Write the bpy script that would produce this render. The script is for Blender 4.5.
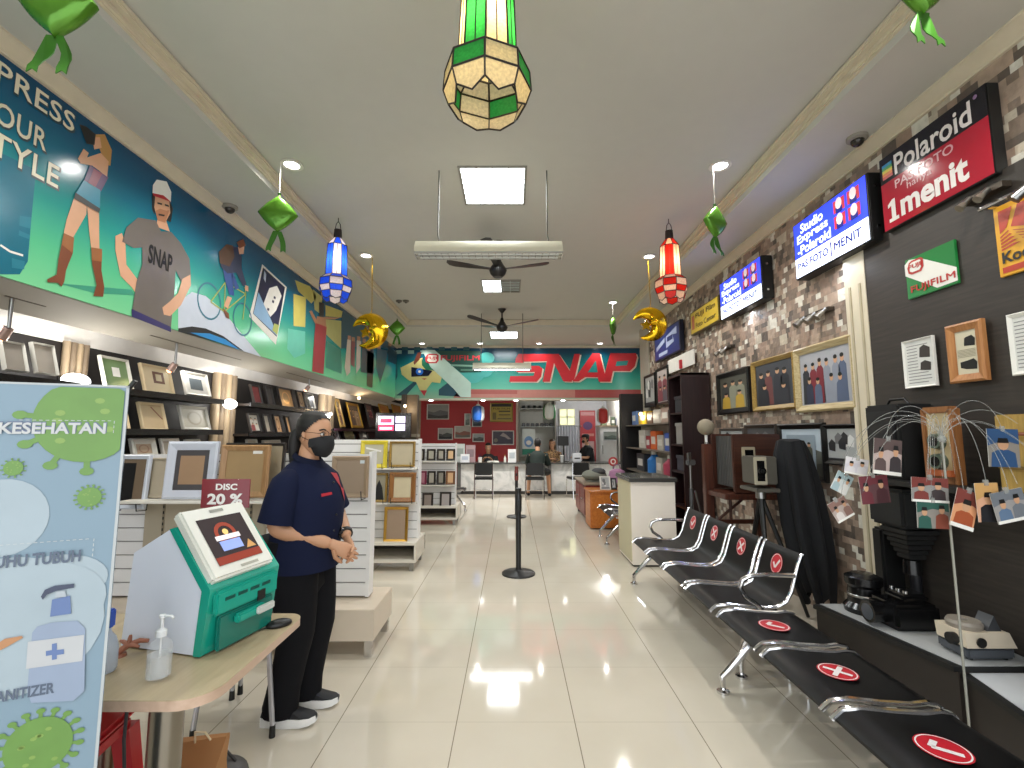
import bpy, bmesh, math, random
from mathutils import Vector, Matrix
for _o in list(bpy.data.objects):
    bpy.data.objects.remove(_o)
SC = bpy.context.scene
C = SC.collection
V = Vector
PI = math.pi

# ---------------------------------------------------------------- camera
F = 472.0                      # focal length in pixels of the 1024 x 768 frame
EYE = 1.46                     # eye height
PITCH = math.atan(50 / F)      # looking slightly up
_cd = bpy.data.cameras.new('camera')
_cd.sensor_width = 36.0
_cd.lens = 36.0 * F / 1024
_cd.clip_start = 0.02
CAM = bpy.data.objects.new('camera', _cd)
C.objects.link(CAM)
CAM.location = (0, 0, EYE)
CAM.rotation_euler = (PI / 2 + PITCH, 0, 0)
SC.camera = CAM
# ---------------------------------------------------------------- world, daylight, exposure
WORLD = bpy.data.worlds.new('daylight')
SC.world = WORLD
WORLD.use_nodes = True
_bg = WORLD.node_tree.nodes['Background']
_bg.inputs[0].default_value = (0.93, 0.97, 1.0, 1)
_bg.inputs[1].default_value = 2.5
SC.view_settings.view_transform = 'Standard'
SC.view_settings.look = 'None'
SC.view_settings.gamma = 1.0
SC.view_settings.use_curve_mapping = False
SC.view_settings.exposure = 0.0
# strengths of the shop's own lamps (watts)
W_DOWN, W_PANEL, W_TUBE, W_COVE, W_FLUTE = 62.0, 36.0, 10.0, 7.0, 9.0
E_BOX = 1.6

# ---------------------------------------------------------------- measuring helpers
_c, _s = math.cos(PITCH), math.sin(PITCH)
def ray(x, y):
    a, b = (x - 512) / F, -(y - 384) / F
    return V((a, _c - b * _s, _s + b * _c))
def onX(x, y, X): r = ray(x, y); return V((0, 0, EYE)) + r * (X / r.x)
def onY(x, y, Y): r = ray(x, y); return V((0, 0, EYE)) + r * (Y / r.y)
def onZ(x, y, Z): r = ray(x, y); return V((0, 0, EYE)) + r * ((Z - EYE) / r.z)

class Pl:
    """a plane in the place: origin, two unit axes, and its normal"""
    def __init__(s, O, u, v):
        s.O, s.u, s.v = V(O), V(u).normalized(), V(v).normalized()
        s.n = s.u.cross(s.v)
    def T(s, a, b, h=0.0): return s.O + s.u * a + s.v * b + s.n * h
    def px(s, x, y):
        r = ray(x, y); e = V((0, 0, EYE))
        p = e + r * ((s.O - e).dot(s.n) / r.dot(s.n)) - s.O
        return (p.dot(s.u), p.dot(s.v))
    def off(s, h): return Pl(s.O + s.n * h, s.u, s.v)
def wallR(X): return Pl((X, 0, 0), (0, -1, 0), (0, 0, 1))
def wallL(X): return Pl((X, 0, 0), (0, 1, 0), (0, 0, 1))
def front(Y): return Pl((0, Y, 0), (1, 0, 0), (0, 0, 1))

# ---------------------------------------------------------------- materials
def lin(c):
    if isinstance(c, str):
        c = c.lstrip('#'); c = [int(c[i:i + 2], 16) / 255 for i in (0, 2, 4)]
    return tuple(((v + .055) / 1.055) ** 2.4 if v > .04045 else v / 12.92 for v in c) + (1,)
_mc = {}
def M(c, rough=.5, metal=0.0, var=.10, scale=9.0, emit=0.0, trans=0.0, bump=0.0, alpha=1.0, spec=.5, coat=0.0):
    key = (str(c), rough, metal, var, scale, emit, trans, bump, alpha, spec, coat)
    if key in _mc: return _mc[key]
    m = bpy.data.materials.new('surface'); m.use_nodes = True
    nt = m.node_tree; b = nt.nodes['Principled BSDF']
    col = lin(c)
    b.inputs['Roughness'].default_value = rough
    b.inputs['Metallic'].default_value = metal
    b.inputs['Specular IOR Level'].default_value = spec
    if coat: b.inputs['Coat Weight'].default_value = coat; b.inputs['Coat Roughness'].default_value = .05
    if trans: b.inputs['Transmission Weight'].default_value = trans
    if alpha < 1: b.inputs['Alpha'].default_value = alpha
    b.inputs['Base Color'].default_value = col
    if emit:
        b.inputs['Emission Color'].default_value = col
        b.inputs['Emission Strength'].default_value = emit
    if var or bump:
        tc = nt.nodes.new('ShaderNodeTexCoord'); nz = nt.nodes.new('ShaderNodeTexNoise')
        nz.inputs['Scale'].default_value = scale; nz.inputs['Detail'].default_value = 3
        nt.links.new(tc.outputs['Object'], nz.inputs['Vector'])
        if var:
            mx = nt.nodes.new('ShaderNodeMix'); mx.data_type = 'RGBA'
            mx.inputs[6].default_value = tuple(v * (1 - var) for v in col[:3]) + (1,)
            mx.inputs[7].default_value = tuple(min(1, v * (1 + var)) for v in col[:3]) + (1,)
            nt.links.new(nz.outputs[0], mx.inputs[0])
            nt.links.new(mx.outputs[2], b.inputs['Base Color'])
        if bump:
            bp = nt.nodes.new('ShaderNodeBump'); bp.inputs['Strength'].default_value = bump; bp.inputs['Distance'].default_value = .01
            nt.links.new(nz.outputs[0], bp.inputs['Height']); nt.links.new(bp.outputs[0], b.inputs['Normal'])
    _mc[key] = m
    return m
def math_node(nt, op, a, b=None):
    n = nt.nodes.new('ShaderNodeMath'); n.operation = op
    for i, v in enumerate((a, b)):
        if v is None: continue
        if isinstance(v, (int, float)): n.inputs[i].default_value = v
        else: nt.links.new(v, n.inputs[i])
    return n.outputs[0]
def ramp_node(nt, fac, stops, interp='LINEAR'):
    r = nt.nodes.new('ShaderNodeValToRGB'); r.color_ramp.interpolation = interp
    e = r.color_ramp.elements
    while len(e) < len(stops): e.new(.5)
    for k, (p, c) in enumerate(stops): e[k].position = p; e[k].color = lin(c)
    nt.links.new(fac, r.inputs[0]); return r.outputs[0]
def base_mat(name):
    m = bpy.data.materials.new(name); m.use_nodes = True
    nt = m.node_tree; return m, nt, nt.nodes['Principled BSDF']
def floor_mat():
    m, nt, b = base_mat('polished_tile')
    tc = nt.nodes.new('ShaderNodeTexCoord'); sp = nt.nodes.new('ShaderNodeSeparateXYZ')
    nt.links.new(tc.outputs['Object'], sp.inputs[0])
    def line(out, off, w, t):
        f = math_node(nt, 'FRACT', math_node(nt, 'DIVIDE', math_node(nt, 'SUBTRACT', out, off - 30 * w), w))
        d = math_node(nt, 'ABSOLUTE', math_node(nt, 'SUBTRACT', f, .5))
        return math_node(nt, 'GREATER_THAN', d, .5 - t / w / 2)
    gx = line(sp.outputs[0], .32, .602, .005); gy = line(sp.outputs[1], 2.574, .57, .003)
    g = math_node(nt, 'MAXIMUM', gx, math_node(nt, 'MULTIPLY', gy, .45))
    nz = nt.nodes.new('ShaderNodeTexNoise'); nz.inputs['Scale'].default_value = 1.6; nz.inputs['Detail'].default_value = 4
    nt.links.new(tc.outputs['Object'], nz.inputs['Vector'])
    base = ramp_node(nt, nz.outputs[0], [(.3, '#cdc4b3'), (.7, '#d5cdbd')])
    mx = nt.nodes.new('ShaderNodeMix'); mx.data_type = 'RGBA'
    nt.links.new(g, mx.inputs[0]); nt.links.new(base, mx.inputs[6]); mx.inputs[7].default_value = lin('#8a8170')
    nt.links.new(mx.outputs[2], b.inputs['Base Color'])
    b.inputs['Roughness'].default_value = .07
    b.inputs['IOR'].default_value = 1.75
    return m
def mosaic_mat():
    m, nt, b = base_mat('split_stone_mosaic')
    tc = nt.nodes.new('ShaderNodeTexCoord'); sp = nt.nodes.new('ShaderNodeSeparateXYZ')
    nt.links.new(tc.outputs['Object'], sp.inputs[0])
    def cells(w, h, seed):
        r = math_node(nt, 'FLOOR', math_node(nt, 'DIVIDE', sp.outputs[2], h))
        jog = math_node(nt, 'FRACT', math_node(nt, 'MULTIPLY', r, .37))
        q = math_node(nt, 'FLOOR', math_node(nt, 'ADD', math_node(nt, 'DIVIDE', sp.outputs[1], w), jog))
        cb = nt.nodes.new('ShaderNodeCombineXYZ'); nt.links.new(q, cb.inputs[0]); nt.links.new(r, cb.inputs[1]); cb.inputs[2].default_value = seed
        wn = nt.nodes.new('ShaderNodeTexWhiteNoise'); nt.links.new(cb.outputs[0], wn.inputs['Vector'])
        return wn.outputs[0]
    a, c = cells(.062, .048, 1.0), cells(.124, .096, 5.0)
    pick = math_node(nt, 'GREATER_THAN', c, .74)
    mixv = nt.nodes.new('ShaderNodeMix'); nt.links.new(pick, mixv.inputs[0]); nt.links.new(a, mixv.inputs[2])
    nt.links.new(math_node(nt, 'FRACT', math_node(nt, 'MULTIPLY', c, 7.3)), mixv.inputs[3])
    col = ramp_node(nt, mixv.outputs[0], [(0, '#5b4c40'), (.12, '#84705f'), (.32, '#a58a76'), (.55, '#b89f8a'), (.72, '#8f7a69'), (.82, '#cdc0ab'), (.92, '#ebe5d6')], 'CONSTANT')
    nz = nt.nodes.new('ShaderNodeTexNoise'); nz.inputs['Scale'].default_value = 22
    nt.links.new(tc.outputs['Object'], nz.inputs['Vector'])
    mm = nt.nodes.new('ShaderNodeMix'); mm.data_type = 'RGBA'; mm.blend_type = 'MULTIPLY'; mm.inputs[0].default_value = .5
    nt.links.new(col, mm.inputs[6]); nt.links.new(nz.outputs[0], mm.inputs[7])
    br = nt.nodes.new('ShaderNodeBrightContrast'); br.inputs[1].default_value = .03
    nt.links.new(mm.outputs[2], br.inputs[0]); nt.links.new(br.outputs[0], b.inputs['Base Color'])
    bp = nt.nodes.new('ShaderNodeBump'); bp.inputs['Strength'].default_value = .9; bp.inputs['Distance'].default_value = .02
    nt.links.new(math_node(nt, 'ADD', mixv.outputs[0], math_node(nt, 'MULTIPLY', nz.outputs[0], .5)), bp.inputs['Height'])
    nt.links.new(bp.outputs[0], b.inputs['Normal'])
    b.inputs['Roughness'].default_value = .55
    return m
def wood_mat(c0, c1, rough=.4, axis=0, scale=3.0, stretch=14.0):
    key = ('wood', c0, c1, rough, axis, scale)
    if key in _mc: return _mc[key]
    m, nt, b = base_mat('wood_grain')
    tc = nt.nodes.new('ShaderNodeTexCoord'); mp = nt.nodes.new('ShaderNodeMapping')
    sc = [stretch, stretch, stretch]; sc[axis] = 1.0
    mp.inputs['Scale'].default_value = sc
    nz = nt.nodes.new('ShaderNodeTexNoise'); nz.inputs['Scale'].default_value = scale; nz.inputs['Detail'].default_value = 5
    nt.links.new(tc.outputs['Object'], mp.inputs[0]); nt.links.new(mp.outputs[0], nz.inputs['Vector'])
    nt.links.new(ramp_node(nt, nz.outputs[0], [(.3, c0), (.7, c1)]), b.inputs['Base Color'])
    b.inputs['Roughness'].default_value = rough
    _mc[key] = m
    return m
def gradient_mat(name, z0, z1, stops, rough=.25, wob=0.0):
    """a printed vertical colour wash between two heights"""
    m, nt, b = base_mat(name)
    tc = nt.nodes.new('ShaderNodeTexCoord'); sp = nt.nodes.new('ShaderNodeSeparateXYZ')
    nt.links.new(tc.outputs['Object'], sp.inputs[0])
    f = math_node(nt, 'DIVIDE', math_node(nt, 'SUBTRACT', sp.outputs[2], z0), z1 - z0)
    if wob:
        nz = nt.nodes.new('ShaderNodeTexNoise'); nz.inputs['Scale'].default_value = .8
        nt.links.new(tc.outputs['Object'], nz.inputs['Vector'])
        f = math_node(nt, 'ADD', f, math_node(nt, 'MULTIPLY', math_node(nt, 'SUBTRACT', nz.outputs[0], .5), wob))
    nt.links.new(ramp_node(nt, f, stops), b.inputs['Base Color'])
    b.inputs['Roughness'].default_value = rough
    return m
def glass_pane(c, glow=.35):
    """frosted coloured glass of the lanterns: diffuses and lets the bulb through"""
    key = ('pane', c, glow)
    if key in _mc: return _mc[key]
    m = bpy.data.materials.new('stained_glass'); m.use_nodes = True; nt = m.node_tree
    nt.nodes.remove(nt.nodes['Principled BSDF']); out = nt.nodes['Material Output']
    tl = nt.nodes.new('ShaderNodeBsdfTranslucent'); df = nt.nodes.new('ShaderNodeBsdfPrincipled')
    df.inputs['Roughness'].default_value = .2
    vo = nt.nodes.new('ShaderNodeTexNoise'); vo.inputs['Scale'].default_value = 90
    tc = nt.nodes.new('ShaderNodeTexCoord'); nt.links.new(tc.outputs['Object'], vo.inputs['Vector'])
    rp = nt.nodes.new('ShaderNodeMix'); rp.data_type = 'RGBA'; l = lin(c)
    rp.inputs[6].default_value = tuple(v * .6 for v in l[:3]) + (1,); rp.inputs[7].default_value = tuple(min(1, v * 1.3) for v in l[:3]) + (1,)
    nt.links.new(vo.outputs[0], rp.inputs[0])
    nt.links.new(rp.outputs[2], tl.inputs[0]); nt.links.new(rp.outputs[2], df.inputs['Base Color'])
    mx = nt.nodes.new('ShaderNodeMixShader'); mx.inputs[0].default_value = glow
    nt.links.new(tl.outputs[0], mx.inputs[1]); nt.links.new(df.outputs[0], mx.inputs[2]); nt.links.new(mx.outputs[0], out.inputs[0])
    _mc[key] = m
    return m

# ---------------------------------------------------------------- mesh builder
_tc = {}
def text_geo(s, bold=0.0, shear=0.0, space=1.0):
    k = (s, bold, shear, space)
    if k in _tc: return _tc[k]
    cu = bpy.data.curves.new('lettering', 'FONT'); cu.body = s; cu.offset = bold; cu.shear = shear
    cu.space_character = space; cu.resolution_u = 3
    ob = bpy.data.objects.new('lettering', cu); C.objects.link(ob)
    dg = bpy.context.evaluated_depsgraph_get()
    me = bpy.data.meshes.new_from_object(ob.evaluated_get(dg))
    vs = [(v.co.x, v.co.y) for v in me.vertices]; fs = [tuple(p.vertices) for p in me.polygons]
    bpy.data.objects.remove(ob); bpy.data.curves.remove(cu); bpy.data.meshes.remove(me)
    x0, x1 = min(v[0] for v in vs), max(v[0] for v in vs); y0, y1 = min(v[1] for v in vs), max(v[1] for v in vs)
    vs = [((x - x0) / (x1 - x0), (y - y0) / (y1 - y0)) for x, y in vs]
    _tc[k] = (vs, fs)
    return _tc[k]
WM = {}
class MB:
    def __init__(s): s.bm = bmesh.new(); s.mats = []
    def mi(s, m):
        if m not in s.mats: s.mats.append(m)
        return s.mats.index(m)
    def add(s, vs, fs, m, smooth=False):
        i = s.mi(m); bv = [s.bm.verts.new(v) for v in vs]
        out = []
        for f in fs:
            try: q = s.bm.faces.new([bv[k] for k in f])
            except ValueError: continue
            q.material_index = i; q.smooth = smooth; out.append(q)
        return bv, out
    def box(s, c, d, m, rz=0.0, bev=0.0, R=None):
        R = R or Matrix.Rotation(rz, 3, 'Z'); c = V(c); h = V(d) / 2
        vs = [c + R @ V((sx * h.x, sy * h.y, sz * h.z)) for sz in (-1, 1) for sx, sy in ((-1, -1), (1, -1), (1, 1), (-1, 1))]
        bv, fs = s.add(vs, [(3, 2, 1, 0), (4, 5, 6, 7), (0, 1, 5, 4), (1, 2, 6, 5), (2, 3, 7, 6), (3, 0, 4, 7)], m)
        if bev:
            es = list({e for f in fs for e in f.edges})
            r = bmesh.ops.bevel(s.bm, geom=es, offset=min(bev, min(d) * .45), segments=2, affect='EDGES', clamp_overlap=True, material=-1)
            i = s.mi(m)
            for f in r['faces']: f.material_index = i
        return s
    def bx(s, x0, x1, y0, y1, z0, z1, m, bev=0.0):
        return s.box(((x0 + x1) / 2, (y0 + y1) / 2, (z0 + z1) / 2), (abs(x1 - x0), abs(y1 - y0), abs(z1 - z0)), m, bev=bev)
    def pbox(s, pl, a0, a1, b0, b1, h0, h1, m, bev=0.0):
        R = Matrix((pl.u, pl.v, pl.n)).transposed()
        return s.box(pl.T((a0 + a1) / 2, (b0 + b1) / 2, (h0 + h1) / 2), (abs(a1 - a0), abs(b1 - b0), abs(h1 - h0)), m, R=R, bev=bev)
    def cyl(s, p0, p1, r0, m, r1=None, seg=14, cap=True):
        return s.loft([ringc(p0, V(p1) - V(p0), r0, seg), ringc(p1, V(p1) - V(p0), r0 if r1 is None else r1, seg)], m, cap)
    def loft(s, rings, m, cap=True, closed=False, smooth=True):
        n = len(rings[0]); vs = [p for r in rings for p in r]; fs = []
        k = len(rings)
        for i in range(k if closed else k - 1):
            a, b = i * n, ((i + 1) % k) * n
            fs += [(a + j, a + (j + 1) % n, b + (j + 1) % n, b + j) for j in range(n)]
        bv, _ = s.add(vs, fs, m, smooth)
        if cap and not closed:
            i = s.mi(m)
            for q in (list(reversed(bv[:n])), bv[-n:]):
                try: f = s.bm.faces.new(q); f.material_index = i
                except ValueError: pass
        return s
    def tube(s, pts, r, m, seg=8, closed=False):
        pts = [V(p) for p in pts]; n = len(pts); rings = []; up = None
        for i, p in enumerate(pts):
            t = (pts[(i + 1) % n] - pts[i - 1]) if closed else (pts[min(i + 1, n - 1)] - pts[max(i - 1, 0)])
            t.normalize()
            if up is None: up = t.orthogonal().normalized()
            up = (up - t * up.dot(t)); up = up.normalized() if up.length > 1e-6 else t.orthogonal().normalized()
            w = t.cross(up); rr = r[i] if isinstance(r, (list, tuple)) else r
            rings.append([p + (up * math.cos(2 * PI * k / seg) + w * math.sin(2 * PI * k / seg)) * rr for k in range(seg)])
        return s.loft(rings, m, True, closed)
    def lathe(s, prof, c, m, seg=24, smooth=True, R=None, cap=True):
        c = V(c); R = R or Matrix.Identity(3)
        return s.loft([[c + R @ V((r * math.cos(2 * PI * k / seg), r * math.sin(2 * PI * k / seg), z)) for k in range(seg)] for r, z in prof], m, cap, False, smooth)
    def ball(s, c, r, m, seg=16, rings=10, R=None):
        r = (r, r, r) if isinstance(r, (int, float)) else r; c = V(c); R = R or Matrix.Identity(3)
        L = [[c + R @ V((r[0] * math.sin(t) * math.cos(2 * PI * k / seg), r[1] * math.sin(t) * math.sin(2 * PI * k / seg), -r[2] * math.cos(t))) for k in range(seg)]
             for t in [PI * (i + .02) / (rings + .04) for i in range(rings + 1)]]
        return s.loft(L, m)
    def prism(s, pts, vec, m, smooth=False):
        pts = [V(p) for p in pts]; n = len(pts); q = [p + V(vec) for p in pts]
        return s.add(pts + q, [tuple(range(n - 1, -1, -1)), tuple(range(n, 2 * n))] + [(i, (i + 1) % n, n + (i + 1) % n, n + i) for i in range(n)], m, smooth) and s
    def poly(s, pts, m): s.add([V(p) for p in pts], [tuple(range(len(pts)))], m); return s
    def flat(s, pl, ab, h, m): return s.poly([pl.T(a, b, h) for a, b in ab], m)
    def rect(s, pl, a0, b0, a1, b1, h, m): return s.flat(pl, [(a0, b0), (a1, b0), (a1, b1), (a0, b1)], h, m)
    def disc(s, pl, a, b, ra, rb, h, m, seg=18, rot=0.0):
        ca, sa = math.cos(rot), math.sin(rot)
        return s.flat(pl, [(a + ra * math.cos(t) * ca - rb * math.sin(t) * sa, b + ra * math.cos(t) * sa + rb * math.sin(t) * ca) for t in [2 * PI * k / seg for k in range(seg)]], h, m)
    def line(s, pl, pts, w, h, m):
        for (a, b), (c, d) in zip(pts, pts[1:]):
            L = math.hypot(c - a, d - b) or 1e-6; x, y = -(d - b) / L * w / 2, (c - a) / L * w / 2
            s.flat(pl, [(a - x, b - y), (c - x, d - y), (c + x, d + y), (a + x, b + y)], h, m)
        return s
    def ringf(s, pl, a, b, r0, r1, h, m, seg=20, k=1.0):
        for i in range(seg):
            t, u = 2 * PI * i / seg, 2 * PI * (i + 1) / seg
            s.flat(pl, [(a + r * math.cos(q), b + k * r * math.sin(q)) for r, q in ((r0, t), (r1, t), (r1, u), (r0, u))], h, m)
        return s
    def text(s, pl, txt, a0, b0, a1, b1, h, m, bold=0.0, shear=0.0, space=1.0, skew=0.0):
        if 'M' in txt and bold:                     # sharp capitals: thicken by overprinting
            d = (b1 - b0) * .035
            for k, (x, y) in enumerate(((-d, 0), (d, 0), (0, -d * .6), (0, d * .6))): s.text(pl, txt, a0 + x, b0 + y, a1 + x, b1 + y, h + .0003 * k, m, 0.0, shear, space, skew)
            return s
        vs, fs = text_geo(txt, bold, shear, space)
        s.add([pl.T(a0 + (a1 - a0) * x, b0 + (b1 - b0) * y + skew * x, h) for x, y in vs], fs, m); return s
    def geo(s, vs, fs, m, smooth=True): s.add(vs, fs, m, smooth); return s
    def build(s, name, parent=None, label=None, cat=None, group=None, kind=None, sharp=35, recalc=True):
        if recalc: bmesh.ops.recalc_face_normals(s.bm, faces=s.bm.faces[:])
        me = bpy.data.meshes.new(name)
        pm = WM.get(parent.name) if parent else None
        if pm: s.bm.transform(pm.inverted())
        s.bm.to_mesh(me); s.bm.free()
        for m in s.mats: me.materials.append(m)
        me.set_sharp_from_angle(angle=math.radians(sharp))
        o = bpy.data.objects.new(name, me); C.objects.link(o)
        if parent: o.parent = parent; WM[o.name] = pm or Matrix.Identity(4)
        else: WM[o.name] = Matrix.Identity(4)
        tag(o, label, cat, group, kind)
        return o
def ringc(c, d, r, seg=14):
    c = V(c); d = V(d).normalized(); u = d.orthogonal().normalized(); w = d.cross(u)
    return [c + (u * math.cos(2 * PI * k / seg) + w * math.sin(2 * PI * k / seg)) * r for k in range(seg)]
def tag(o, label=None, cat=None, group=None, kind=None):
    for k, v in (('label', label), ('category', cat), ('group', group), ('kind', kind)):
        if v: o[k] = v
    return o
def thing(name, label, cat, loc=(0, 0, 0), rz=0.0, group=None):
    o = bpy.data.objects.new(name, None); o.empty_display_size = .05; C.objects.link(o)
    o.location = loc; o.rotation_euler = (0, 0, rz)
    WM[o.name] = Matrix.Translation(V(loc)) @ Matrix.Rotation(rz, 4, 'Z')
    return tag(o, label, cat, group)
def dup(root, loc, rz=None, label=None, group=None):
    r = root.copy(); C.objects.link(r); r.location = loc
    if rz is not None: r.rotation_euler = (0, 0, rz)
    WM[r.name] = Matrix.Translation(V(loc)) @ Matrix.Rotation(r.rotation_euler.z, 4, 'Z')
    tag(r, label, None, group)
    for ch in list(root.children):
        c = ch.copy(); C.objects.link(c); c.parent = r
        for g in ch.children:
            d = g.copy(); C.objects.link(d); d.parent = c
    return r
def lamp(kind, loc, power, parent=None, color=(1, 1, 1), size=.1, target=None, spot=2.2, sy=None):
    l = bpy.data.lights.new('lamp_light', kind); l.energy = power; l.color = color
    if kind == 'AREA':
        l.shape = 'RECTANGLE' if sy else 'DISK'; l.size = size
        if sy: l.size_y = sy
    else: l.shadow_soft_size = size
    if kind == 'SPOT': l.spot_size = spot; l.spot_blend = .6
    o = bpy.data.objects.new('lamp_light', l); C.objects.link(o)
    p = V(loc)
    if parent: o.parent = parent; p = WM[parent.name].inverted() @ p
    o.location = p
    if target is not None: o.rotation_euler = (V(target) - V(loc)).to_track_quat('-Z', 'Y').to_euler()
    return o
# shared materials
WHITE = M('#e2ded4', .5); CEIL = M('#c3c1b9', .85, var=.03); CREAM = M('#d2c7b0', .5)
CHROME = M('#d6d6d8', .12, 1.0, var=0); STEEL = M('#9a9a98', .3, 1.0, var=.05); BLACK = M('#141414', .45); DARK = M('#231d1a', .5)
BLKGLOSS = M('#0d0d0e', .2); GOLD = M('#b98f3a', .35, .7); RED = M('#b3202c', .35); GREY = M('#7d7c78', .5)
PAPER = M('#e8e6df', .6); GLOW = M('#ffffff', emit=9.0, var=0); GLOWW = M('#ffd9a0', emit=9.0, var=0)
# ================================================================ the setting
Z_SOF, Z_CEIL = 3.51, 3.64
WR, WL, WREC = 2.58, -2.68, -3.30
Y0, Y_FAS, Y_BACK = -0.35, 10.84, 14.0
STONE = mosaic_mat()
def struct(name, mb): return mb.build(name, kind='structure')
b = MB(); b.bx(-3.5, 3.2, -6.0, 15.2, -.12, 0, floor_mat()); struct('floor', b)
b = MB(); b.bx(-3.5, 3.2, Y0, 11.2, Z_CEIL, Z_CEIL + .1, CEIL); b.bx(-3.4, 3.1, Y_FAS + .3, 15.1, 2.62, 2.72, CEIL); struct('ceiling', b)
# dropped border round the tray ceiling, with a small moulded lip
b = MB(); b.bx(-3.4, -2.03, Y0, Y_FAS + .3, Z_SOF, Z_CEIL, CEIL); b.bx(-2.10, -2.0, Y0, 8.93, Z_SOF + .05, Z_CEIL - .03, CREAM, .012); b.bx(-2.06, -1.96, Y0, 8.93, Z_CEIL - .04, Z_CEIL, CREAM, .01); struct('trim_1', b)
b = MB(); b.bx(2.03, 3.1, Y0, Y_FAS + .3, Z_SOF, Z_CEIL, CEIL); b.bx(2.0, 2.10, Y0, 8.93, Z_SOF + .05, Z_CEIL - .03, CREAM, .012); b.bx(1.96, 2.06, Y0, 8.93, Z_CEIL - .04, Z_CEIL, CREAM, .01); struct('trim_2', b)
b = MB(); b.bx(-2.03, 2.03, 8.9, Y_FAS + .3, Z_SOF, Z_CEIL, CEIL); b.bx(-2.03, 2.03, 8.86, 8.92, Z_SOF + .03, Z_CEIL, CREAM, .012); struct('trim_3', b)
def cornice(x, sgn, y0, y1):
    b = MB()
    prof = [(0, 0), (.10, 0), (.10, -.012), (.075, -.02), (.045, -.045), (.02, -.055), (.02, -.07), (0, -.07)]
    b.prism([(x + sgn * p, y0, Z_SOF + q) for p, q in prof], (0, y1 - y0, 0), CREAM); return b
struct('trim_4', cornice(WL, 1, Y0, Y_FAS)); struct('trim_5', cornice(WR, -1, Y0, 9.0))
# left wall: dark recess with a bulkhead over it
BH = M('#a39d92', .7, var=.04)
b = MB()
b.bx(WREC - .15, WREC, Y0, 15.1, 0, 2.6, M('#1f1a17', .6))
b.bx(WREC - .15, WREC + .01, Y0, 15.1, 2.13, 2.34, WHITE)  # white strip put on the dark wall so its top reads as glowing
b.prism([(WL - .012, Y0, 2.28), (WL - .012, Y0, 3.52), (WREC - .15, Y0, 3.52), (WREC - .15, Y0, 2.32), (-3.02, Y0, 2.32), (-3.0, Y0, 2.19), (-2.98, Y0, 2.19)], (0, Y_FAS - Y0 + .3, 0), BH)
struct('wall_left', b)
# right wall: split-stone cladding, then plain beyond the corner
b = MB(); b.bx(WR, WR + .2, Y0, 9.0, 0, 3.52, STONE); b.bx(WR - .03, WR + .2, 8.75, 9.3, 0, 3.52, M('#b5ae9f', .6)); struct('wall_right', b)
b = MB(); b.bx(3.0, 3.15, 9.2, 15.1, 0, 3.52, M('#d8d5cc', .6)); struct('wall_right_back', b)
# dark timber lining on the near right wall, and the cream pilaster at its end
TIMB = wood_mat('#2b2622', '#3b342e', .55, 1, 4.0)
b = MB(); b.bx(2.535, 2.585, Y0, 3.29, 0, 2.82, TIMB)
for y in (.9, 2.1): b.bx(2.532, 2.54, y, y + .006, 0, 2.82, BLACK)
struct('trim_6', b)
b = MB(); b.bx(2.53, 2.60, 3.28, 3.50, 0, 2.80, CREAM, .006); b.bx(2.524, 2.53, 3.33, 3.35, 0, 2.55, M('#b5a98f', .5)); b.bx(2.524, 2.53, 3.43, 3.45, 0, 2.55, M('#b5a98f', .5)); struct('trim_7', b)
# far walls
REDW = M('#c83d41', .5, var=.05)
b = MB(); b.bx(-3.4, -2.74, Y_BACK, Y_BACK + .12, 0, 2.65, M('#6c6355', .6)); b.bx(-2.74, .17, Y_BACK, Y_BACK + .12, 0, 2.65, REDW); b.bx(-2.76, -2.70, Y_BACK - .02, Y_BACK, .9, 2.62, M('#b9a58a', .5)); b.bx(.12, .19, Y_BACK - .02, Y_BACK + 1.2, 0, 2.65, M('#c8b8a8', .5)); struct('wall_back', b)
b = MB(); b.bx(.17, 3.1, 15.0, 15.12, 0, 2.65, M('#cfcfd2', .6)); struct('wall_back_right', b)
# small window of four panes in the white wall
PW = front(14.97)
a0, b1 = PW.px(560, 409.5); a1, b0 = PW.px(574.3, 424.5)
b = MB(); am, bm_ = (a0 + a1) / 2, (b0 + b1) / 2
for u0, u1, v0, v1 in ((a0 - .03, a1 + .03, b0 - .03, b0), (a0 - .03, a1 + .03, b1, b1 + .03), (a0 - .03, a0, b0, b1), (a1, a1 + .03, b0, b1), (am - .02, am + .02, b0, b1), (a0, a1, bm_ - .02, bm_ + .02)):
    b.pbox(PW, u0, u1, v0, v1, -.02, .03, WHITE)
w = struct('window_1', b)
g = MB(); g.pbox(PW, a0, a1, b0, b1, -.015, 0, M('#e6e9b4', .3, emit=1.1, var=.03)); g.build('pane', w)
# cornice-like lip under the far sign
b = MB(); b.bx(WL, 3.0, Y_FAS - .02, Y_FAS + .32, 2.24, 2.27, M('#c9bfae', .5)); struct('trim_8', b)
# entrance side: jambs either side of the open shopfront behind the viewer
b = MB(); b.bx(-3.5, -2.75, Y0 - .2, Y0, 0, 3.7, WHITE); b.bx(2.6, 3.2, Y0 - .2, Y0, 0, 3.7, WHITE); struct('wall_front', b)

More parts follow.
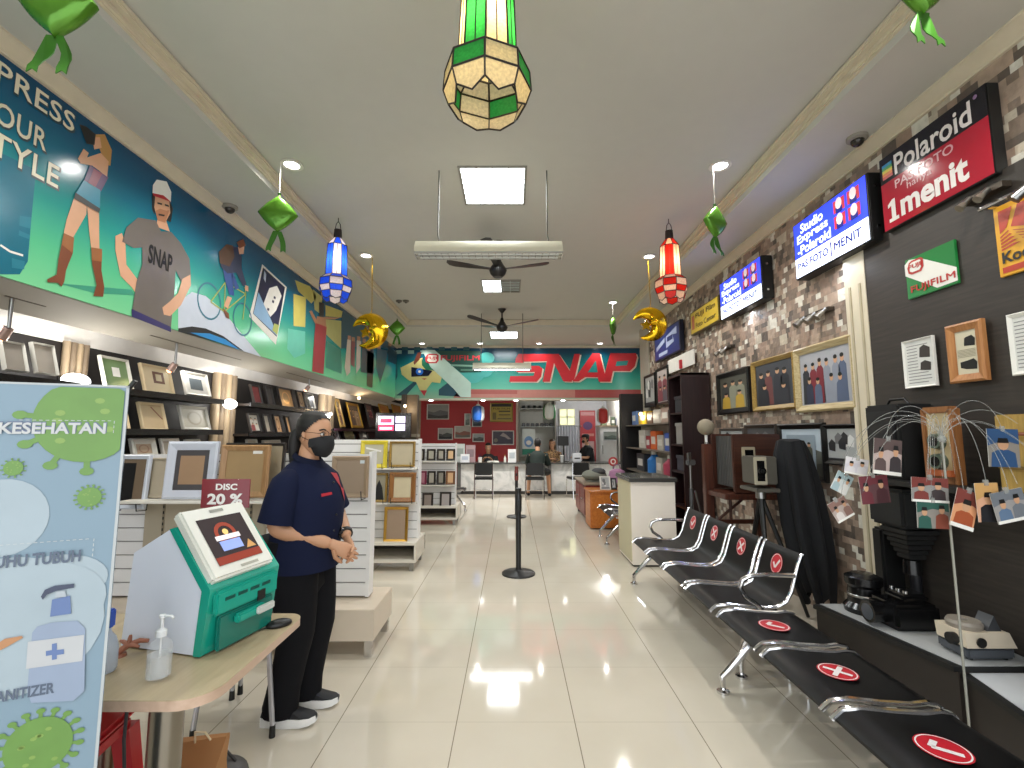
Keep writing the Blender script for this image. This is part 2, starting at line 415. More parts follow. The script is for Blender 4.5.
# ================================================================ printed mural over the left wall
PM = wallL(WL)
def crop(x0, y0, k): return lambda pts: [PM.px(x0 + x / k, y0 + y / k) for x, y in pts]
KA, KB, KC, KD = crop(0, 40, 3.073), crop(40, 110, 3.494), crop(180, 210, 5.12), crop(280, 280, 6.4)
mural = thing('wall_mural', 'long blue and green printed mural of people running along the upper left wall', 'mural', (WL, 2, 2.28))
b = MB(); MUR = gradient_mat('mural_print', 0.0, 1.17, [(0, '#7fd39a'), (.22, '#5cc08f'), (.45, '#2c9a92'), (.68, '#14708a'), (.85, '#0c5578'), (1, '#0a4264')], .16)
b.pbox(PM, Y0, Y_FAS - .05, 2.285, 3.445, -.01, .0, MUR); b.build('panel', mural)
b = MB()
b.flat(PM, KA([(-400, 330), (0, 345), (110, 400), (95, 560), (85, 680), (60, 720), (0, 720), (-400, 600)]), .001, M('#1b6d84', .2))
for q in ([(60, 540), (95, 545), (93, 580), (58, 570)], [(58, 585), (92, 600), (88, 612), (56, 600)], [(35, 670), (75, 680), (73, 705), (35, 700)]): b.flat(PM, KA(q), .002, M('#2d7f93', .2))
b.line(PM, KA([(0, 630), (30, 650), (70, 662)]), .012, .002, PAPER); b.build('dark_panel_print', mural)
def letter(b, t, a0, b0, a1, b1):
    b.text(PM, t, a0 - .008, b0 - .012, a1 + .012, b1 + .004, .002, M('#1c3b44', .3), bold=.03, space=1.05)
    b.text(PM, t, a0, b0, a1, b1, .004, M('#e4ddc4', .3), bold=.012, space=1.05)
b = MB(); 
def row(txt, xl, yl, n_vis, xr, yb, yt):
    aL = PM.px(xl, yl)[0]; aR, b0 = PM.px(xr, yb); b1 = PM.px(xr - 4, yt)[1]; k = (aR - aL) / n_vis; b = MB(); letter(b, txt, aR - k * len(txt), b0, aR, b1); b.build('lettering', mural)
row('EXPRESS', 6.5, 100, 4, 73, 133, 111); row('YOUR', 13, 125, 2, 45, 152, 128); row('STYLE', 9, 168, 3, 57, 189, 164)
SK = M('#d8a583', .3); SKD = M('#b9805e', .3); HAIRB = M('#b88a4d', .3); BROWN = M('#7d4428', .3); SHG = M('#3f9a7d', .3)
# woman with a camera
b = MB()
def P(k, pts, h, m): b.flat(PM, k(pts), h, m)
P(KB, [(60, 605), (320, 628), (330, 648), (190, 640)], .001, SHG)
P(KB, [(185, 85), (225, 85), (250, 140), (245, 195), (228, 190), (205, 130)], .002, HAIRB)
P(KB, [(180, 95), (208, 95), (214, 132), (188, 138)], .003, SK)
P(KB, [(130, 170), (150, 135), (168, 150), (162, 166), (210, 150), (238, 180), (232, 236), (205, 212), (180, 194), (140, 187)], .004, SK)
P(KB, [(135, 50), (160, 58), (192, 85), (188, 122), (160, 118)], .005, BLACK)
P(KB, [(172, 192), (236, 236), (210, 285), (150, 250)], .005, M('#5b3567', .3))
P(KB, [(185, 205), (215, 222), (190, 270), (165, 255)], .006, M('#8a3a55', .3))
P(KB, [(150, 245), (208, 280), (206, 346), (122, 292)], .006, M('#2386a3', .3))
P(KB, [(118, 305), (162, 330), (160, 365), (120, 435), (110, 452), (80, 438), (92, 380)], .003, SK)
P(KB, [(163, 335), (205, 352), (205, 420), (206, 488), (178, 488), (170, 420)], .003, SK)
P(KB, [(120, 288), (207, 345), (203, 360), (115, 308)], .007, BLACK)
P(KB, [(80, 430), (116, 446), (112, 500), (88, 560), (82, 600), (72, 618), (60, 604), (24, 602), (22, 592), (55, 575), (62, 520)], .005, BROWN)
P(KB, [(80, 430), (116, 446), (110, 500), (72, 470)], .006, M('#9a6238', .3))
P(KB, [(176, 480), (214, 486), (212, 560), (222, 618), (218, 652), (184, 650), (195, 612), (180, 540)], .005, BROWN)
P(KB, [(176, 480), (214, 486), (213, 530), (178, 525)], .006, M('#9a6238', .3))
b.build('woman_print', mural)
# man in a grey shirt
b = MB(); SHIRT = M('#6f6862', .3)
P(KB, [(392, 262), (402, 300), (400, 368), (390, 345)], .002, BLACK); P(KB, [(450, 310), (464, 345), (456, 392), (440, 385)], .002, BLACK)
P(KB, [(402, 292), (450, 312), (454, 360), (436, 394), (410, 386), (398, 340)], .003, SK)
P(KB, [(402, 352), (418, 345), (440, 352), (450, 350), (436, 394), (410, 386)], .004, SKD)
for q in ([(408, 322), (424, 326), (424, 332), (408, 328)], [(434, 328), (448, 333), (448, 339), (434, 334)], [(412, 362), (434, 366), (432, 372), (412, 368)]): P(KB, q, .005, BLACK)
P(KB, [(408, 384), (440, 388), (452, 425), (405, 408)], .003, SK)
P(KB, [(262, 440), (285, 430), (297, 470), (300, 540), (345, 600), (358, 650), (345, 660), (320, 620), (280, 580), (262, 490)], .003, SK)
P(KB, [(495, 590), (523, 575), (525, 612), (490, 682), (452, 720), (430, 715), (425, 690), (450, 670), (480, 640)], .006, SK)
P(KB, [(340, 376), (402, 386), (420, 424), (456, 426), (490, 465), (520, 520), (525, 580), (492, 600), (472, 560), (466, 650), (455, 764), (320, 700), (335, 600), (355, 540), (355, 480), (325, 482), (285, 460), (300, 410)], .005, SHIRT)
P(KB, [(318, 695), (455, 758), (455, 776), (318, 722)], .006, M('#3a3566', .3))
P(KB, [(390, 290), (392, 262), (405, 243), (440, 250), (456, 286), (454, 322), (428, 300)], .006, PAPER)
P(KB, [(390, 290), (428, 298), (456, 322), (430, 312), (394, 300)], .007, RED)
(a0, _), (a1, _) = KB([(376, 500), (460, 530)]); (_, b1), (_, b0) = KB([(418, 486), (418, 553)])
b.text(PM, 'SNAP', a0, b0, a1, b1, .007, BLACK, bold=.03)
b.build('man_print', mural)
# cyclist and the white slope
b = MB()
P(KC, [(-10, 470), (60, 420), (130, 440), (210, 505), (300, 615), (415, 752), (330, 725), (-10, 612)], .001, M('#c3cbd8', .3))
P(KC, [(-10, 606), (60, 596), (130, 606), (220, 645), (325, 722), (200, 682), (-10, 622)], .002, BLACK)
P(KC, [(50, 628), (150, 632), (230, 662), (305, 715), (180, 672)], .003, M('#1583c4', .3))
b.build('slope_print', mural)
b = MB(); WHL = M('#1f6f86', .3); YEL = M('#a9b352', .3)
for cx, cy in ((150, 467), (320, 560)):
    (ca, cb), = KC([(cx, cy)]); b.ringf(PM, ca, cb, .150, .166, .003, WHL, 24)
for q in ([(155, 470), (230, 370), (335, 430), (320, 560)], [(230, 370), (225, 520), (335, 430)], [(155, 470), (225, 520)], [(335, 430), (330, 395)]): b.line(PM, KC(q), .012, .004, YEL)
NAVY = M('#17264f', .3)
P(KC, [(240, 440), (264, 450), (242, 505), (222, 492)], .005, SK); P(KC, [(215, 500), (247, 530), (250, 558), (233, 550)], .006, BROWN)
P(KC, [(215, 290), (265, 310), (275, 440), (250, 432), (225, 350)], .005, M('#1e4b93', .3))
P(KC, [(265, 310), (300, 400), (280, 410), (262, 340)], .005, M('#1e4b93', .3))
P(KC, [(205, 220), (240, 180), (290, 190), (312, 240), (312, 300), (337, 380), (320, 390), (285, 320), (240, 325), (205, 290)], .006, NAVY)
P(KC, [(195, 215), (235, 175), (268, 183), (275, 240), (250, 290), (200, 272)], .007, M('#5b3b26', .3))
P(KC, [(293, 190), (326, 183), (322, 225), (300, 226)], .007, SK); P(KC, [(286, 165), (320, 148), (332, 182), (300, 197)], .008, BROWN)
P(KC, [(330, 385), (346, 390), (346, 418), (330, 412)], .007, SK)
b.build('cyclist_print', mural)
b = MB()
P(KC, [(420, 278), (546, 395), (490, 690), (353, 545)], .002, PAPER); P(KC, [(424, 294), (536, 396), (494, 650), (372, 530)], .003, M('#161a42', .3))
P(KC, [(400, 420), (470, 575), (496, 645), (374, 530)], .004, M('#8fb6d8', .3)); P(KC, [(455, 400), (495, 388), (518, 440), (490, 515), (460, 548), (425, 480)], .005, PAPER)
P(KC, [(430, 310), (440, 330), (436, 372), (426, 350)], .004, M('#b9c4dd', .3)); P(KC, [(480, 580), (505, 590), (495, 640), (470, 615)], .005, YEL)
for x, y in ((478, 440), (470, 460), (445, 500)): P(KC, [(x, y), (x + 10, y + 5), (x + 8, y + 18), (x - 2, y + 12)], .006, M('#3d3d55', .3))
b.build('photo_print', mural)
# farther group: dress, stacked cylinders, dancers
b = MB(); CY = M('#c3b95e', .3); CY2 = M('#b9b56c', .3)
P(KD, [(95, 0), (190, 40), (235, 110), (200, 150), (115, 70)], .002, CY); P(KD, [(85, 88), (165, 112), (160, 302), (85, 294)], .003, M('#d3c667', .3))
P(KD, [(210, 60), (270, 110), (262, 220), (220, 190)], .002, CY2); P(KD, [(285, 250), (392, 262), (390, 440), (290, 345)], .003, CY2); P(KD, [(290, 160), (400, 200), (392, 240), (290, 232)], .003, CY)
P(KD, [(50, 310), (160, 330), (160, 470), (90, 500), (45, 440)], .002, M('#5fc0a8', .3)); P(KD, [(300, 390), (390, 450), (395, 600), (290, 560)], .002, M('#3d8a72', .3))
P(KD, [(400, 195), (700, 400), (720, 440), (560, 420), (390, 440)], .002, M('#0d4b60', .3)); b.build('shapes_print', mural)
b = MB()
P(KD, [(225, 275), (297, 300), (288, 430), (276, 602), (204, 585), (212, 440)], .005, M('#a52a33', .3)); P(KD, [(235, 232), (290, 240), (296, 305), (228, 285)], .004, SKD)
P(KD, [(248, 140), (282, 150), (278, 236), (250, 234)], .005, M('#1e1a1d', .3)); P(KD, [(185, 200), (200, 195), (240, 270), (225, 285)], .005, SKD); P(KD, [(280, 235), (350, 240), (400, 235), (350, 252), (285, 250)], .005, SKD); b.build('dress_print', mural)
for pts, cc in (([(430, 380), (452, 385), (448, 590), (425, 615), (412, 560)], '#d8c8b5'), ([(455, 390), (478, 395), (476, 560), (452, 540)], '#8a3b3b'), ([(490, 385), (517, 392), (512, 560), (485, 600)], '#d0c6b8'),
                ([(525, 400), (600, 430), (600, 600), (515, 590)], '#1f2a3d'), ([(555, 450), (600, 470), (590, 690), (555, 680)], '#4d3a2c'), ([(620, 440), (690, 450), (670, 560), (640, 660), (615, 560)], '#23485a'), ([(690, 420), (760, 470), (740, 540), (690, 520)], '#1b3342')):
    b = MB(); P(KD, pts, .004, M(cc, .3)); P(KD, [(pts[0][0] + 2, pts[0][1] - 26), (pts[0][0] + 22, pts[0][1] - 22), (pts[0][0] + 22, pts[0][1] + 4), (pts[0][0] + 2, pts[0][1])], .005, SKD); b.build('dancer_print', mural)

# ================================================================ far sign over the counter
PF = front(Y_FAS)
def fcrop(x0, y0, k): return lambda pts: [PF.px(x0 + x / k, y0 + y / k) for x, y in pts]
FL, FR = fcrop(380, 335, 7.314), fcrop(500, 335, 6.4)
sign = thing('fascia_sign', 'wide teal fascia sign with big red lettering above the far counter', 'sign', (0, Y_FAS + .15, 2.27))
b = MB(); b.bx(WL - .3, 3.0, Y_FAS + .01, Y_FAS + .3, 3.45, 3.51, CREAM); b.bx(WL - .3, 3.0, Y_FAS, Y_FAS + .3, 2.27, 3.45, gradient_mat('fascia_print', 0.0, 1.18, [(0, '#8fb79a'), (.2, '#5fb59c'), (.42, '#2f9d8c'), (.7, '#127074'), (.9, '#0d4a66'), (1, '#0c3c58')], .2, .12)); b.build('panel', sign)
def Q(k, pts, h, m): b.flat(PF, k(pts), -0 + h, m)
b = MB(); Q(FR, [(-260, 346), (110, 350), (480, 350), (480, 402), (-300, 402)], .004, M('#b8776a', .3)); Q(FR, [(-200, 352), (110, 354), (110, 378), (-200, 378)], .006, M('#a8544c', .3)); Q(FR, [(480, 350), (905, 350), (905, 402), (480, 402)], .004, M('#a54844', .3)); b.build('red_band', sign)
SN = [[(118, 122), (300, 122), (300, 168), (152, 172), (150, 198), (250, 198), (272, 215), (262, 268), (235, 300), (58, 300), (66, 264), (215, 262), (222, 238), (110, 238), (95, 215), (100, 150)],
      [(300, 122), (375, 122), (470, 265), (458, 300), (405, 298), (345, 180), (318, 300), (272, 300), (300, 168)], [(475, 122), (512, 122), (478, 275), (466, 296), (440, 252)],
      [(590, 118), (637, 118), (682, 300), (632, 300), (626, 272), (545, 270), (502, 298), (464, 298)], [(705, 118), (868, 118), (876, 142), (862, 200), (830, 232), (722, 232), (706, 300), (655, 300), (690, 170)]]
HO = [[(612, 165), (624, 240), (560, 240)], [(745, 170), (820, 165), (810, 195), (738, 200)]]
b = MB(); CRM = M('#e3d6c4', .3)
for k, q in enumerate(SN): Q(FR, [(x + 9, y + 6) for x, y in q], .012 + .001 * k, CRM)
for k, q in enumerate(SN): Q(FR, q, .02 + .001 * k, M('#c9252f', .3))
for q in HO: Q(FR, q, .027, M('#238a86', .3))
b.build('red_lettering', sign)
b = MB(); Q(FL, [(150, 240), (250, 190), (310, 165), (312, 200), (380, 258), (462, 280), (440, 352), (380, 345), (340, 400), (320, 442), (290, 400), (265, 345), (215, 335), (160, 290)], .008, M('#cfc580', .3))
Q(FL, [(245, 205), (275, 130), (306, 122), (290, 180), (252, 218)], .010, M('#6b3326', .3)); Q(FL, [(230, 235), (385, 262), (355, 300), (230, 306)], .012, M('#0b1430', .2)); Q(FL, [(295, 405), (345, 405), (325, 447)], .012, RED)
ca, cb = PF.px(380 + 290 / 7.314, 335 + 268 / 7.314); b.disc(PF, ca, cb, .085, .08, .014, M('#2a6fd0', .2)); b.disc(PF, ca, cb, .03, .03, .016, PAPER)
Q(FL, [(305, 318), (345, 318), (325, 328)], .012, RED); b.build('face_print', sign)
b = MB()
for x in (160, 250, 340, 430, 520, 610): Q(FL, [(x, 88), (x + 44, 88), (x + 44, 112), (x, 112)], .004, M('#144f55', .3))
for x in (115, 205, 295): Q(FL, [(x, 112), (x + 44, 112), (x + 44, 138), (x, 138)], .004, M('#9fbfb4', .3))
b.build('checker_print', sign); b = MB(); Q(FL, [(120, 442), (250, 340), (275, 348), (190, 442)], .004, M('#0e4657', .3)); b.build('swirl_print', sign); b = MB(); Q(FL, [(430, 400), (500, 345), (600, 452), (430, 442)], .004, M('#0e4657', .3)); b.build('swirl_print', sign); b = MB(); Q(FL, [(30, 60), (120, 120), (130, 300), (60, 440), (20, 440)], .003, M('#17595c', .3))
b.build('swirl_print', sign); b = MB()
for cx, cy, r in ((680, 290, .2), (760, 260, .16), (780, 170, .14), (620, 260, .15)):
    a_, c_ = PF.px(380 + cx / 7.314, 335 + cy / 7.314); b.disc(PF, a_, c_, r * 1.3, r, .003 + .0005 * r, M('#47aaa4', .3)); b.build('bubble_print', sign); b = MB()
b = MB(); Q(FL, [(400, 115), (735, 118), (740, 272), (590, 276), (500, 205)], .010, M('#17493f', .5)); Q(FL, [(308, 110), (400, 110), (665, 350), (665, 455), (590, 455), (540, 395), (370, 235)], .012, M('#b9d2c6', .3)); Q(FL, [(305, 175), (392, 255), (340, 258), (308, 222)], .012, M('#1d6a4c', .3))
a0, b0 = PF.px(380 + 445 / 7.314, 335 + 197 / 7.314); a1, b1 = PF.px(380 + 728 / 7.314, 335 + 150 / 7.314); b.text(PF, 'FUJIFILM', a0, b0, a1, b1, .014, M('#b9303a', .3), bold=.012)
a0, b0 = PF.px(380 + 330 / 7.314, 335 + 208 / 7.314); a1, b1 = PF.px(380 + 430 / 7.314, 335 + 138 / 7.314)
def fuji_logo(b, pl, a0, b0, a1, b1, h, red, bg):
    w, t = a1 - a0, b1 - b0
    b.flat(pl, [(a0 + w * x, b0 + t * y) for x, y in ((.0, .55), (.12, .9), (.3, 1), (.85, 1), (1, .85), (1, .3), (.85, 0), (.25, 0), (.05, .15))], h, red)
    b.flat(pl, [(a0 + w * x, b0 + t * y) for x, y in ((.14, .55), (.22, .8), (.35, .86), (.8, .86), (.87, .78), (.87, .32), (.76, .14), (.3, .14), (.17, .25))], h + .002, bg)
    b.text(pl, 'FUJI', a0 + .12 * w, b0 + .33 * t, a0 + .88 * w, b0 + .7 * t, h + .004, red, bold=.03)
fuji_logo(b, PF, a0, b0, a1, b1, .014, M('#b9303a', .3), M('#d8cfc4', .3)); Q(FL, [(520, 215), (735, 222), (735, 235), (520, 228)], .013, M('#7ea796', .3)); Q(FL, [(590, 250), (735, 252), (735, 262), (590, 262)], .013, M('#5f8a7a', .3)); b.build('logo_print', sign)
# ================================================================ signs and pictures on the right wall
def rectR(pl, xr, yt, xl, yb):
    """rectangle on the right wall from its top-right and bottom-left corners in the frame"""
    a1, b1 = pl.px(xr, yt); a0, b0 = pl.px(xl, yb); return a0, b0, a1, b1
PS = wallR(2.50)
def SUB(r, u0, v0, u1, v1): return (r[0] + (r[2] - r[0]) * u0, r[1] + (r[3] - r[1]) * v0, r[0] + (r[2] - r[0]) * u1, r[1] + (r[3] - r[1]) * v1)
# --- big red and black sign
r = rectR(PS, 985.5, 82, 885, 233)
t = thing('shop_sign', 'red and black sign with white lettering high on the stone wall, nearest sign', 'sign', PS.T(r[0], r[1]))
b = MB(); b.pbox(PS, r[0], r[2], r[1], r[3], -.07, 0, BLACK, .004)
q = SUB(r, .005, .01, .995, .64); b.rect(PS, *q, .002, M('#ad1f33', .12)); q = SUB(r, .005, .64, .995, .99); b.rect(PS, *q, .002, M('#11121c', .12)); b.build('panel', t)
b = MB(); WL_ = M('#e6dedb', .3)
b.text(PS, 'Polaroid', *SUB(r, .17, .665, .88, .93), .004, WL_, bold=.018); b.build('lettering', t); b = MB(); b.text(PS, 'PAS FOTO', *SUB(r, .16, .49, .72, .60), .004, M('#d9a6ab', .3), bold=.012)
b.build('lettering', t); b = MB(); b.text(PS, 'hanya', *SUB(r, .28, .37, .52, .485), .004, M('#d9a6ab', .3)); b.build('lettering', t); b = MB(); b.flat(PS, [SUB(r, u, v, 0, 0)[:2] for u, v in ((.07, .09), (.175, .09), (.175, .135), (.145, .135), (.145, .38), (.115, .38), (.065, .33), (.065, .285), (.1, .305), (.1, .135), (.07, .135))], .004, WL_); b.text(PS, 'menit', *SUB(r, .20, .09, .82, .38), .004, WL_, bold=.035)
b.build('lettering', t); b = MB()
for k, cc in enumerate(('#c0392f', '#d9772b', '#d9c53a', '#4a9a5c', '#2f86b8')):
    b.rect(PS, *SUB(r, .035, .69 + k * .04, .145, .73 + k * .04), .004, M(cc, .3))
b.build('stripe_print', t); b = MB(); b.disc(PS, *SUB(r, .92, .92, .92, .92)[:2], .012, .012, .004, M('#8a6a90', .3)); b.build('trade_mark_print', t)
# --- two blue light boxes
BLU = M('#2a3fe0', .3, emit=.9 * E_BOX, var=0); WLIT = M('#e3ecff', .3, emit=1.0 * E_BOX, var=0); BTX = M('#1d2f9a', .3, var=0)
def light_box(xr, yt, xl, yb, label):
    pl = wallR(2.46); r = rectR(pl, xr, yt, xl, yb)
    t = thing('light_box_sign', label, 'sign', pl.T(r[0], r[1]), 0, 'blue light box signs')
    b = MB(); b.pbox(pl, r[0], r[2], r[1], r[3], -.11, 0, BLACK, .006)
    for k in (.2, .8): b.box(pl.T(r[2] + .002, r[1] + (r[3] - r[1]) * k, -.05), (.02, .006, .02), CHROME)
    b.build('case', t)
    b = MB(); b.rect(pl, *SUB(r, .02, .36, .98, .98), .003, BLU); b.rect(pl, *SUB(r, .02, .02, .98, .36), .003, WLIT)
    b.text(pl, 'Studio', *SUB(r, .13, .76, .46, .93), .006, WLIT, bold=.02); b.text(pl, 'Express', *SUB(r, .07, .56, .52, .75), .006, WLIT, bold=.02); b.text(pl, '-Polaroid', *SUB(r, .07, .39, .55, .56), .006, WLIT, bold=.02)
    b.text(pl, 'PAS FOTO', *SUB(r, .06, .14, .50, .27), .006, BTX, bold=.022); b.flat(pl, [SUB(r, u, v, 0, 0)[:2] for u, v in ((.53, .08), (.545, .08), (.545, .32), (.535, .32), (.515, .28), (.53, .285))], .006, BTX); b.text(pl, 'MENIT', *SUB(r, .58, .14, .90, .27), .006, BTX, bold=.004)
    RL = M('#c43a4a', .3, emit=.5, var=0)
    for i in (0, 1):
        for j in (0, 1):
            u, v = .60 + i * .17, .46 + j * .25
            b.rect(pl, *SUB(r, u, v, u + .14, v + .2), .005, RL); b.rect(pl, *SUB(r, u + .03, v - .02, u + .11, v + .08), .006, BTX)
            a, c_, _, _ = SUB(r, u + .07, v + .13, 0, 0); b.disc(pl, a, c_, .035, .045, .007, M('#e8d6da', .3, emit=.5, var=0), 10)
    b.build('lit_face', t)
    lamp('AREA', pl.T((r[0] + r[2]) / 2, r[1] - .02, -.06), 3, t, (.8, .88, 1), .5, pl.T((r[0] + r[2]) / 2, r[1] - 1, -.06), sy=.05)
    return t
light_box(867, 172, 796, 281, 'large blue lit box sign with white lower strip, right above the cream pilaster')
light_box(761, 255, 721, 321, 'smaller blue lit box sign with white lower strip, farther along the stone wall')
# --- yellow and dark blue plates farther on
def plate(xr, yt, xl, yb, label, c1, cb, art):
    r = rectR(PS, xr, yt, xl, yb); t = thing('wall_sign', label, 'sign', PS.T(r[0], r[1]))
    b = MB(); b.pbox(PS, r[0], r[2], r[1], r[3], -.06, 0, cb, .005); b.rect(PS, *SUB(r, .03, .05, .97, .95), .003, c1); b.build('board', t)
    b = MB(); art(b, r, t); b.build('emblem_print', t)
def art_y(b, r, t):
    d = M('#3a3218', .4); c_ = MB(); c_.text(PS, 'FUJI Film', *SUB(r, .22, .56, .9, .82), .006, d, bold=.02); c_.build('lettering', t); c_ = MB(); c_.text(PS, 'Foto Center', *SUB(r, .22, .2, .9, .42), .006, d, bold=.01); c_.build('lettering', t); b.rect(PS, *SUB(r, .07, .2, .17, .8), .006, M('#a8552c', .4))
plate(718.5, 294.5, 691, 336, 'yellow wall sign with dark lettering beside the smaller blue light box', M('#c2a52c', .35), M('#57491c', .4), art_y)
def art_b(b, r, t):
    w = M('#a9b6d6', .4); b.flat(PS, [SUB(r, *p, 0, 0)[:2] for p in ((.1, .35), (.45, .55), (.45, .72), (.1, .5))], .006, w); b.flat(PS, [SUB(r, *p, 0, 0)[:2] for p in ((.5, .7), (.9, .85), (.9, .6), (.75, .65), (.8, .4), (.5, .3))], .006, w); b.rect(PS, *SUB(r, .2, .12, .55, .24), .006, w)
    b.rect(PS, *SUB(r, .55, .5, .75, .66), .008, M('#22346f', .4))
plate(679.5, 319, 655, 363, 'dark blue wall sign with pale shapes, farthest sign on the stone wall', M('#1e3276', .35), M('#12162c', .4), art_b)
# --- green and white plate, yellow and red plate on the dark lining
PD = wallR(2.52)
r = rectR(PD, 954, 239, 908, 300); GRN = M('#1f7d3a', .3)
t = thing('enamel_plate', 'green and white enamel plate with red lettering on the dark wall lining', 'sign', PD.T(r[0], r[1]))
b = MB(); b.pbox(PD, r[0], r[2], r[1], r[3], -.015, 0, GRN, .003); pt = lambda u, v: SUB(r, u, v, 0, 0)[:2]
b.flat(PD, [pt(0, .88), pt(0, .60), pt(.62, .05), pt(1, .06), pt(1, .36), pt(.34, .90), pt(.1, .97)], .002, PAPER); b.build('board', t)
b = MB(); RD = M('#bb3530', .35); fuji_logo(b, PD, *SUB(r, .06, .58, .40, .92), .004, RD, PAPER); b.text(PD, 'FUJIFILM', *SUB(r, .10, .09, .97, .29), .004, RD, bold=.012); b.build('lettering', t)
r = rectR(PD, 1046, 184, 1000, 278)
t = thing('enamel_plate', 'yellow and red enamel plate with black lettering at the right edge of the dark lining', 'sign', PD.T(r[0], r[1]))
b = MB(); KY, KR = M('#e0a424', .35), M('#b8402a', .35); b.pbox(PD, r[0], r[2], r[1], r[3], -.015, 0, KY, .003); pt = lambda u, v: SUB(r, u, v, 0, 0)[:2]
b.flat(PD, [pt(.10, .92), pt(.38, .92), pt(.24, .66), pt(.10, .60)], .002, KR); b.flat(PD, [pt(.48, .92), pt(.92, .92), pt(.92, .5), pt(.32, .65)], .002, KR)
for k in range(5): b.flat(PD, [pt(.10, .56 - k * .045), pt(.26 + k * .02, .615 - k * .05), pt(.28 + k * .05, .60 - k * .05), pt(.10, .535 - k * .045)], .002, KR); b.flat(PD, [pt(.34 + k * .05, .60 - k * .05), pt(.92, .46 - k * .03), pt(.92, .445 - k * .03), pt(.36 + k * .05, .585 - k * .05)], .002, KR)
b.rect(PD, *SUB(r, .08, .04, .92, .12), .002, KR); b.build('board', t)
b = MB(); b.text(PD, 'Kodak', *SUB(r, .10, .17, .95, .33), .004, BLACK, bold=.03); b.build('lettering', t)

# ---------------------------------------------------------------- pictures
def people_art(b, pl, r, h, seed, n, bg, cols, skin='#c79a78'):
    rnd = random.Random(seed); a0, b0, a1, b1 = r; w, t = a1 - a0, b1 - b0; sk = M(skin, .4)
    b.rect(pl, a0, b0, a1, b1, h, M(bg, .35))
    for row, (base, size) in enumerate(((.30, .54), (.04, .50))):
        k = n if row == 0 else max(2, n - 2)
        for i in range(k):
            u = (i + .5 + rnd.uniform(-.15, .15)) / k; x = a0 + w * (.08 + .84 * u); y = b0 + t * base; hh = t * size * rnd.uniform(.92, 1.05); ww = w / n * .42
            col = M(rnd.choice(cols), .4); z = h + .001 + .001 * row
            b.flat(pl, [(x - ww * 1.1, max(b0, y - (t * .26 if row == 0 else 0))), (x + ww * 1.1, max(b0, y - (t * .26 if row == 0 else 0))), (x + ww * .95, y + hh * .62), (x + ww * .4, y + hh * .74), (x - ww * .4, y + hh * .74), (x - ww * .95, y + hh * .62)], z, col)
            b.disc(pl, x, y + hh * .83, ww * .48, hh * .12, z + .0005, sk, 10); b.disc(pl, x, y + hh * .91, ww * .5, hh * .07, z + .0008, BLACK, 8)
def mono_art(b, pl, r, h, seed, dark=False):
    rnd = random.Random(seed); a0, b0, a1, b1 = r; w, t = a1 - a0, b1 - b0
    b.rect(pl, a0, b0, a1, b1, h, M('#4a4a4a' if dark else '#a7a9a9', .4))
    for i in range(6):
        x, y = a0 + w * rnd.uniform(.15, .8), b0 + t * rnd.uniform(.1, .6); q = rnd.choice(('#2c2c2e', '#6e6e70', '#d6d6d4'))
        b.flat(pl, [(x - w * .1, y), (x + w * .1, y - t * .04), (x + w * .12, y + t * .22), (x, y + t * .33), (x - w * .12, y + t * .2)], h + .001 + i * .0004, M(q, .4))
    b.rect(pl, a0, b0, a1, b0 + t * .1, h + .0045, M('#333335', .4))
def land_art(b, pl, r, h, sky, mid, low):
    a0, b0, a1, b1 = r; w, t = a1 - a0, b1 - b0
    b.rect(pl, a0, b0, a1, b1, h, M(sky, .4)); b.flat(pl, [(a0, b0), (a1, b0), (a1, b0 + t * .5), (a0 + w * .6, b0 + t * .62), (a0 + w * .3, b0 + t * .45), (a0, b0 + t * .55)], h + .001, M(mid, .4)); b.flat(pl, [(a0, b0), (a1, b0), (a1, b0 + t * .28), (a0 + w * .5, b0 + t * .2), (a0, b0 + t * .34)], h + .002, M(low, .4))
def doc_art(b, pl, r, h, seed):
    rnd = random.Random(seed); a0, b0, a1, b1 = r; w, t = a1 - a0, b1 - b0
    b.rect(pl, a0, b0, a1, b1, h, M('#dcdcd8', .4)); g = M('#8b8b8a', .5)
    for i in range(13):
        y = b0 + t * (.07 + i * .068); b.rect(pl, a0 + w * .08, y, a0 + w * (.45 if 4 < i < 12 else rnd.uniform(.75, .92)), y + t * .018, h + .001, g)
    for v, s in ((.62, .26), (.34, .2)): b.flat(pl, [(a0 + w * .52, b0 + t * v), (a0 + w * .88, b0 + t * (v - .03)), (a0 + w * .9, b0 + t * (v + s * .7)), (a0 + w * .7, b0 + t * (v + s)), (a0 + w * .55, b0 + t * (v + s * .8))], h + .0015, M('#3c3634', .4))
def mat_art(b, pl, r, h, mat, inner, pad=.18):
    b.rect(pl, *r, h, M(mat, .5)); b.rect(pl, *SUB(r, pad, pad, 1 - pad, 1 - pad), h + .001, M(inner, .5))
def oval_art(b, pl, r, h, mat, inner):
    b.rect(pl, *r, h, M(mat, .5)); a, c_, _, _ = SUB(r, .5, .5, 0, 0); b.disc(pl, a, c_, (r[2] - r[0]) * .3, (r[3] - r[1]) * .36, h + .001, M(inner, .5)); b.disc(pl, a, c_, (r[2] - r[0]) * .22, (r[3] - r[1]) * .27, h + .002, M(mat, .5))
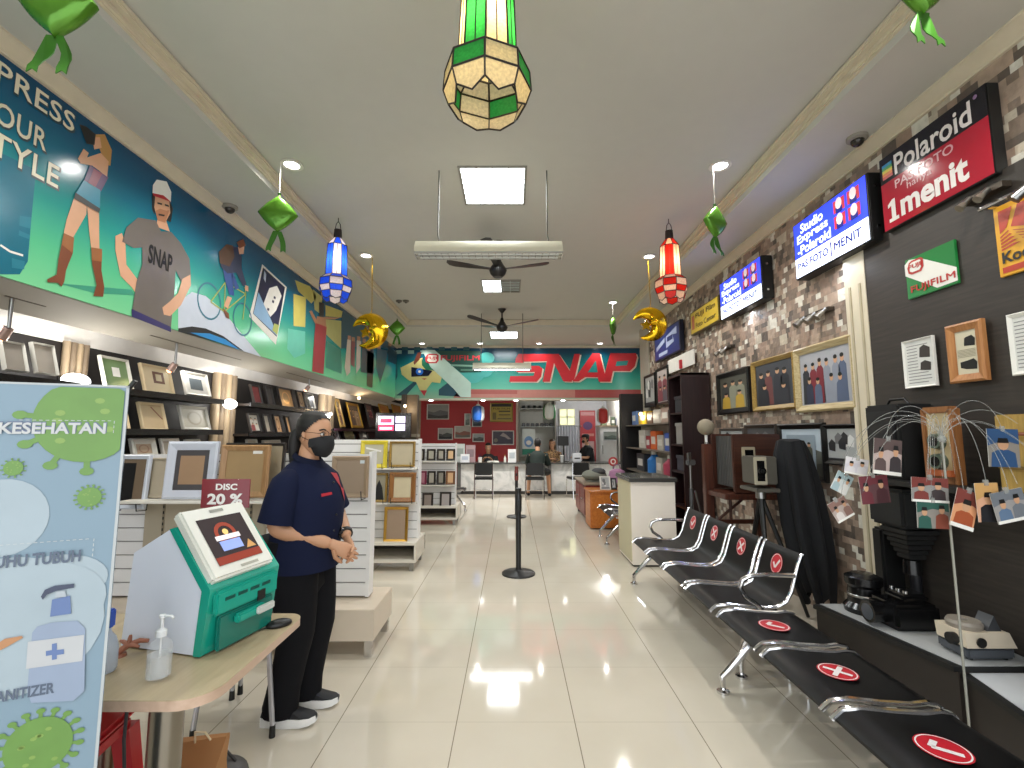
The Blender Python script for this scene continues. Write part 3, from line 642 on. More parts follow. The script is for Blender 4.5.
def framed(name, label, cat, pl, r, fw, dep, fm, art, group=None, back=0.0, inner=None, part='picture'):
    """a picture in a mitred moulding; pl is the plane of its back"""
    t = thing(name, label, cat, pl.T((r[0] + r[2]) / 2, r[1]), 0, group)
    b = MB(); a0, b0, a1, b1 = r
    prof = [(0, 0), (0, dep * .75), (fw * .25, dep), (fw * .6, dep * .8), (fw, dep * .55), (fw, 0)]
    cs = []
    for i, h in prof: cs.append([pl.T(a0 + i, b0 + i, h), pl.T(a1 - i, b0 + i, h), pl.T(a1 - i, b1 - i, h), pl.T(a0 + i, b1 - i, h)])
    vs = [p for c in cs for p in c]; n = len(prof); fs = [(4 * i + j, 4 * i + (j + 1) % 4, 4 * ((i + 1) % n) + (j + 1) % 4, 4 * ((i + 1) % n) + j) for i in range(n) for j in range(4)]
    b.add(vs, fs, fm)
    b.build('frame', t, sharp=20)
    b = MB(); q = (a0 + fw * .8, b0 + fw * .8, a1 - fw * .8, b1 - fw * .8); b.pbox(pl, q[0], q[2], q[1], q[3], 0, dep * .35, M('#6e5d49', .7)); art(b, pl, q, dep * .35 + .001); b.build(part, t)
    return t
GF = wood_mat('#7f632c', '#a98a48', .35, 1, 6); PALEG = wood_mat('#a08b60', '#c9b88f', .35, 1, 6); BKF = M('#12100f', .3)
FAM = ['#7a2430', '#2a2f45', '#8a8f9c', '#24262e', '#a63b46', '#54607a']
PP = wallR(2.575)
framed('framed_portrait', 'large pale gold framed family portrait hanging beside the cream pilaster', 'picture', PP, rectR(PP, 857, 333, 801, 413), .06, .05, PALEG, lambda b, p, r, h: people_art(b, p, r, h, 4, 6, '#a5a6ad', FAM))
framed('framed_portrait', 'gold framed group portrait hanging between the black framed and the largest portrait', 'picture', PP, rectR(PP, 797, 350.5, 757, 412), .05, .05, GF, lambda b, p, r, h: people_art(b, p, r, h, 7, 4, '#3a3c44', ['#1d1f28', '#2b2d36', '#6b3a3a', '#8a7a74']))
framed('framed_portrait', 'black framed portrait with yellow clothing hanging next to the tall dark cabinet', 'picture', PP, rectR(PP, 751, 366, 721, 415), .06, .05, BKF, lambda b, p, r, h: people_art(b, p, r, h, 11, 3, '#4c4a40', ['#b8963a', '#8a8a78', '#a88a4a', '#3a3a38']))
framed('framed_photo', 'black framed photo of a group against pale sky, behind the black cloth', 'picture', PP, rectR(PP, 826, 422.5, 783, 476), .05, .04, BKF, lambda b, p, r, h: (land_art(b, p, r, h, '#b7c4cf', '#5c5f58', '#3b3d36'), people_art(b, p, SUB(r, .15, .1, .85, .85), h + .004, 3, 4, '#8d9aa5', ['#33352f', '#4a4c40'])))
framed('framed_photo', 'black and white framed photo hanging low beside the pilaster, behind the clipped photos', 'picture', PP, rectR(PP, 862, 423.5, 828, 464), .035, .035, BKF, lambda b, p, r, h: mono_art(b, p, r, h, 5))
framed('framed_photo', 'small dark framed photo on the stone wall just left of the pale sky photo', 'picture', PP, rectR(PP, 778, 423.5, 748, 455), .04, .035, M('#3a302a', .4), lambda b, p, r, h: mono_art(b, p, r, h, 6, True))
framed('framed_photo', 'small grey framed photo low on the stone wall above the wooden bellows camera', 'picture', PP, rectR(PP, 745, 428, 722, 455), .03, .03, M('#57504a', .4), lambda b, p, r, h: mono_art(b, p, r, h, 8))
framed('framed_notice', 'white framed notice with grey text on the dark lining, left of the wooden framed notice', 'notice', PD, rectR(PD, 934.5, 335, 908, 389), .012, .02, PAPER, lambda b, p, r, h: doc_art(b, p, r, h, 1), part='sheet')
def doc2(b, p, r, h):
    b.rect(p, *r, h, M('#cfc7ae', .5))
    for v in (.72, .22): b.flat(p, [SUB(r, *q, 0, 0)[:2] for q in ((.42, v - .08), (.85, v - .1), (.88, v + .05), (.75, v + .13), (.5, v + .1), (.2 if v < .5 else .45, v + .08), (.2 if v < .5 else .42, v - .04))], h + .001, BLACK)
    for i in range(6): b.rect(p, *SUB(r, .12, .40 + i * .03, .85, .41 + i * .03), h + .001, M('#8e8873', .5))
framed('framed_notice', 'light wooden framed notice with two black camera pictures on the dark lining', 'notice', PD, rectR(PD, 985, 318, 954, 384), .045, .03, wood_mat('#a0693c', '#bd8654', .4, 2, 5), doc2, part='sheet')
framed('framed_notice', 'white framed notice at the right edge of the picture on the dark lining', 'notice', PD, rectR(PD, 1048, 306, 1015.5, 376), .02, .02, PAPER, lambda b, p, r, h: doc_art(b, p, r, h, 2), part='sheet')
# two tall pictures and a white poster above the shelving
PP2 = wallR(2.50)
framed('framed_photo', 'narrow black framed tall photo above the product shelves, farther of the pair', 'picture', PP2, rectR(PP2, 655.5, 372, 646, 408), .05, .03, BKF, lambda b, p, r, h: mono_art(b, p, r, h, 9))
framed('framed_photo', 'narrow black framed tall photo with reddish figure next to the tall dark cabinet', 'picture', PP2, rectR(PP2, 668.5, 364.5, 658, 406), .05, .03, BKF, lambda b, p, r, h: people_art(b, p, r, h, 13, 2, '#b9b4b2', ['#7d3a45', '#5a5560']))
t = thing('poster_board', 'plain white poster board with a red edge on top of the shelving', 'poster', PP2.T(*rectR(PP2, 693, 349, 668, 372)[:2]))
r = rectR(PP2, 693, 349, 668, 374); b = MB(); b.pbox(PP2, r[0], r[2], r[1], r[3], -.02, 0, PAPER); b.build('board', t)
b = MB(); b.pbox(PP2, r[0] + (r[2] - r[0]) * .55, r[0] + (r[2] - r[0]) * .6, r[1], r[1] + (r[3] - r[1]) * .62, 0, .03, RED); b.build('red_edge', t)
# spot clusters on brackets
def spot_cluster(px, py, label, n, X=2.58, s=1.0):
    p = onX(px, py, X); t = thing('spotlight_bracket', label, 'light fitting', p)
    b = MB(); b.bx(p.x - .05, p.x, p.y - .22 * s, p.y + .22 * s, p.z - .015, p.z + .015, M('#4b4238', .4, .6)); b.build('bracket', t)
    for i in range(n):
        y = p.y + (i - (n - 1) / 2) * .2 * s
        b = MB(); q = V((p.x - .06, y, p.z)); d = V((-.5, .1, -.5)).normalized(); b.cyl(q, q + d * .05, .015, STEEL); b.cyl(q + d * .04, q + d * .15 * s, .03 * s, M('#8a8377', .35, .5), .045 * s); b.build('lamp_head', t)
spot_cluster(822, 313, 'three small spotlights on a bracket above the largest framed portrait', 3, 2.58, .7)
spot_cluster(729, 348, 'two small spotlights on a bracket above the black framed portrait', 2, 2.58, .7)
spot_cluster(990, 194, 'pair of small pale spotlights just below the right end of the red and black sign', 2, 2.53, .5)
t = thing('spotlight_rail', 'chrome spotlight rail above the yellow and red plate', 'light fitting', onX(1005, 195, 2.5))
p = onX(1005, 198, 2.47); b = MB(); b.tube([(2.47, p.y + .13, p.z), (2.47, p.y - .5, p.z)], .012, CHROME); b.tube([(2.54, p.y + .1, p.z), (2.47, p.y + .1, p.z)], .01, CHROME); b.build('rail', t)
b = MB(); b.cyl((2.46, p.y - .12, p.z), (2.42, p.y - .08, p.z - .05), .02, STEEL, .028); b.build('lamp_head', t)
# ================================================================ lights and hangings on the ceiling
def downlight(px, py, Z, label, power=W_DOWN):
    p = onZ(px, py, Z); t = thing('downlight', label, 'ceiling light', p, 0, 'recessed downlights')
    b = MB(); b.lathe([(.055, 0), (.085, -.004), (.088, -.012), (.06, -.014), (.055, -.004)], p, WHITE, 20); b.build('rim', t)
    b = MB(); b.lathe([(.0, -.006), (.056, -.008), (.056, -.002), (0, -.001)], p, M('#ffffff', emit=14, var=0), 20); b.build('bulb', t)
    lamp('SPOT', p + V((0, 0, -.03)), power, t, (1, .96, .9), .03, p + V((0, 0, -2)), 2.5)
    return p
DL = {}
for x_, lb in ((-1.8, 'left added downlight, out of view over the front floor'), (1.8, 'right added downlight, out of view over the front floor')):
    p_ = V((x_, 1.65, Z_CEIL)); t = thing('downlight', lb, 'ceiling light', p_, 0, 'recessed downlights'); b = MB(); b.lathe([(.055, 0), (.085, -.004), (.088, -.012), (.06, -.014), (.055, -.004)], p_, WHITE, 20); b.build('rim', t); b = MB(); b.lathe([(.0, -.006), (.056, -.008), (.056, -.002), (0, -.001)], p_, M('#ffffff', emit=14, var=0), 20); b.build('bulb', t); lamp('SPOT', p_ + V((0, 0, -.03)), W_DOWN, t, (1, .96, .9), .03, p_ + V((0, 0, -2)), 2.5)  # two unseen downlights, added to brighten the front floor
for k, px, py, lb in (('a', 292, 164, 'nearest left downlight on the main ceiling with a green pouch under it'), ('b', 720, 165, 'nearest right downlight on the main ceiling with a green pouch under it'),
                      ('c', 366, 255, 'lit downlight on the left beside the blue lantern'), ('d', 649, 256, 'lit downlight on the right beside the red lantern'), ('e', 613, 302, 'lit downlight on the right above the small far green pouch')):
    DL[k] = downlight(px, py, Z_CEIL, lb)
for i, (px, lb) in enumerate(((422, 'leftmost of the four downlights before the teal fascia sign'), (480, 'second from left of four downlights before the teal fascia sign'), (539, 'third from left of four downlights before the teal fascia sign'), (600, 'rightmost of the four downlights before the teal fascia sign'))):
    downlight(px, 343.2, Z_SOF, lb, W_DOWN * .2)
for px, lb in ((431, 'small downlight under the fascia sign, leftmost'), (483, 'small downlight under the fascia sign above the blue capsule lantern'), (516, 'small downlight under the fascia sign near its middle'), (563, 'small downlight under the fascia sign above the pane window')):
    p = onY(px, 398, Y_FAS + .12); p.z = 2.24; t = thing('downlight', lb, 'ceiling light', p, 0, 'downlights under the fascia sign')
    b = MB(); b.lathe([(0, -.012), (.04, -.012), (.05, -.004), (.05, 0), (0, 0)], p, M('#ffffff', emit=14, var=0), 16); b.build('bulb', t); lamp('SPOT', p + V((0, 0, -.03)), W_DOWN * .9, t, (1, .95, .88), .04, p + V((0, 0, -2)), 2.4)
p = V((2.55, 13.2, 2.62)); t = thing('downlight', 'bright downlight over the staff member in the white back area', 'ceiling light', p); b = MB(); b.lathe([(0, -.03), (.07, -.03), (.08, 0), (0, 0)], p, GLOW, 16); b.build('bulb', t); lamp('POINT', p + V((0, 0, -.12)), 45, t, (1, 1, 1), .06)
# recessed louvred panels
def panel_light(x0, x1, y0, y1, Z, label, split=False, power=W_PANEL):
    t = thing('panel_light', label, 'ceiling light', ((x0 + x1) / 2, (y0 + y1) / 2, Z))
    b = MB(); f = .02
    for a, c_, d, e in ((x0 - f, x1 + f, y0 - f, y0), (x0 - f, x1 + f, y1, y1 + f), (x0 - f, x0, y0, y1), (x1, x1 + f, y0, y1)): b.bx(a, c_, d, e, Z - .012, Z + .002, M('#8d8980', .5))
    b.build('frame', t)
    xm = (x0 + x1) / 2 if split else x1
    b = MB(); b.bx(x0, xm, y0, y1, Z - .004, Z - .001, M('#f2fbff', emit=7.5, var=.06, scale=12)); b.build('diffuser', t)
    if split: b = MB(); b.bx(xm, x1, y0, y1, Z - .004, Z - .001, M('#7d7b6f', .35, var=.5, scale=14)); b.build('dark_diffuser', t)
    b = MB(); n = 4; g = M('#c9d2d2', .3, .3)
    for i in range(1, n): x = x0 + (x1 - x0) * i / n; b.bx(x - .004, x + .004, y0, y1, Z - .02, Z - .005, g)
    for i in range(1, 7): y = y0 + (y1 - y0) * i / 7; b.bx(x0, x1, y - .002, y + .002, Z - .014, Z - .005, g)
    b.build('louvre', t)
    lamp('AREA', ((x0 + xm) / 2, (y0 + y1) / 2, Z - .03), power, t, (.95, 1, 1), xm - x0, ((x0 + xm) / 2, (y0 + y1) / 2, 0), sy=y1 - y0)
q0, q1 = onZ(460, 167, Z_CEIL), onZ(523, 203, Z_CEIL); panel_light(q0.x, q1.x, q0.y, q1.y, Z_CEIL, 'bright square louvred panel light recessed in the ceiling, behind the green lantern')
q0, q1 = onZ(482, 280, Z_CEIL), onZ(519, 291.5, Z_CEIL); panel_light(q0.x, q1.x, q0.y, q1.y, Z_CEIL, 'half lit square ceiling panel light behind the nearer fan', True, W_PANEL * .5)
q0, q1 = onZ(490, 331.5, Z_SOF), onZ(517, 338, Z_SOF); panel_light(q0.x, q1.x, q0.y, q1.y, Z_SOF, 'lit rectangular ceiling panel light behind the farther fan', False, W_PANEL * .5)
# hanging fluorescent battens
def batten(px0, px1, pyt, pyb, Y, label, wires, lit=True):
    p0, p1 = onY(px0, pyt, Y), onY(px1, pyb, Y); x0, x1, zt, zb = p0.x, p1.x, p0.z, p1.z
    t = thing('hanging_fluorescent_light', label, 'ceiling light', ((x0 + x1) / 2, Y, zb))
    b = MB(); h = zt - zb
    b.prism([(x0, Y - .03, zt), (x0, Y + .03, zt), (x0, Y + .07, zb + h * .42), (x0, Y + .07, zb + h * .15), (x0, Y - .07, zb + h * .15), (x0, Y - .07, zb + h * .42)], (x1 - x0, 0, 0), M('#cfc9b4', .35, .2)); b.build('housing', t)
    b = MB()
    for dy in (-.035, .035): b.cyl((x0 + .03, Y + dy, zb + h * .08), (x1 - .03, Y + dy, zb + h * .08), .013, M('#f4f8ff', emit=6.0, var=0) if lit else M('#d9dcd8', .3), seg=10)
    b.build('tube', t)
    b = MB(); n = 22
    for i in range(n + 1): x = x0 + (x1 - x0) * i / n; b.bx(x - .003, x + .003, Y - .066, Y + .066, zb, zb + h * .16, CHROME)
    for dy in (-.066, 0, .066): b.bx(x0, x1, Y + dy - .003, Y + dy + .003, zb, zb + h * .16, CHROME)
    b.build('louvre', t)
    for w in wires: x = x0 + (x1 - x0) * w; m = MB(); m.tube([(x, Y, zt - .01), (x + .01, Y, zt + .02), (x, Y, zt + .06), (x, Y, Z_SOF if Y > 8.9 else Z_CEIL)], .006, M('#57544c', .5)); m.build('wire', t)
    if lit: lamp('AREA', ((x0 + x1) / 2, Y, zb - .01), W_TUBE * .6, t, (1, 1, .97), x1 - x0, ((x0 + x1) / 2, Y, 0), sy=.15)
batten(416, 562, 242.5, 256.5, 3.72, 'nearest hanging fluorescent light with chrome louvre on two thin wires', (.15, .90), False)
batten(473, 531, 363, 370, 8.4, 'far hanging fluorescent light in front of the teal fascia sign', (.14, .86))
# ceiling fans
def fan(px, py, Y, R_, label, angs, rod):
    p = onY(px, py, Y); t = thing('ceiling_fan', label, 'fan', p); k = M('#1c1a18', .35)
    b = MB(); b.lathe([(0, -.09), (.05, -.085), (.085, -.05), (.10, -.01), (.098, .01), (.07, .05), (.04, .10), (.022, .16), (0, .17)], p, k, 20); b.build('motor', t)
    b = MB(); b.cyl(p + V((0, 0, .12)), (p.x, p.y, Z_CEIL), .013, k); b.lathe([(.02, -.07), (.07, -.01), (.075, 0), (0, 0)], (p.x, p.y, Z_CEIL), k, 18); b.build('rod', t)
    for a in angs:
        u = V((math.cos(a), math.sin(a), .2)).normalized(); w = V((-math.sin(a), math.cos(a), 0)); w = (w + V((0, 0, .10))).normalized(); b = MB(); n = u.cross(w)
        ou = [(.09, .025), (.2, .035), (.35, .065), (R_ - .08, .08), (R_ - .02, .06), (R_, 0)]
        pts = [p + u * r - w * h for r, h in ou] + [p + u * r + w * h * .8 for r, h in reversed(ou[:-1])]
        b.prism(pts, n * .008, k); b.build('blade', t)
fan(498, 270, 5.2, .62, 'black three blade ceiling fan just behind the near fluorescent light', (PI - .15, .22, -1.75), .3)
fan(502, 327, 8.1, .66, 'black three blade ceiling fan nearest the fascia sign', (2.2, .02, 3.6), .3)
# detectors and dome cameras
for px, py, lb, Z in ((230, 206, 'dark dome camera on the left dropped ceiling', Z_SOF), (857, 137, 'dark dome camera on the right dropped ceiling above the signs', Z_SOF)):
    p = onZ(px, py, Z); t = thing('dome_camera', lb, 'security camera', p); b = MB(); b.lathe([(.065, 0), (.065, -.02), (.05, -.028), (0, -.028)], p, M('#8d877c', .5), 20); b.build('base', t); b = MB(); b.ball(p + V((0, 0, -.03)), (.042, .042, .04), M('#2a2622', .15)); b.build('dome', t)
for px, lb in ((399, 'left of two small dark ceiling detectors beyond the gold crescent'), (406, 'right of two small dark ceiling detectors beyond the gold crescent')):
    p = onZ(px, 300.5, Z_CEIL); t = thing('ceiling_detector', lb, 'detector', p); b = MB(); b.lathe([(.05, 0), (.05, -.02), (.03, -.035), (0, -.035)], p, M('#6d675c', .4), 16); b.build('cap', t); b = MB(); b.ball(p + V((0, 0, -.035)), (.015, .015, .015), BLACK, 8, 6); b.build('sensor', t)

# ---------------------------------------------------------------- stained glass lanterns
def lantern(cx, cy, ztop, sc, ca, cw, label, bulbcol, power, wire_to, glow=.35, check=True):
    t = thing('stained_glass_lantern', label, 'lantern', (cx, cy, ztop - .80 * sc)); LEAD = M('#2b2320', .5, .3); N = 8; ph = 0
    A, B = glass_pane(ca, glow), glass_pane(cw, glow)
    def ring(r, z, k=0): return [V((cx + r * sc * math.cos(ph + 2 * PI * i / N + k), cy + r * sc * math.sin(ph + 2 * PI * i / N + k), ztop + z * sc)) for i in range(N)]
    lev = [('neck', .045, -.10), ('shoulder', .105, -.185), ('column', .120, -.53), ('flare', .172, -.575), ('band', .178, -.655), ('lower', .155, -.715)]
    if not check: lev = lev[:-1]
    rings = [ring(r, z) for _, r, z in lev]
    lead = MB(); cap = MB(); cap.loft([ring(.042, 0), ring(.048, -.10)], LEAD, True, False, False); cap.build('cap', t)
    g = MB()
    for k in range(len(rings) - 1):
        for i in range(N):
            j = (i + 1) % N; m = A if (i + (k if k != 1 else 1)) % 2 == 0 and (check or k in (1, 3)) else B
            g.poly([rings[k][i], rings[k][j], rings[k + 1][j], rings[k + 1][i]], m)
            lead.tube([rings[k][i], rings[k + 1][i]], .0035 * sc + .001, LEAD, 5); lead.tube([rings[k + 1][i], rings[k + 1][j]], .0035 * sc + .001, LEAD, 5)
            if k == 1: # narrow stripes on the column
                a_, c_ = rings[1][i].lerp(rings[1][j], .5), rings[2][i].lerp(rings[2][j], .5); lead.tube([a_, c_], .003 * sc, LEAD, 5)
    # scalloped skirt round the open bottom
    bot = rings[-1]; tips = [V((cx, cy, 0)) + (bot[i].lerp(bot[(i + 1) % N], .5) - V((cx, cy, 0))) * (.86 if check else .80) for i in range(N)]
    for q in tips: q.z = ztop - (.80 if check else .745) * sc
    low = [V((cx + (p.x - cx) * .88, cy + (p.y - cy) * .88, ztop - (.775 if check else .715) * sc)) for p in bot]
    for i in range(N):
        j = (i + 1) % N; g.poly([bot[i], bot[j], low[j], tips[i], low[i]], A if i % 2 and check else B)
        lead.tube([low[i], tips[i], low[j]], .003 * sc + .001, LEAD, 5); lead.tube([bot[i], low[i]], .003 * sc + .001, LEAD, 5)
    g.build('glass', t, recalc=False); lead.build('leading', t)
    h = MB(); top = V((cx, cy, ztop)); h.tube([top + V((-.03, 0, 0)), top + V((-.02, 0, .06)), top + V((0, 0, .09)), top + V((.02, 0, .06)), top + V((.03, 0, 0))], .004, LEAD); h.tube([top + V((0, 0, .08)), (cx, cy, wire_to)], .004, LEAD); h.build('hanger', t)
    bl = MB(); bp = V((cx, cy, ztop - .37 * sc)); bl.ball(bp, .035 * sc, M(bulbcol, emit=30, var=0), 12, 8); bl.build('bulb', t)
    lamp('POINT', bp, power, t, lin(bulbcol)[:3], .05 * sc)
p = onZ(341, 218, Z_CEIL); pb = onY(338, 230, p.y); lantern(pb.x, pb.y, pb.z, .92, '#2450d8', '#d9c9bd', 'blue and white checked glass lantern hanging on the left side', '#ffffff', 7, Z_CEIL)
p = onZ(668, 219, Z_CEIL); pb = onY(669, 231, p.y); lantern(pb.x, pb.y, pb.z, .92, '#c3261c', '#e3cdb8', 'red and white checked glass lantern hanging on the right side', '#ffd0a0', 7, Z_CEIL)
pb = onY(487, 111, 1.78); lantern(pb.x, 1.78, pb.z + .745, 1.0, '#2f9d4a', '#e8d3ac', 'big green and cream glass lantern hanging at the top middle', '#ffe2b0', 9, Z_CEIL, check=False)

# ---------------------------------------------------------------- green foil pouches, gold crescents
GF_ = M('#578c2a', .2, .45, var=.35, scale=9, bump=.6); GRB = M('#3d7424', .35, .2); GLD = M('#d7a91c', .14, .9, var=.2, bump=.3)
def pouch(c, s, yaw, label, hang):
    t = thing('foil_pouch', label, 'hanging decoration', c, 0, 'green foil pouches')
    c = V(c); R = Matrix.Rotation(yaw, 3, 'Z'); b = MB(); n = 24; rings = []
    for k in range(9):
        f = k / 8 * PI; rr = math.sin(f); q = []
        for i in range(n):
            a = 2 * PI * i / n; d = 1 / (abs(math.cos(a)) + abs(math.sin(a))); d = d * .75 + .25
            q.append(c + R @ V((math.cos(a) * d * s * (.08 + .92 * rr ** .55), -math.cos(f) * s * .30, math.sin(a) * d * s * (.08 + .92 * rr ** .55))))
        rings.append(q)
    b.loft(rings, GF_); b.build('pouch', t)
    b = MB(); b.lathe([(.0, -.0), (s * .12, -.0), (s * .05, s * .12), (s * .10, s * .22), (0, s * .24)], c + V((0, 0, s * .93)), GRB, 8); b.build('knot', t)
    for sg in (-1, 1):
        b = MB(); P_ = []
        for i in range(7): f = i / 6; P_.append(c + R @ V((sg * s * (.08 + .28 * math.sin(f * 1.6)), .02 * math.sin(5 * f), -s * (.95 + 1.2 * f))))
        w = R @ V((s * .13, 0, 0)); pts = [q - w for q in P_] + [P_[-1] + V((0, 0, s * .1))] + [q + w for q in reversed(P_)]
        b.prism(pts, R @ V((0, .004, 0)), GRB); b.build('ribbon', t)
    b = MB(); b.tube([c + V((0, 0, s * 1.1)), (c.x, c.y, hang)], .003, M('#b9b9ae', .5)); b.build('string', t)
def under(k, py, dx=0): d = DL[k]; q = onY(512, py, d.y); return (d.x + dx, d.y, q.z)
pouch(under('a', 214, -.09), .15, .25, 'green foil pouch with two ribbons hanging from the near left downlight', Z_CEIL)
pouch(under('b', 222, -.06), .13, .5, 'green foil pouch with two ribbons hanging from the near right downlight', Z_CEIL)
q = onY(58, 3, 1.75); pouch((q.x, q.y, q.z), .15, .1, 'green foil pouch at the top left corner, partly cut off by the picture edge', Z_SOF)
q = onY(921, -16, 1.85); pouch((q.x, q.y, q.z), .14, .15, 'green foil pouch at the top right, only its two ribbons in the picture', Z_SOF)
q = onY(397, 328, 8.0); pouch((q.x, q.y, q.z), .14, .1, 'small far green foil pouch hanging left of the fascia sign', Z_CEIL)
q = onY(613, 326, DL['e'].y); pouch((q.x, q.y, q.z), .15, 1.15, 'small far green foil pouch turned edge-on, hanging from the far right downlight', Z_CEIL)
def crescent(c, R_, label, hang, flip):
    c = V(c); t = thing('foil_crescent', label, 'hanging decoration', c, 0, 'gold foil crescents'); b = MB(); rings = []; n = 30
    for i in range(n + 1):
        a = math.radians(165 - 290 * i / n); w = R_ * 1.2 * max(.02, math.sin(PI * i / n)) ** .7; m = R_ - w * .5 - .0
        cen = V((math.cos(a), 0, math.sin(a))); q = []
        for k in range(10):
            f = 2 * PI * k / 10; q.append(c + V((cen.x * flip, 0, cen.z)) * (m + w * .5 * math.cos(f)) + V((0, w * .38 * math.sin(f), 0)))
        rings.append(q)
    b.loft(rings, GLD); b.build('crescent', t)
    b = MB(); pts = []
    for i in range(10): a = PI / 2 + PI * i / 5; r = R_ * (.34 if i % 2 == 0 else .17); pts.append(c + V((-.22 * R_ * flip + r * math.cos(a), -.02, -.08 * R_ + r * math.sin(a))))
    b.prism(pts, (0, .05, 0), GLD); b.build('star', t)
    b = MB(); b.tube([c + V((0, 0, R_ * .98)), c + V((.015, 0, R_ * 1.15)), (c.x, c.y, hang)], .004, GLD); b.build('string', t)
q = onY(370, 331, DL['c'].y + .1); crescent((q.x, q.y, q.z), .225, 'gold foil crescent with star hanging beside the blue lantern', Z_CEIL, 1)
q = onY(650, 324, DL['d'].y + .1); crescent((q.x, q.y, q.z), .215, 'gold foil crescent with star hanging below the red lantern', Z_CEIL, 1)
# ================================================================ left side: picture frames on the dark wall shelving
XS = WREC + .22                                        # front of the leaning frames
def TBlk(b, p, r, h): b.rect(p, *r, h, M('#191715', .5))
def leaning(x0, yt, x1, yb, label, fm, art, fw=.03, group=None, X=XS, cat='picture frame', name='framed_picture', lean=.28):
    """a frame leaning back on the shelf, by its top-left and bottom-right corners"""
    q0, q1 = onX(x0, yt, X), onX(x1, yb, X); q0 = onX(x0, yt, X - lean * (q0.z - q1.z)); w, h = q1.y - q0.y, q0.z - q1.z
    pl = Pl((X, q0.y, q1.z), (0, 1, 0), (-lean, 0, 1)); pl = pl.off(-.03)
    return framed(name, label, cat, pl, (0, 0, w, h), fw, .03, fm, art, group)
CARD = '#a39785'; FW1 = M('#d5cfc4', .45); FWG = M('#b9b6ac', .45); FDK = M('#2a2421', .4); FCR = M('#cdb993', .45)
flat_ = lambda c: (lambda b, p, r, h: b.rect(p, *r, h, M(c, .5)))
mat_ = lambda m, i, pad=.2: (lambda b, p, r, h: mat_art(b, p, r, h, m, i, pad))
oval_ = lambda m, i: (lambda b, p, r, h: oval_art(b, p, r, h, m, i))
G1 = 'frames leaning on the dark wall shelves'
leaning(2, 338, 30, 372, 'plain grey boarded frame on the top wall shelf, first from the left edge', FWG, flat_('#8d857a'), .008, G1)
leaning(33, 340, 60, 375, 'plain grey boarded frame on the top wall shelf, second from the left edge', FWG, flat_('#938b80'), .008, G1)
leaning(101, 353, 135, 391, 'frame with green mat and small pale centre on the top wall shelf', FWG, lambda b, p, r, h: (b.rect(p, *r, h, M('#6f8a5a', .5)), b.rect(p, *SUB(r, .36, .4, .66, .72), h + .001, PAPER)), .018, G1)
leaning(141, 361, 176, 395, 'broad cream frame with a small framed picture inset, warmly lit on the top wall shelf', FCR, lambda b, p, r, h: (b.rect(p, *r, h, M('#d8c7a2', .5)), b.rect(p, *SUB(r, .36, .35, .78, .82), h + .001, M('#6b4630', .5)), b.rect(p, *SUB(r, .46, .45, .68, .72), h + .002, M('#c5b48d', .5))), .02, G1)
leaning(183, 369, 212, 397, 'white frame with dark centre mat on the top wall shelf, beside the fluted wall light', FW1, mat_('#c9c6bd', '#4d565a', .22), .02, G1)
leaning(126, 412, 131.5, 430, 'sliver of a cream frame just right of the standing banner on the middle shelf', FCR, flat_('#bba888'), .02, G1)
leaning(139, 400, 169, 430, 'cream frame with a diagonal line on the middle shelf, below the inset-picture frame', FCR, lambda b, p, r, h: (b.rect(p, *r, h, M('#b9a27d', .5)), b.line(p, [SUB(r, .5, .9, 0, 0)[:2], SUB(r, .95, .4, 0, 0)[:2]], .012, h + .001, BROWN)), .02, G1)
leaning(179.5, 403.5, 212, 430, 'pale grey frame with an oval opening on the middle shelf', FWG, oval_('#a49e8e', '#8d8674'), .03, G1)
leaning(131, 437, 160, 458, 'frame with a brown oval portrait on the lowest wall shelf', FWG, oval_('#a08a72', '#8a6850'), .05, G1)
leaning(161, 437, 184, 460, 'pale frame on the lowest wall shelf behind the white dark-matted frame', FW1, flat_('#a79c8a'), .03, G1)
leaning(186, 438, 205, 460, 'small grey frame on the lowest wall shelf, behind the top of the white dark-matted frame', FWG, flat_('#9c9486'), .03, G1)
for x0, yt, x1, yb, fm, art, lb in ((251, 383, 264, 404, FDK, flat_('#7d2a2a'), 'dark frame with red board on the top shelf left of the staff member'), (265, 384, 276, 405.5, FDK, flat_('#3d3834'), 'dark plain frame on the top shelf, second left of the staff member'),
                                (278, 385.5, 296, 408, FDK, lambda b, p, r, h: oval_art(b, p, r, h, '#b9935f', '#e0b070'), 'warmly lit frame with round tan portrait on the top shelf above the staff member'), (296.5, 389, 307, 408, FDK, lambda b, p, r, h: oval_art(b, p, r, h, '#a98b68', '#70533c'), 'narrow tan portrait frame on the top shelf above the staff member'),
                                (307.5, 392, 316.5, 408.5, FWG, flat_('#77777a'), 'small silver grey frame on the top shelf, right end of its row'),
                                (248, 412, 262.5, 432, FDK, lambda b, p, r, h: people_art(b, p, r, h, 21, 2, '#a09688', ['#8a3a3a', '#c7c0b4']), 'frame with reddish edge on the middle shelf left of the staff member'), (263, 413, 273, 432.5, FDK, flat_('#a99f90'), 'dark frame with pale board on the middle shelf, second of its row'),
                                (273.5, 413.5, 284.5, 433, FDK, lambda b, p, r, h: oval_art(b, p, r, h, '#c29a70', '#8a5f40'), 'orange toned frame on the middle shelf, third of its row'), (285, 415, 293, 433, FDK, flat_('#c79b6a'), 'orange toned narrow frame on the middle shelf behind the head of the staff member'),
                                (247, 438, 262, 460, FWG, flat_('#b0a796'), 'grey frame on the lowest shelf above the tan counter frame'), (263, 439, 285, 460, FWG, flat_('#b5ad9c'), 'pale frame on the lowest shelf just left of the head of the staff member')):
    leaning(x0, yt, x1, yb, lb, fm, art, .02, G1)
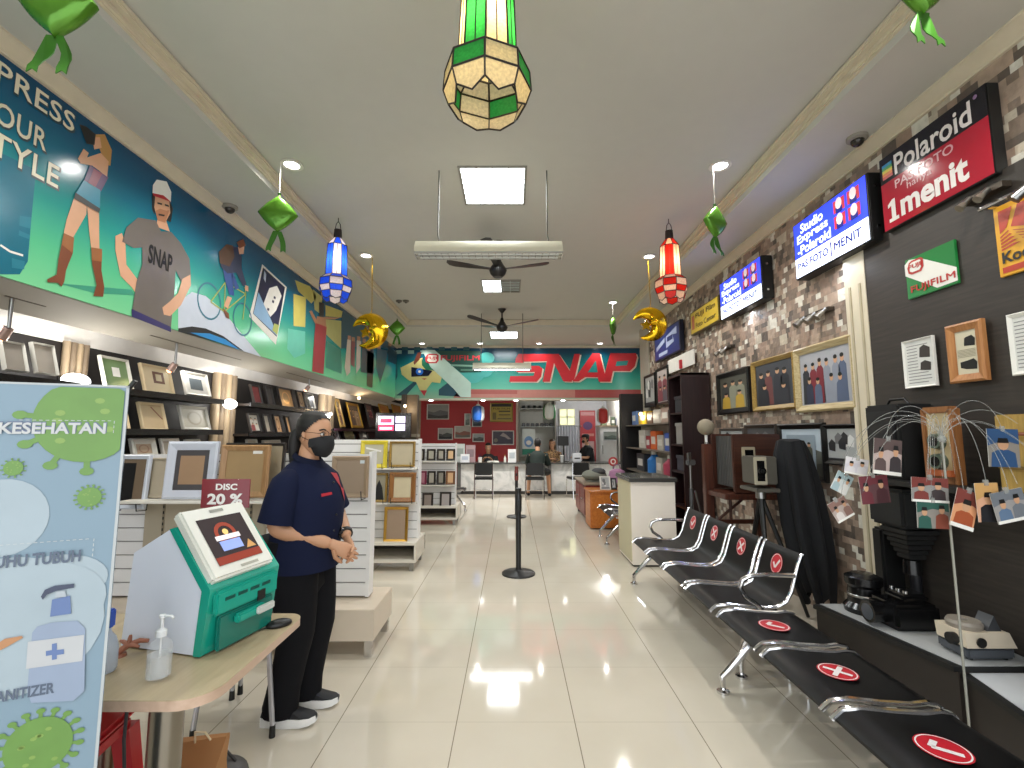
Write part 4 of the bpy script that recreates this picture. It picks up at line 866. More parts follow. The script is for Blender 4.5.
# the shelving itself: brown-black bays with slanted ledges
DW = wood_mat('#1d1713', '#2a211b', .45, 1, 4)
def ledge(y0, y1, z, label):
    t = thing('wall_shelf', label, 'shelf', (WREC, (y0 + y1) / 2, z)); b = MB(); b.bx(WREC, XS + .02, y0, y1, z - .03, z, DW, .003); b.build('board', t); b = MB(); b.bx(XS + .02, XS + .035, y0, y1, z - .035, z + .015, BLKGLOSS); b.build('lip', t)
zs = [(1.86, 'upper'), (1.53, 'middle'), (1.18, 'lowest')]
def zx(x, y): return onX(x, y, XS).z
ledge(2.6, 5.0, zx(176, 395.5) - .005, 'upper dark wall shelf in the near bay holding the matted frames')
ledge(2.6, 5.0, zx(190, 430.5) - .005, 'middle dark wall shelf in the near bay holding cream frames')
ledge(2.6, 5.6, 1.235, 'lowest dark wall shelf in the near bay behind the white display')
ledge(5.5, 8.0, zx(276, 405.8) - .01, 'upper dark wall shelf in the bay behind the staff member')
ledge(5.5, 8.0, zx(270, 433) - .01, 'middle dark wall shelf in the bay behind the staff member')
ledge(5.6, 8.0, 1.235, 'lowest dark wall shelf in the bay behind the staff member')
# fluted lit wall strips
def fluted(px0, px1, label, lamp_px=None):
    q0, q1 = onX(px0, 400, WREC + .05), onX(px1, 400, WREC + .05); t = thing('fluted_wall_strip', label, 'wall panel', (WREC, (q0.y + q1.y) / 2, .9)); n = 4; w = (q1.y - q0.y) / n
    b = MB(); fm = M('#7d6c57', .5, var=.2)
    for i in range(n): b.cyl((WREC + .02, q0.y + (i + .5) * w, .9), (WREC + .02, q0.y + (i + .5) * w, 2.14), w * .46, fm if i % 2 else M('#a08c70', .5), seg=12)  # every other flute coloured darker, standing in for the shading between flutes
    b.build('flutes', t)
    if lamp_px:
        p = onX(*lamp_px, WREC + .16); b = MB(); b.bx(WREC + .05, WREC + .13, p.y - .02, p.y + .02, p.z - .03, p.z + .03, STEEL); b.build('bracket', t); b = MB(); b.ball(p, (.05, .11, .055), GLOW, 14, 10); b.build('lamp_globe', t); lamp('POINT', p + V((.10, 0, 0)), W_FLUTE, t, (1, .97, .9), .06)
fluted(62, 88, 'fluted cream wall strip behind the standing banner', (76, 381))
fluted(215, 237, 'fluted cream wall strip with a glaring lamp left of the staff member', (230, 404))
fluted(321, 334, 'fluted cream wall strip with a glaring lamp right of the staff member', (327, 415))
# small track spots under the bulkhead
def track(x0, y0, x1, y1, lx, ly, label):
    q0, q1, p = onX(x0, y0, -2.86), onX(x1, y1, -2.86), onX(lx, ly, -2.86); z = 2.25
    t = thing('track_spotlight', label, 'light fitting', (-2.86, p.y, z)); b = MB(); b.bx(-2.88, -2.84, q0.y, q1.y, z - .02, z, M('#5d564c', .5)); b.build('track', t)
    b = MB(); b.cyl((-2.86, p.y, z - .02), (-2.86, p.y, p.z + .03), .01, STEEL); b.cyl((-2.86, p.y, p.z + .03), (-2.90, p.y, p.z - .03), .025, M('#a58a80', .3, .6), .03); b.build('lamp_head', t)
    b = MB(); b.ball((-2.905, p.y, p.z - .03), .02, M('#ff9a70', emit=8, var=0), 10, 6); b.build('bulb', t); lamp('SPOT', (-2.90, p.y, p.z - .05), W_COVE, t, (1, .78, .5), .02, (XS, p.y - .15, 1.75), 1.2)
track(0, 314, 41, 325, 8, 333, 'track spotlight with reddish bulb under the bulkhead at the left edge')
track(147, 350, 239, 369, 175, 367, 'track spotlight with reddish bulb above the inset-picture frame')
track(285, 378, 324, 385.5, 309, 388, 'track spotlight with reddish bulb above the staff member')
for y0, y1, lb in ((2.2, 4.0, 'white cove light strip over the near shelf bay'), (4.3, 6.4, 'white cove light strip over the middle shelf bay'), (7.2, 9.6, 'white cove light strip over the portrait bay')):
    t = thing('cove_light', lb, 'light fitting', (-3.1, (y0 + y1) / 2, 2.27)); b = MB(); b.bx(-3.15, -3.08, y0, y1, 2.29, 2.32, WHITE); b.build('holder', t)
    b = MB(); b.cyl((-3.12, y0, 2.275), (-3.12, y1, 2.275), .012, M('#f2f4ff', emit=5, var=0)); b.build('tube', t); lamp('AREA', (-3.12, (y0 + y1) / 2, 2.26), W_COVE, t, (1, .98, .95), y1 - y0, (-2.9, (y0 + y1) / 2, 1.2), sy=.06).rotation_euler = (0, math.radians(-12), PI / 2)
# portrait gallery
G2 = 'framed portraits of the left gallery'
leaning(335, 397, 346, 427, 'dark framed group portrait in the upper gallery row next to the fluted strip', GF, lambda b, p, r, h: people_art(b, p, r, h, 31, 3, '#6a5a48', ['#7a4a3a', '#3a2e2a']), .05, G2)
leaning(347, 401, 364, 428, 'gold framed portrait in the middle of the upper gallery row', GOLD, lambda b, p, r, h: people_art(b, p, r, h, 32, 4, '#5c4a3a', ['#8a6a4a', '#4a3a34', '#9c8870']), .05, G2)
leaning(365, 402, 377, 427, 'dark framed portrait in the upper gallery row left of the television', FDK, lambda b, p, r, h: people_art(b, p, r, h, 33, 2, '#6b4d4a', ['#7a3040', '#3c3038']), .04, G2)
leaning(333, 428, 342, 442, 'black framed pale photo in the lower gallery row, leftmost', BKF, lambda b, p, r, h: mono_art(b, p, r, h, 34), .03, G2)
leaning(343, 429, 357, 443, 'olive toned framed photo in the lower gallery row, middle', BKF, lambda b, p, r, h: land_art(b, p, r, h, '#7d7a52', '#55523a', '#3a3626'), .03, G2)
leaning(358, 429, 370, 443, 'dark framed photo in the lower gallery row, rightmost', BKF, lambda b, p, r, h: mono_art(b, p, r, h, 35, True), .03, G2)
leaning(379, 403, 390, 414, 'orange framed picture above the television, left one', GOLD, flat_('#b9783a'), .04, G2); leaning(392, 403.5, 402, 414, 'orange framed picture above the television, right one', GOLD, flat_('#b57a40'), .04, G2)
ledge(8.1, 12.6, zx(350, 428.5) - .02, 'dark gallery ledge under the upper portraits'); ledge(8.1, 12.6, zx(350, 443.5) - .02, 'dark gallery ledge under the lower photos')
for px, py, lb in ((359, 398, 'tiny warm spot above the gold framed portrait'), (405, 406, 'tiny warm spot right of the television top')):
    p = onX(px, py, -2.95) if px < 400 else onY(px, py, 9.6); t = thing('picture_spotlight', lb, 'light fitting', p); b = MB(); b.cyl((p.x, p.y, 2.2) if px < 400 else (p.x - .02, 9.73, p.z + .05), (p.x, p.y, p.z), .008, STEEL); b.build('stem', t); b = MB(); b.ball(p, .03, GLOWW, 10, 8); b.build('bulb', t); lamp('POINT', p + V((.06, -.08, -.06)), 4, t, (1, .75, .45), .03)
# television on its bracket
Yt = 9.3; PT = front(Yt); a0, b1 = PT.px(376, 413); a1, b0 = PT.px(410.5, 438)
t = thing('television', 'black flat television showing a pink and white screen, at the end of the gallery', 'television', PT.T((a0 + a1) / 2, b0))
b = MB(); b.pbox(PT, a0, a1, b0, b1, -.06, 0, BLKGLOSS, .006); b.build('body', t)
s0, t1 = PT.px(378.5, 416); s1, t0 = PT.px(405, 431); b = MB(); r = (s0, t0, s1, t1); b.rect(PT, *r, .003, M('#23203a', .3, emit=.4, var=0)); EW, EP = M('#e6dcff', .3, emit=1.5, var=0), M('#e0406a', .3, emit=1.2, var=0)
b.rect(PT, *SUB(r, .0, .42, .58, 1), .005, EW); b.rect(PT, *SUB(r, 0, .02, .58, .38), .005, EP); b.rect(PT, *SUB(r, .08, .55, .5, .82), .007, EP); b.rect(PT, *SUB(r, .06, .1, .52, .25), .007, EW); b.rect(PT, *SUB(r, .64, .54, 1, .98), .005, EW); b.rect(PT, *SUB(r, .64, .02, 1, .46), .005, EW); b.build('screen', t)
b = MB(); am = (a0 + a1) / 2; b.pbox(PT, am - .04, am + .04, b0 - .16, b0, -.05, -.02, BLACK); b.pbox(PT, am - .16, am + .16, b0 - .18, b0 - .16, -.12, .08, BLACK); b.build('stand', t)
zt = PT.T(am, b0 - .18).z
t = thing('media_cabinet', 'dark cabinet under the television at the end of the gallery', 'cabinet', (-2.45, 9.4, 0)); b = MB(); b.bx(-2.80, -2.05, 9.18, 9.62, 0, zt, DW, .005); b.build('body', t); b = MB(); b.bx(-2.77, -2.44, 9.165, 9.18, .08, zt - .06, M('#332921', .4)); b.build('door', t); b = MB(); b.bx(-2.41, -2.08, 9.165, 9.18, .08, zt - .06, M('#332921', .4)); b.build('door', t)
b = MB(); q0, q1 = onY(403, 420, 9.75), onY(417, 420, 9.75); b.bx(q0.x, q1.x, 9.75, 9.95, 0, 2.27, M('#584c3e', .5)); b.bx(q0.x - .03, q0.x + .07, 9.7, 9.76, 0, 2.27, M('#2a221c', .5)); b.bx(q0.x + .1, q1.x + .02, 9.72, 9.98, 1.40, 1.46, M('#8f887a', .5)); struct('trim_9', b)

# ================================================================ white slat-wall displays
SLAT = M('#eae9e8', .4, var=.03); BASEW = M('#d3c5b2', .4, var=.04)
def slat_panel(b, x0, x1, y, z0, z1, th=.09, step=.095):
    b.bx(x0, x1, y + .012, y + th, z0, z1, M('#8d8a86', .6)); z = z0
    while z < z1 - .02: b.bx(x0, x1, y, y + .014, z + .005, min(z + step - .004, z1), SLAT); z += step
def hooks(t, pl, a0, a1, b):
    for a in (a0, a1):
        m = MB(); m.tube([pl.T(a, b + .06, -.03), pl.T(a, b - .01, -.03), pl.T(a, b - .01, .06), pl.T(a, b + .05, .075)], .004, BLACK, 6); m.build('hook', t)
def fr_front(x0, yt, x1, yb, Y, label, fm, art, fw=.03, lean=.08, dep=.03, group='frames on the white displays', hook=True):
    pl0 = front(Y); a0, b1 = pl0.px(x0, yt); a1, b0 = pl0.px(x1, yb)
    pl = Pl((a0, Y, b0), (1, 0, 0), (0, lean, 1)); t = framed('framed_picture', label, 'picture frame', pl, (0, 0, a1 - a0, b1 - b0), fw, dep, fm, art, group)
    return t, pl, (a1 - a0, b1 - b0)
TANF = wood_mat('#a07a52', '#b58d62', .4, 2, 5)
d1 = thing('slatwall_display', 'nearest white slatwall display behind the staff member and kiosk', 'display stand', (-2.1, 3.5, 0))
b = MB(); slat_panel(b, -3.05, -1.045, 3.5, .31, 1.31); b.build('slat_panel', d1); b = MB(); b.bx(-1.045, -1.02, 3.49, 3.60, .31, 1.33, SLAT); b.build('end_post', d1); b = MB(); b.bx(-3.07, -3.05, 3.49, 3.60, .31, 1.33, SLAT); b.build('end_post', d1)
b = MB(); b.bx(-3.05, -.915, 3.27, 3.75, .10, .30, BASEW, .004); b.build('base', d1)
for x, y in ((-.95, 3.3), (-.95, 3.7), (-3.0, 3.3), (-3.0, 3.7)): b = MB(); b.bx(x - .025, x + .025, y - .025, y + .025, 0, .10, CHROME); b.build('leg', d1)
PB = M('#b3a893', .55, var=.05); q = lambda x, y, Y: onY(x, y, Y)
x0, x1 = q(146, 500, 3.47).x, q(266, 500, 3.47).x; b = MB(); b.bx(x0, x1, 3.472, 3.498, .36, 1.03, PB)
for px in (165, 252):
    x = q(px, 500, 3.47).x; b.bx(x - .008, x + .008, 3.466, 3.474, .4, 1.0, M('#8f8470', .5))
    for k in range(14): b.bx(x - .004, x + .004, 3.463, 3.468, .45 + k * .04, .47 + k * .04, BLACK)
b.build('backboard', d1)
zsf = q(200, 499, 3.36).z; b = MB(); b.bx(x0 - .02, q(268, 499, 3.3).x, 3.26, 3.5, zsf - .02, zsf, WHITE, .003); b.build('shelf', d1)
fr_front(168, 441.5, 214.5, 499, 3.32, 'white frame with dark grey mat and tan centre on the display shelf', M('#cdd2de', .4), mat_('#4d4a4c', '#a58668', .17), .06)
fr_front(221.5, 445, 267, 497.5, 3.30, 'tan wooden frame with a small white tag on the display shelf', TANF, lambda b, p, r, h: (b.rect(p, *r, h, M('#a5885f', .5)), b.rect(p, *SUB(r, .68, .9, .92, .985), h + .002, PAPER)), .04)
fr_front(226, 443, 283, 490, 3.42, 'thin brown frame standing behind the tan wooden frame', FDK, flat_('#a3957b'), .02)
fr_front(147, 458, 167, 498, 3.40, 'plain beige board frame left of the white dark-matted frame', M('#b0a48e', .5), flat_('#b0a48e'), .02)
t, pl, wh = fr_front(119, 455, 146, 509, 3.36, 'white frame with black centre, partly hidden by the standing banner', M('#ccd2dc', .4), lambda b, p, r, h: b.rect(p, *SUB(r, .0, .05, .55, .9), h, BLACK), .03); hooks(t, pl, .02, wh[0] - .02, 0)
t, pl, wh = fr_front(333, 456, 368, 497.5, 3.46, 'large brown boarded frame on the slatwall right of the staff member', M('#a08a70', .5), lambda b, p, r, h: (b.rect(p, *r, h, M('#97836e', .5)), b.rect(p, *SUB(r, .82, .88, .99, 1), h + .002, M('#c9d2d6', .4))), .03, .03); hooks(t, pl, .04, wh[0] - .03, 0)
t = thing('white_card', 'white card box standing behind the neck of the staff member on the display', 'box', q(275, 470, 3.44)); b = MB(); q0, q1 = q(271, 456, 3.44), q(281, 480, 3.44); b.bx(q0.x, q1.x, 3.44, 3.47, q1.z, q0.z, PAPER, .003); b.build('box', t); b = MB(); b.bx(q0.x + .01, q1.x - .01, 3.436, 3.44, q1.z + .05, q1.z + .1, GREY); b.build('print', t)
t = thing('silver_box', 'silver grey box on the wall shelf right of the staff member', 'box', onX(346, 449, -2.6)); b = MB(); q0, q1 = q(328, 442, 6.2), q(348, 453, 6.2); b.bx(q0.x, q1.x, 6.2, 6.5, q1.z, q0.z, M('#a5a7a6', .3, .4), .01); b.build('body', t); b = MB(); b.bx(q0.x + .05, q1.x - .05, 6.19, 6.2, q1.z + .05, q1.z + .06, BLACK); b.build('seam', t)
t = thing('low_cupboard', 'white low cupboard behind the displays under the silver box', 'cupboard', (-2.6, 6.4, 0)); b = MB(); b.bx(q0.x - .5, q1.x + .3, 6.1, 6.6, 0, q1.z - .002, M('#cfc8ba', .5), .004); b.build('body', t); b = MB(); b.bx(q0.x - .47, q1.x + .27, 6.085, 6.1, .1, q1.z - .05, M('#d8d2c5', .5)); b.build('door', t)
def display(x0, x1, Y, zt, zb, bx1, label):
    t = thing('slatwall_display', label, 'display stand', ((x0 + x1) / 2, Y, 0))
    b = MB(); slat_panel(b, x0, x1, Y, zb, zt); b.build('slat_panel', t); b = MB(); b.bx(x1, x1 + .02, Y - .01, Y + .1, zb, zt + .01, SLAT); b.build('end_post', t)
    b = MB(); f = Y - .24
    for a, c_, d, e in ((x0, bx1, .27, .30), (x0, bx1, .09, .12), (x0, x0 + .02, .12, .27), (bx1 - .02, bx1, .12, .27)): b.bx(a, c_, f, Y + .3, d, e, M('#d6d0c3', .4), .003)
    b.bx(x0, bx1, Y + .27, Y + .3, .12, .27, M('#4c443c', .6)); b.build('base', t)
    for x, y in ((bx1 - .05, f + .04), (x0 + .05, f + .04), (bx1 - .05, Y + .25)): b = MB(); b.bx(x - .02, x + .02, y - .02, y + .02, 0, .09, STEEL); b.build('leg', t)
    return t
d2 = display(-2.5, -1.07, 5.45, 1.395, .30, -1.03, 'second white slatwall display, behind the first, with gold frames')
def bar_shelf(t, x0, x1, Y, z, d=.12): b = MB(); b.bx(x0, x1, Y - d, Y, z - .015, z, WHITE); b.build('shelf', t)
for py in (468, 502.5): bar_shelf(d2, -1.6, -1.07, 5.45, onY(400, py, 5.35).z, .14)
YF = M('#d6c337', .4)
t, pl, wh = fr_front(361, 440.5, 387, 468, 5.35, 'bright yellow notched frame at the top of the second display', YF, lambda b, p, r, h: (b.rect(p, *r, h, M('#b7b29c', .3)), b.flat(p, [SUB(r, *k, 0, 0)[:2] for k in ((.1, .75), (.85, .6), (.85, .68), (.1, .84))], h + .001, PAPER)), .045); hooks(t, pl, .04, wh[0] - .04, 0)
t, pl, wh = fr_front(390, 441.5, 415, 467, 5.35, 'pale gold boarded frame at the top right of the second display', GF, flat_('#b5a88c'), .025, dep=.05); hooks(t, pl, .04, wh[0] - .04, 0)
t, pl, wh = fr_front(371, 473, 387, 502, 5.35, 'gold frame with a dark figure picture on the second display', GF, lambda b, p, r, h: (b.rect(p, *r, h, M('#8d8672', .4)), b.flat(p, [SUB(r, *k, 0, 0)[:2] for k in ((.1, 0), (.9, 0), (.75, .5), (.5, .8), (.3, .55))], h + .001, BLACK)), .025); hooks(t, pl, .03, wh[0] - .03, 0)
t, pl, wh = fr_front(390, 472.5, 415.5, 502, 5.34, 'brown round-cornered frame with pale board on the second display', wood_mat('#80552f', '#9b6c3f', .3, 2, 5), flat_('#c2b595'), .05, dep=.06); hooks(t, pl, .03, wh[0] - .03, 0)
fr_front(384.5, 507, 407.5, 542, 5.30, 'gold frame with brown board standing low on the second display base', GOLD, flat_('#957f6a'), .03)
fr_front(368.5, 510, 373.5, 544, 5.30, 'yellow frame edge standing low at the left of the second display', YF, flat_('#c7b640'), .012)
d3 = display(-2.2, -.955, 8.0, 1.30, .30, -.885, 'third and farthest white slatwall display with rows of small frames')
for py in (461, 485): bar_shelf(d3, -1.62, -.96, 8.0, onY(440, py, 7.9).z, .16)
def small3(x0, yt, x1, yb, lb, c, fm=FDK): fr_front(x0, yt, x1, yb, 7.88, lb, fm, flat_(c), .03, .1)
for i, (x0, x1, c, lb) in enumerate(((417, 424.5, '#8f8d80', 'leftmost small frame in the top row of the farthest display'), (427, 435.5, '#aaa595', 'second small frame in the top row of the farthest display'), (437, 445, '#a8a092', 'third small frame in the top row of the farthest display'), (446.5, 455, '#e0b98c', 'warm bright rightmost small frame in the top row of the farthest display'))): small3(x0, 449, x1, 460.5, lb, c)
for i, (x0, x1, c, lb, fm) in enumerate(((417, 426.5, '#a8707c', 'pinkish purple leftmost small frame in the second row of the farthest display', M('#7d3048', .4)), (427.5, 435.5, '#a9a293', 'second small frame in the second row of the farthest display', FDK), (437, 445, '#8f887b', 'third small frame in the second row of the farthest display', FDK), (446, 455, '#cfa67c', 'rightmost warm small frame in the second row of the farthest display', wood_mat('#6b452a', '#80573a', .4, 2, 5)))): small3(x0, 471, x1, 484.5, lb, c, fm)
small3(422.5, 493, 433, 508, 'left single frame at the bottom of the farthest display', '#8d7f76'); small3(440, 492, 451, 507.5, 'right single frame at the bottom of the farthest display', '#a9a09e')
def BM(c, *a, **k):
    l = [min(1, max(0, v)) for v in lin(c)[:3]]; g = lambda v: 12.92 * v if v <= .0031308 else 1.055 * v ** (1 / 2.4) - .055
    return M(tuple(round(g(v * .51), 4) for v in l), *a, **k)      # matt printed vinyl
# ================================================================ near left: standing banner, table, kiosk
th = math.radians(25); BP = Pl((-1.0, 1.228, 0), (math.cos(th), math.sin(th), 0), (0, 0, 1))     # a = 0 at the right edge, b = height
BW, BT = -.60, 1.585
t = thing('standing_banner', 'pale blue standing health banner with green germ shapes at the left edge', 'banner', BP.T(BW / 2, 0))
b = MB(); b.pbox(BP, BW, 0, .02, BT, -.004, 0, BM('#a3c1d6', .4, var=.04, scale=3)); 
edge = BM('#e8eef0', .35)
b.rect(BP, -.006, .02, 0, BT, .001, edge); b.rect(BP, BW, BT - .005, 0, BT, .001, edge); b.build('sheet', t)
def bpx(pts): return [BP.px(x, y) for x, y in pts]
b = MB(); LB = BM('#cfe2ee', .35)
for k, (cx, cy, rx, ry) in enumerate(((2, 518, .085, .09), (78, 640 - 62, .10, .06), (30, 705 - 80, .19, .16), (55, 600, .12, .09))):
    a, c_ = BP.px(cx, cy); b.disc(BP, min(a, -rx - .01), c_, rx, ry, .0012 + .0004 * k, LB, 26)
b.build('cloud_print', t)
VG, VG2 = BM('#86b95c', .35, var=.15, scale=14), BM('#a9cf6c', .35)
def virus(cx, cy, r, n, label_spikes, ax=1.0):
    b = MB(); a, c_ = BP.px(cx, cy)
    for i in range(n):
        f = 2 * PI * i / n + .2; p0, p1 = (a + ax * r * .9 * math.cos(f), c_ + r * .9 * math.sin(f)), (a + ax * r * 1.22 * math.cos(f), c_ + r * 1.22 * math.sin(f))
        if p1[0] > -.012 or p1[1] > BT - .012: continue
        b.line(BP, [p0, p1], r * .12, .002, VG); b.disc(BP, p1[0], p1[1], r * .14, r * .1, .0025, VG, 10)
    pts = [(min(-.008, a + ax * r * math.cos(k * PI / 16)), min(BT - .008, c_ + r * math.sin(k * PI / 16))) for k in range(32)]; b.flat(BP, pts, .003, VG)
    rnd = random.Random(n)
    for i in range(9):
        f, q = rnd.uniform(0, 6.28), rnd.uniform(.2, .8) * r; x = a + ax * q * math.cos(f)
        if x < -.03: b.disc(BP, x, c_ + q * math.sin(f), r * .1, r * .07, .0036, VG2, 8)
    b.build('germ_print', t)
virus(88, 420, .105, 11, 1); virus(14, 468, .018, 12, 0); virus(90, 497, .024, 16, 0); virus(39, 745, .062, 18, 0)
b = MB(); TW, TG = BM('#f4f7f8', .35), BM('#6f7f98', .35)
def bt(s, x0, yb, x1, yt, m, h=.005, bold=.03, left=None):
    a1, b0 = BP.px(x1, yb); _, b1 = BP.px(x1, yt); a0, _ = BP.px(x0, yb); b.text(BP, s, a0 if left is None else a1 - left, b0, a1, b1, h, m, bold=bold)
bt('KESEHATAN', 0, 433, 107, 422, BM('#8a97b8', .35), .004, .05, .203); bt('KESEHATAN', 0, 434, 106, 423, TW, .005, .03, .2)
b.build('lettering', t); b = MB(); bt('SUHU TUBUH', 0, 561, 81, 549, TG, .005, .03, .168); b.build('lettering', t); b = MB(); bt('SANITIZER', 0, 692, 55, 681, TG, .005, .03, .113)
dash = BM('#eef4f6', .35)
def dashed(x0, y0, x1, y1, left=None):
    (a0, b1), (a1, _), (_, b0) = BP.px(x0, y0), BP.px(x1, y0), BP.px(x1, y1)
    k = int((a1 - a0) / .012)
    for i in range(k): b.line(BP, [(a0 + i * .012, b1), (a0 + i * .012 + .007, b1)], .0015, .004, dash)
    for i in range(max(2, int((b1 - b0) / .012))): b.line(BP, [(a1, b1 - i * .012), (a1, b1 - i * .012 - .007)], .0015, .004, dash)
dashed(20, 420, 115, 438); dashed(0, 545, 94, 562); b.build('dashed_outline', t)
b = MB(); SB, SB2 = BM('#7f9bd6', .35), BM('#b9cbe8', .35)
def bf(pts, h, m): b.flat(BP, bpx(pts), h, m)
bf([(33, 632), (38, 626), (52, 622), (78, 620), (86, 628), (85, 690), (74, 700), (32, 702), (28, 690)], .004, SB2); bf([(29, 641), (85, 634), (83, 660), (27, 668)], .005, BM('#eef1f5', .35))
bf([(53, 643), (58, 642), (58, 649), (65, 648), (65, 653), (58, 654), (58, 658), (53, 659), (53, 654), (47, 655), (47, 650), (53, 649)], .006, SB)
bf([(53, 599), (71, 595), (72, 613), (51, 616)], .005, SB); bf([(57, 591), (66, 590), (67, 596), (56, 597)], .0055, BM('#dde8f2', .35)); bf([(42, 596), (46, 589), (56, 585), (75, 583), (75, 587), (58, 590), (48, 594), (44, 599)], .006, BM('#4f5a78', .35)); bf([(-2, 643), (6, 638), (23, 635), (24, 637), (8, 646), (-2, 651)], .005, BM('#e6a878', .35)); b.build('bottle_print', t)
b = MB(); p = BP.T(-.03, BT - .015, -.01); b.tube([BP.T(BW / 2, .75, -.03), BP.T(-.012, BT - .02, -.012), BP.T(.01, BT + .015, -.006)], .006, BLACK); b.tube([BP.T(BW / 2, .75, -.03), BP.T(BW + .012, BT - .02, -.012)], .006, BLACK)
b.tube([BP.T(BW / 2, .75, -.03), BP.T(-.02, .02, -.012), BP.T(-.02, 0.006, -.03)], .006, BLACK); b.tube([BP.T(BW / 2, .75, -.03), BP.T(BW + .02, .02, -.012)], .006, BLACK); b.tube([BP.T(BW / 2, .75, -.03), BP.T(BW / 2, .006, -.35)], .006, BLACK); b.build('cross_stand', t)

# table with a steel column leg
TZ = .73; TOPW = wood_mat('#a8977a', '#b9a888', .35, 1, 2.5)
t = thing('conference_table', 'light wood table with round corners and a steel column leg, carrying the kiosk', 'table', (-1.25, 1.7, 0))
x0, x1, y0, y1 = -1.62, -.845, 1.385, 2.02; out = [(x0, y0)]
for cx, cy, r, s0 in ((x1 - .10, y0 + .10, .10, -PI / 2), (x1 - .06, y1 - .06, .06, 0)):
    for k in range(7): f = s0 + k * PI / 12; out.append((cx + r * math.cos(f), cy + r * math.sin(f)))
out.append((x0, y1))
b = MB(); b.prism([(x, y, TZ - .003) for x, y in out], (0, 0, .003), TOPW); b.build('top', t)
b = MB(); b.prism([(x, y, TZ - .03) for x, y in out], (0, 0, .027), wood_mat('#b89c86', '#c7ab96', .4, 1, 2.5)); b.build('edge_band', t)
b = MB(); b.lathe([(.045, 0.02), (.045, TZ - .03)], (-1.03, 1.505, 0), M('#8d877d', .28, 1, var=.05), 28); b.lathe([(.0, 0), (.16, 0), (.16, .012), (.05, .02), (0, .02)], (-1.03, 1.505, 0), STEEL, 28); b.build('leg', t)
b = MB(); b.lathe([(.045, 0.02), (.045, TZ - .03)], (-1.5, 1.85, 0), M('#8d877d', .28, 1, var=.05), 28); b.lathe([(.0, 0), (.16, 0), (.16, .012), (.05, .02), (0, .02)], (-1.5, 1.85, 0), STEEL, 28); b.build('leg', t)
# chair with chrome legs behind and under the table
t = thing('chrome_leg_chair', 'black seated chrome legged chair tucked behind the table, only its legs clearly visible', 'chair', (-1.32, 2.6, 0))
lg = [onZ(272, 737, 0), onZ(240, 694, 0), onZ(192, 742, 0), V((-1.55, 2.78, 0))]; sz = .47
cen = sum(lg, V()) / 4
b = MB(); b.box(cen + V((0, 0, sz)), (.40, .38, .05), BLACK, .1, .02); b.build('seat', t)
for q in lg: b = MB(); b.tube([q + V((0, 0, .04)), q.lerp(cen, .22) + V((0, 0, sz - .02))], .0125, M('#c4c4c8', .25, .5), 10); b.build('leg', t); b = MB(); b.cyl(q, q + V((0, 0, .055)), .015, BLACK, .013); b.build('rubber_foot', t)
b = MB(); b.tube([lg[0].lerp(cen, .2) + V((0, 0, .40)), lg[1].lerp(cen, .2) + V((0, 0, .40))], .009, CHROME); b.build('stretcher', t)

# photo kiosk
KP = Pl((-1.04, 1.635, TZ), (.97, -.24, 0), (0, 0, 1)); KW = V((.24, .97, 0)) * .305; kdir = V((.24, .97, 0))
t = thing('photo_kiosk', 'white and turquoise photo ordering kiosk with slanted screen on the table', 'kiosk', KP.T(-.18, 0) + KW * .5)
KWHT = M('#e8edfb', .35, var=.02); TUR = M('#17a08b', .22, coat=.3, var=.06); TURD = M('#0e7365', .2, coat=.4, var=.06); KCR = M('#dfdfd6', .35)
sp_ = [KP.px(x, y) for x, y in ((121, 641), (194, 657), (203, 591), (171, 529), (134, 553))]
sp_[0] = (sp_[0][0], .006); sp_[1] = (sp_[1][0], .006)
b = MB(); b.prism([KP.T(a, c_) for a, c_ in sp_], KW, KWHT); b.build('body', t)
knee, top, bot = sp_[2], sp_[3], sp_[1]
def outset(p, d): return (p[0] + d, p[1] + d * .3)
b = MB(); band = [bot, knee, top, outset(top, .022), (knee[0] + .035, knee[1] + .006), (bot[0] + .028, bot[1])]
b.prism([KP.T(a, c_, .006) for a, c_ in band], KW + kdir * .012, TUR); b.build('front_shell', t)
kd = V((knee[0] - top[0], knee[1] - top[1])); kl = kd.length; kd.normalize()
U = KP.u * kd.x + KP.v * kd.y; N_ = U.cross(kdir); N_ = N_ if N_.z > 0 else -N_
SPL = Pl(KP.T(*top) + N_ * .03 + U * (kl), kdir, -U)      # a across, b up the slope
b = MB(); b.pbox(SPL, .0, .275, .0, kl + .03, -.01, .028, KCR, .008); b.build('bezel', t)
b = MB(); r = (.04, .042, .235, kl - .018); b.rect(SPL, *r, .0295, M('#3b3335', .12, emit=.25)); b.rect(SPL, *SUB(r, 0, 0, 1, .16), .031, M('#8f3a2c', .15, emit=.25))
a, c_, _, _ = SUB(r, .45, .62, 0, 0); b.ringf(SPL, a, c_, .03, .045, .031, M('#9a4636', .15, emit=.3), 18); b.disc(SPL, a, c_ + .005, .012, .012, .0315, M('#e8c27a', .15, emit=.5)); b.rect(SPL, *SUB(r, .18, .48, .72, .58), .0325, M('#e6dede', .15, emit=.5)); b.rect(SPL, *SUB(r, .22, .25, .68, .46), .0318, M('#8fa2dd', .15, emit=.5)); b.flat(SPL, [SUB(r, *k, 0, 0)[:2] for k in ((.72, .2), (.95, .2), (.84, .38))], .0318, M('#c99a62', .15, emit=.3)); b.build('screen', t)
b = MB(); b.rect(SPL, .11, kl + .002, .17, kl + .014, .0295, M('#8b8b80', .4)); b.rect(SPL, .12, .016, .2, .026, .0295, M('#a3a396', .4)); b.build('maker_plate', t)
FPL = Pl(KP.T(knee[0] + .035, knee[1]) + kdir * 0.0, kdir, (0, 0, 1)); fh = -knee[1]
FPL = Pl(KP.T(knee[0] + .036, 0), kdir, (0, 0, 1)); kh = knee[1]
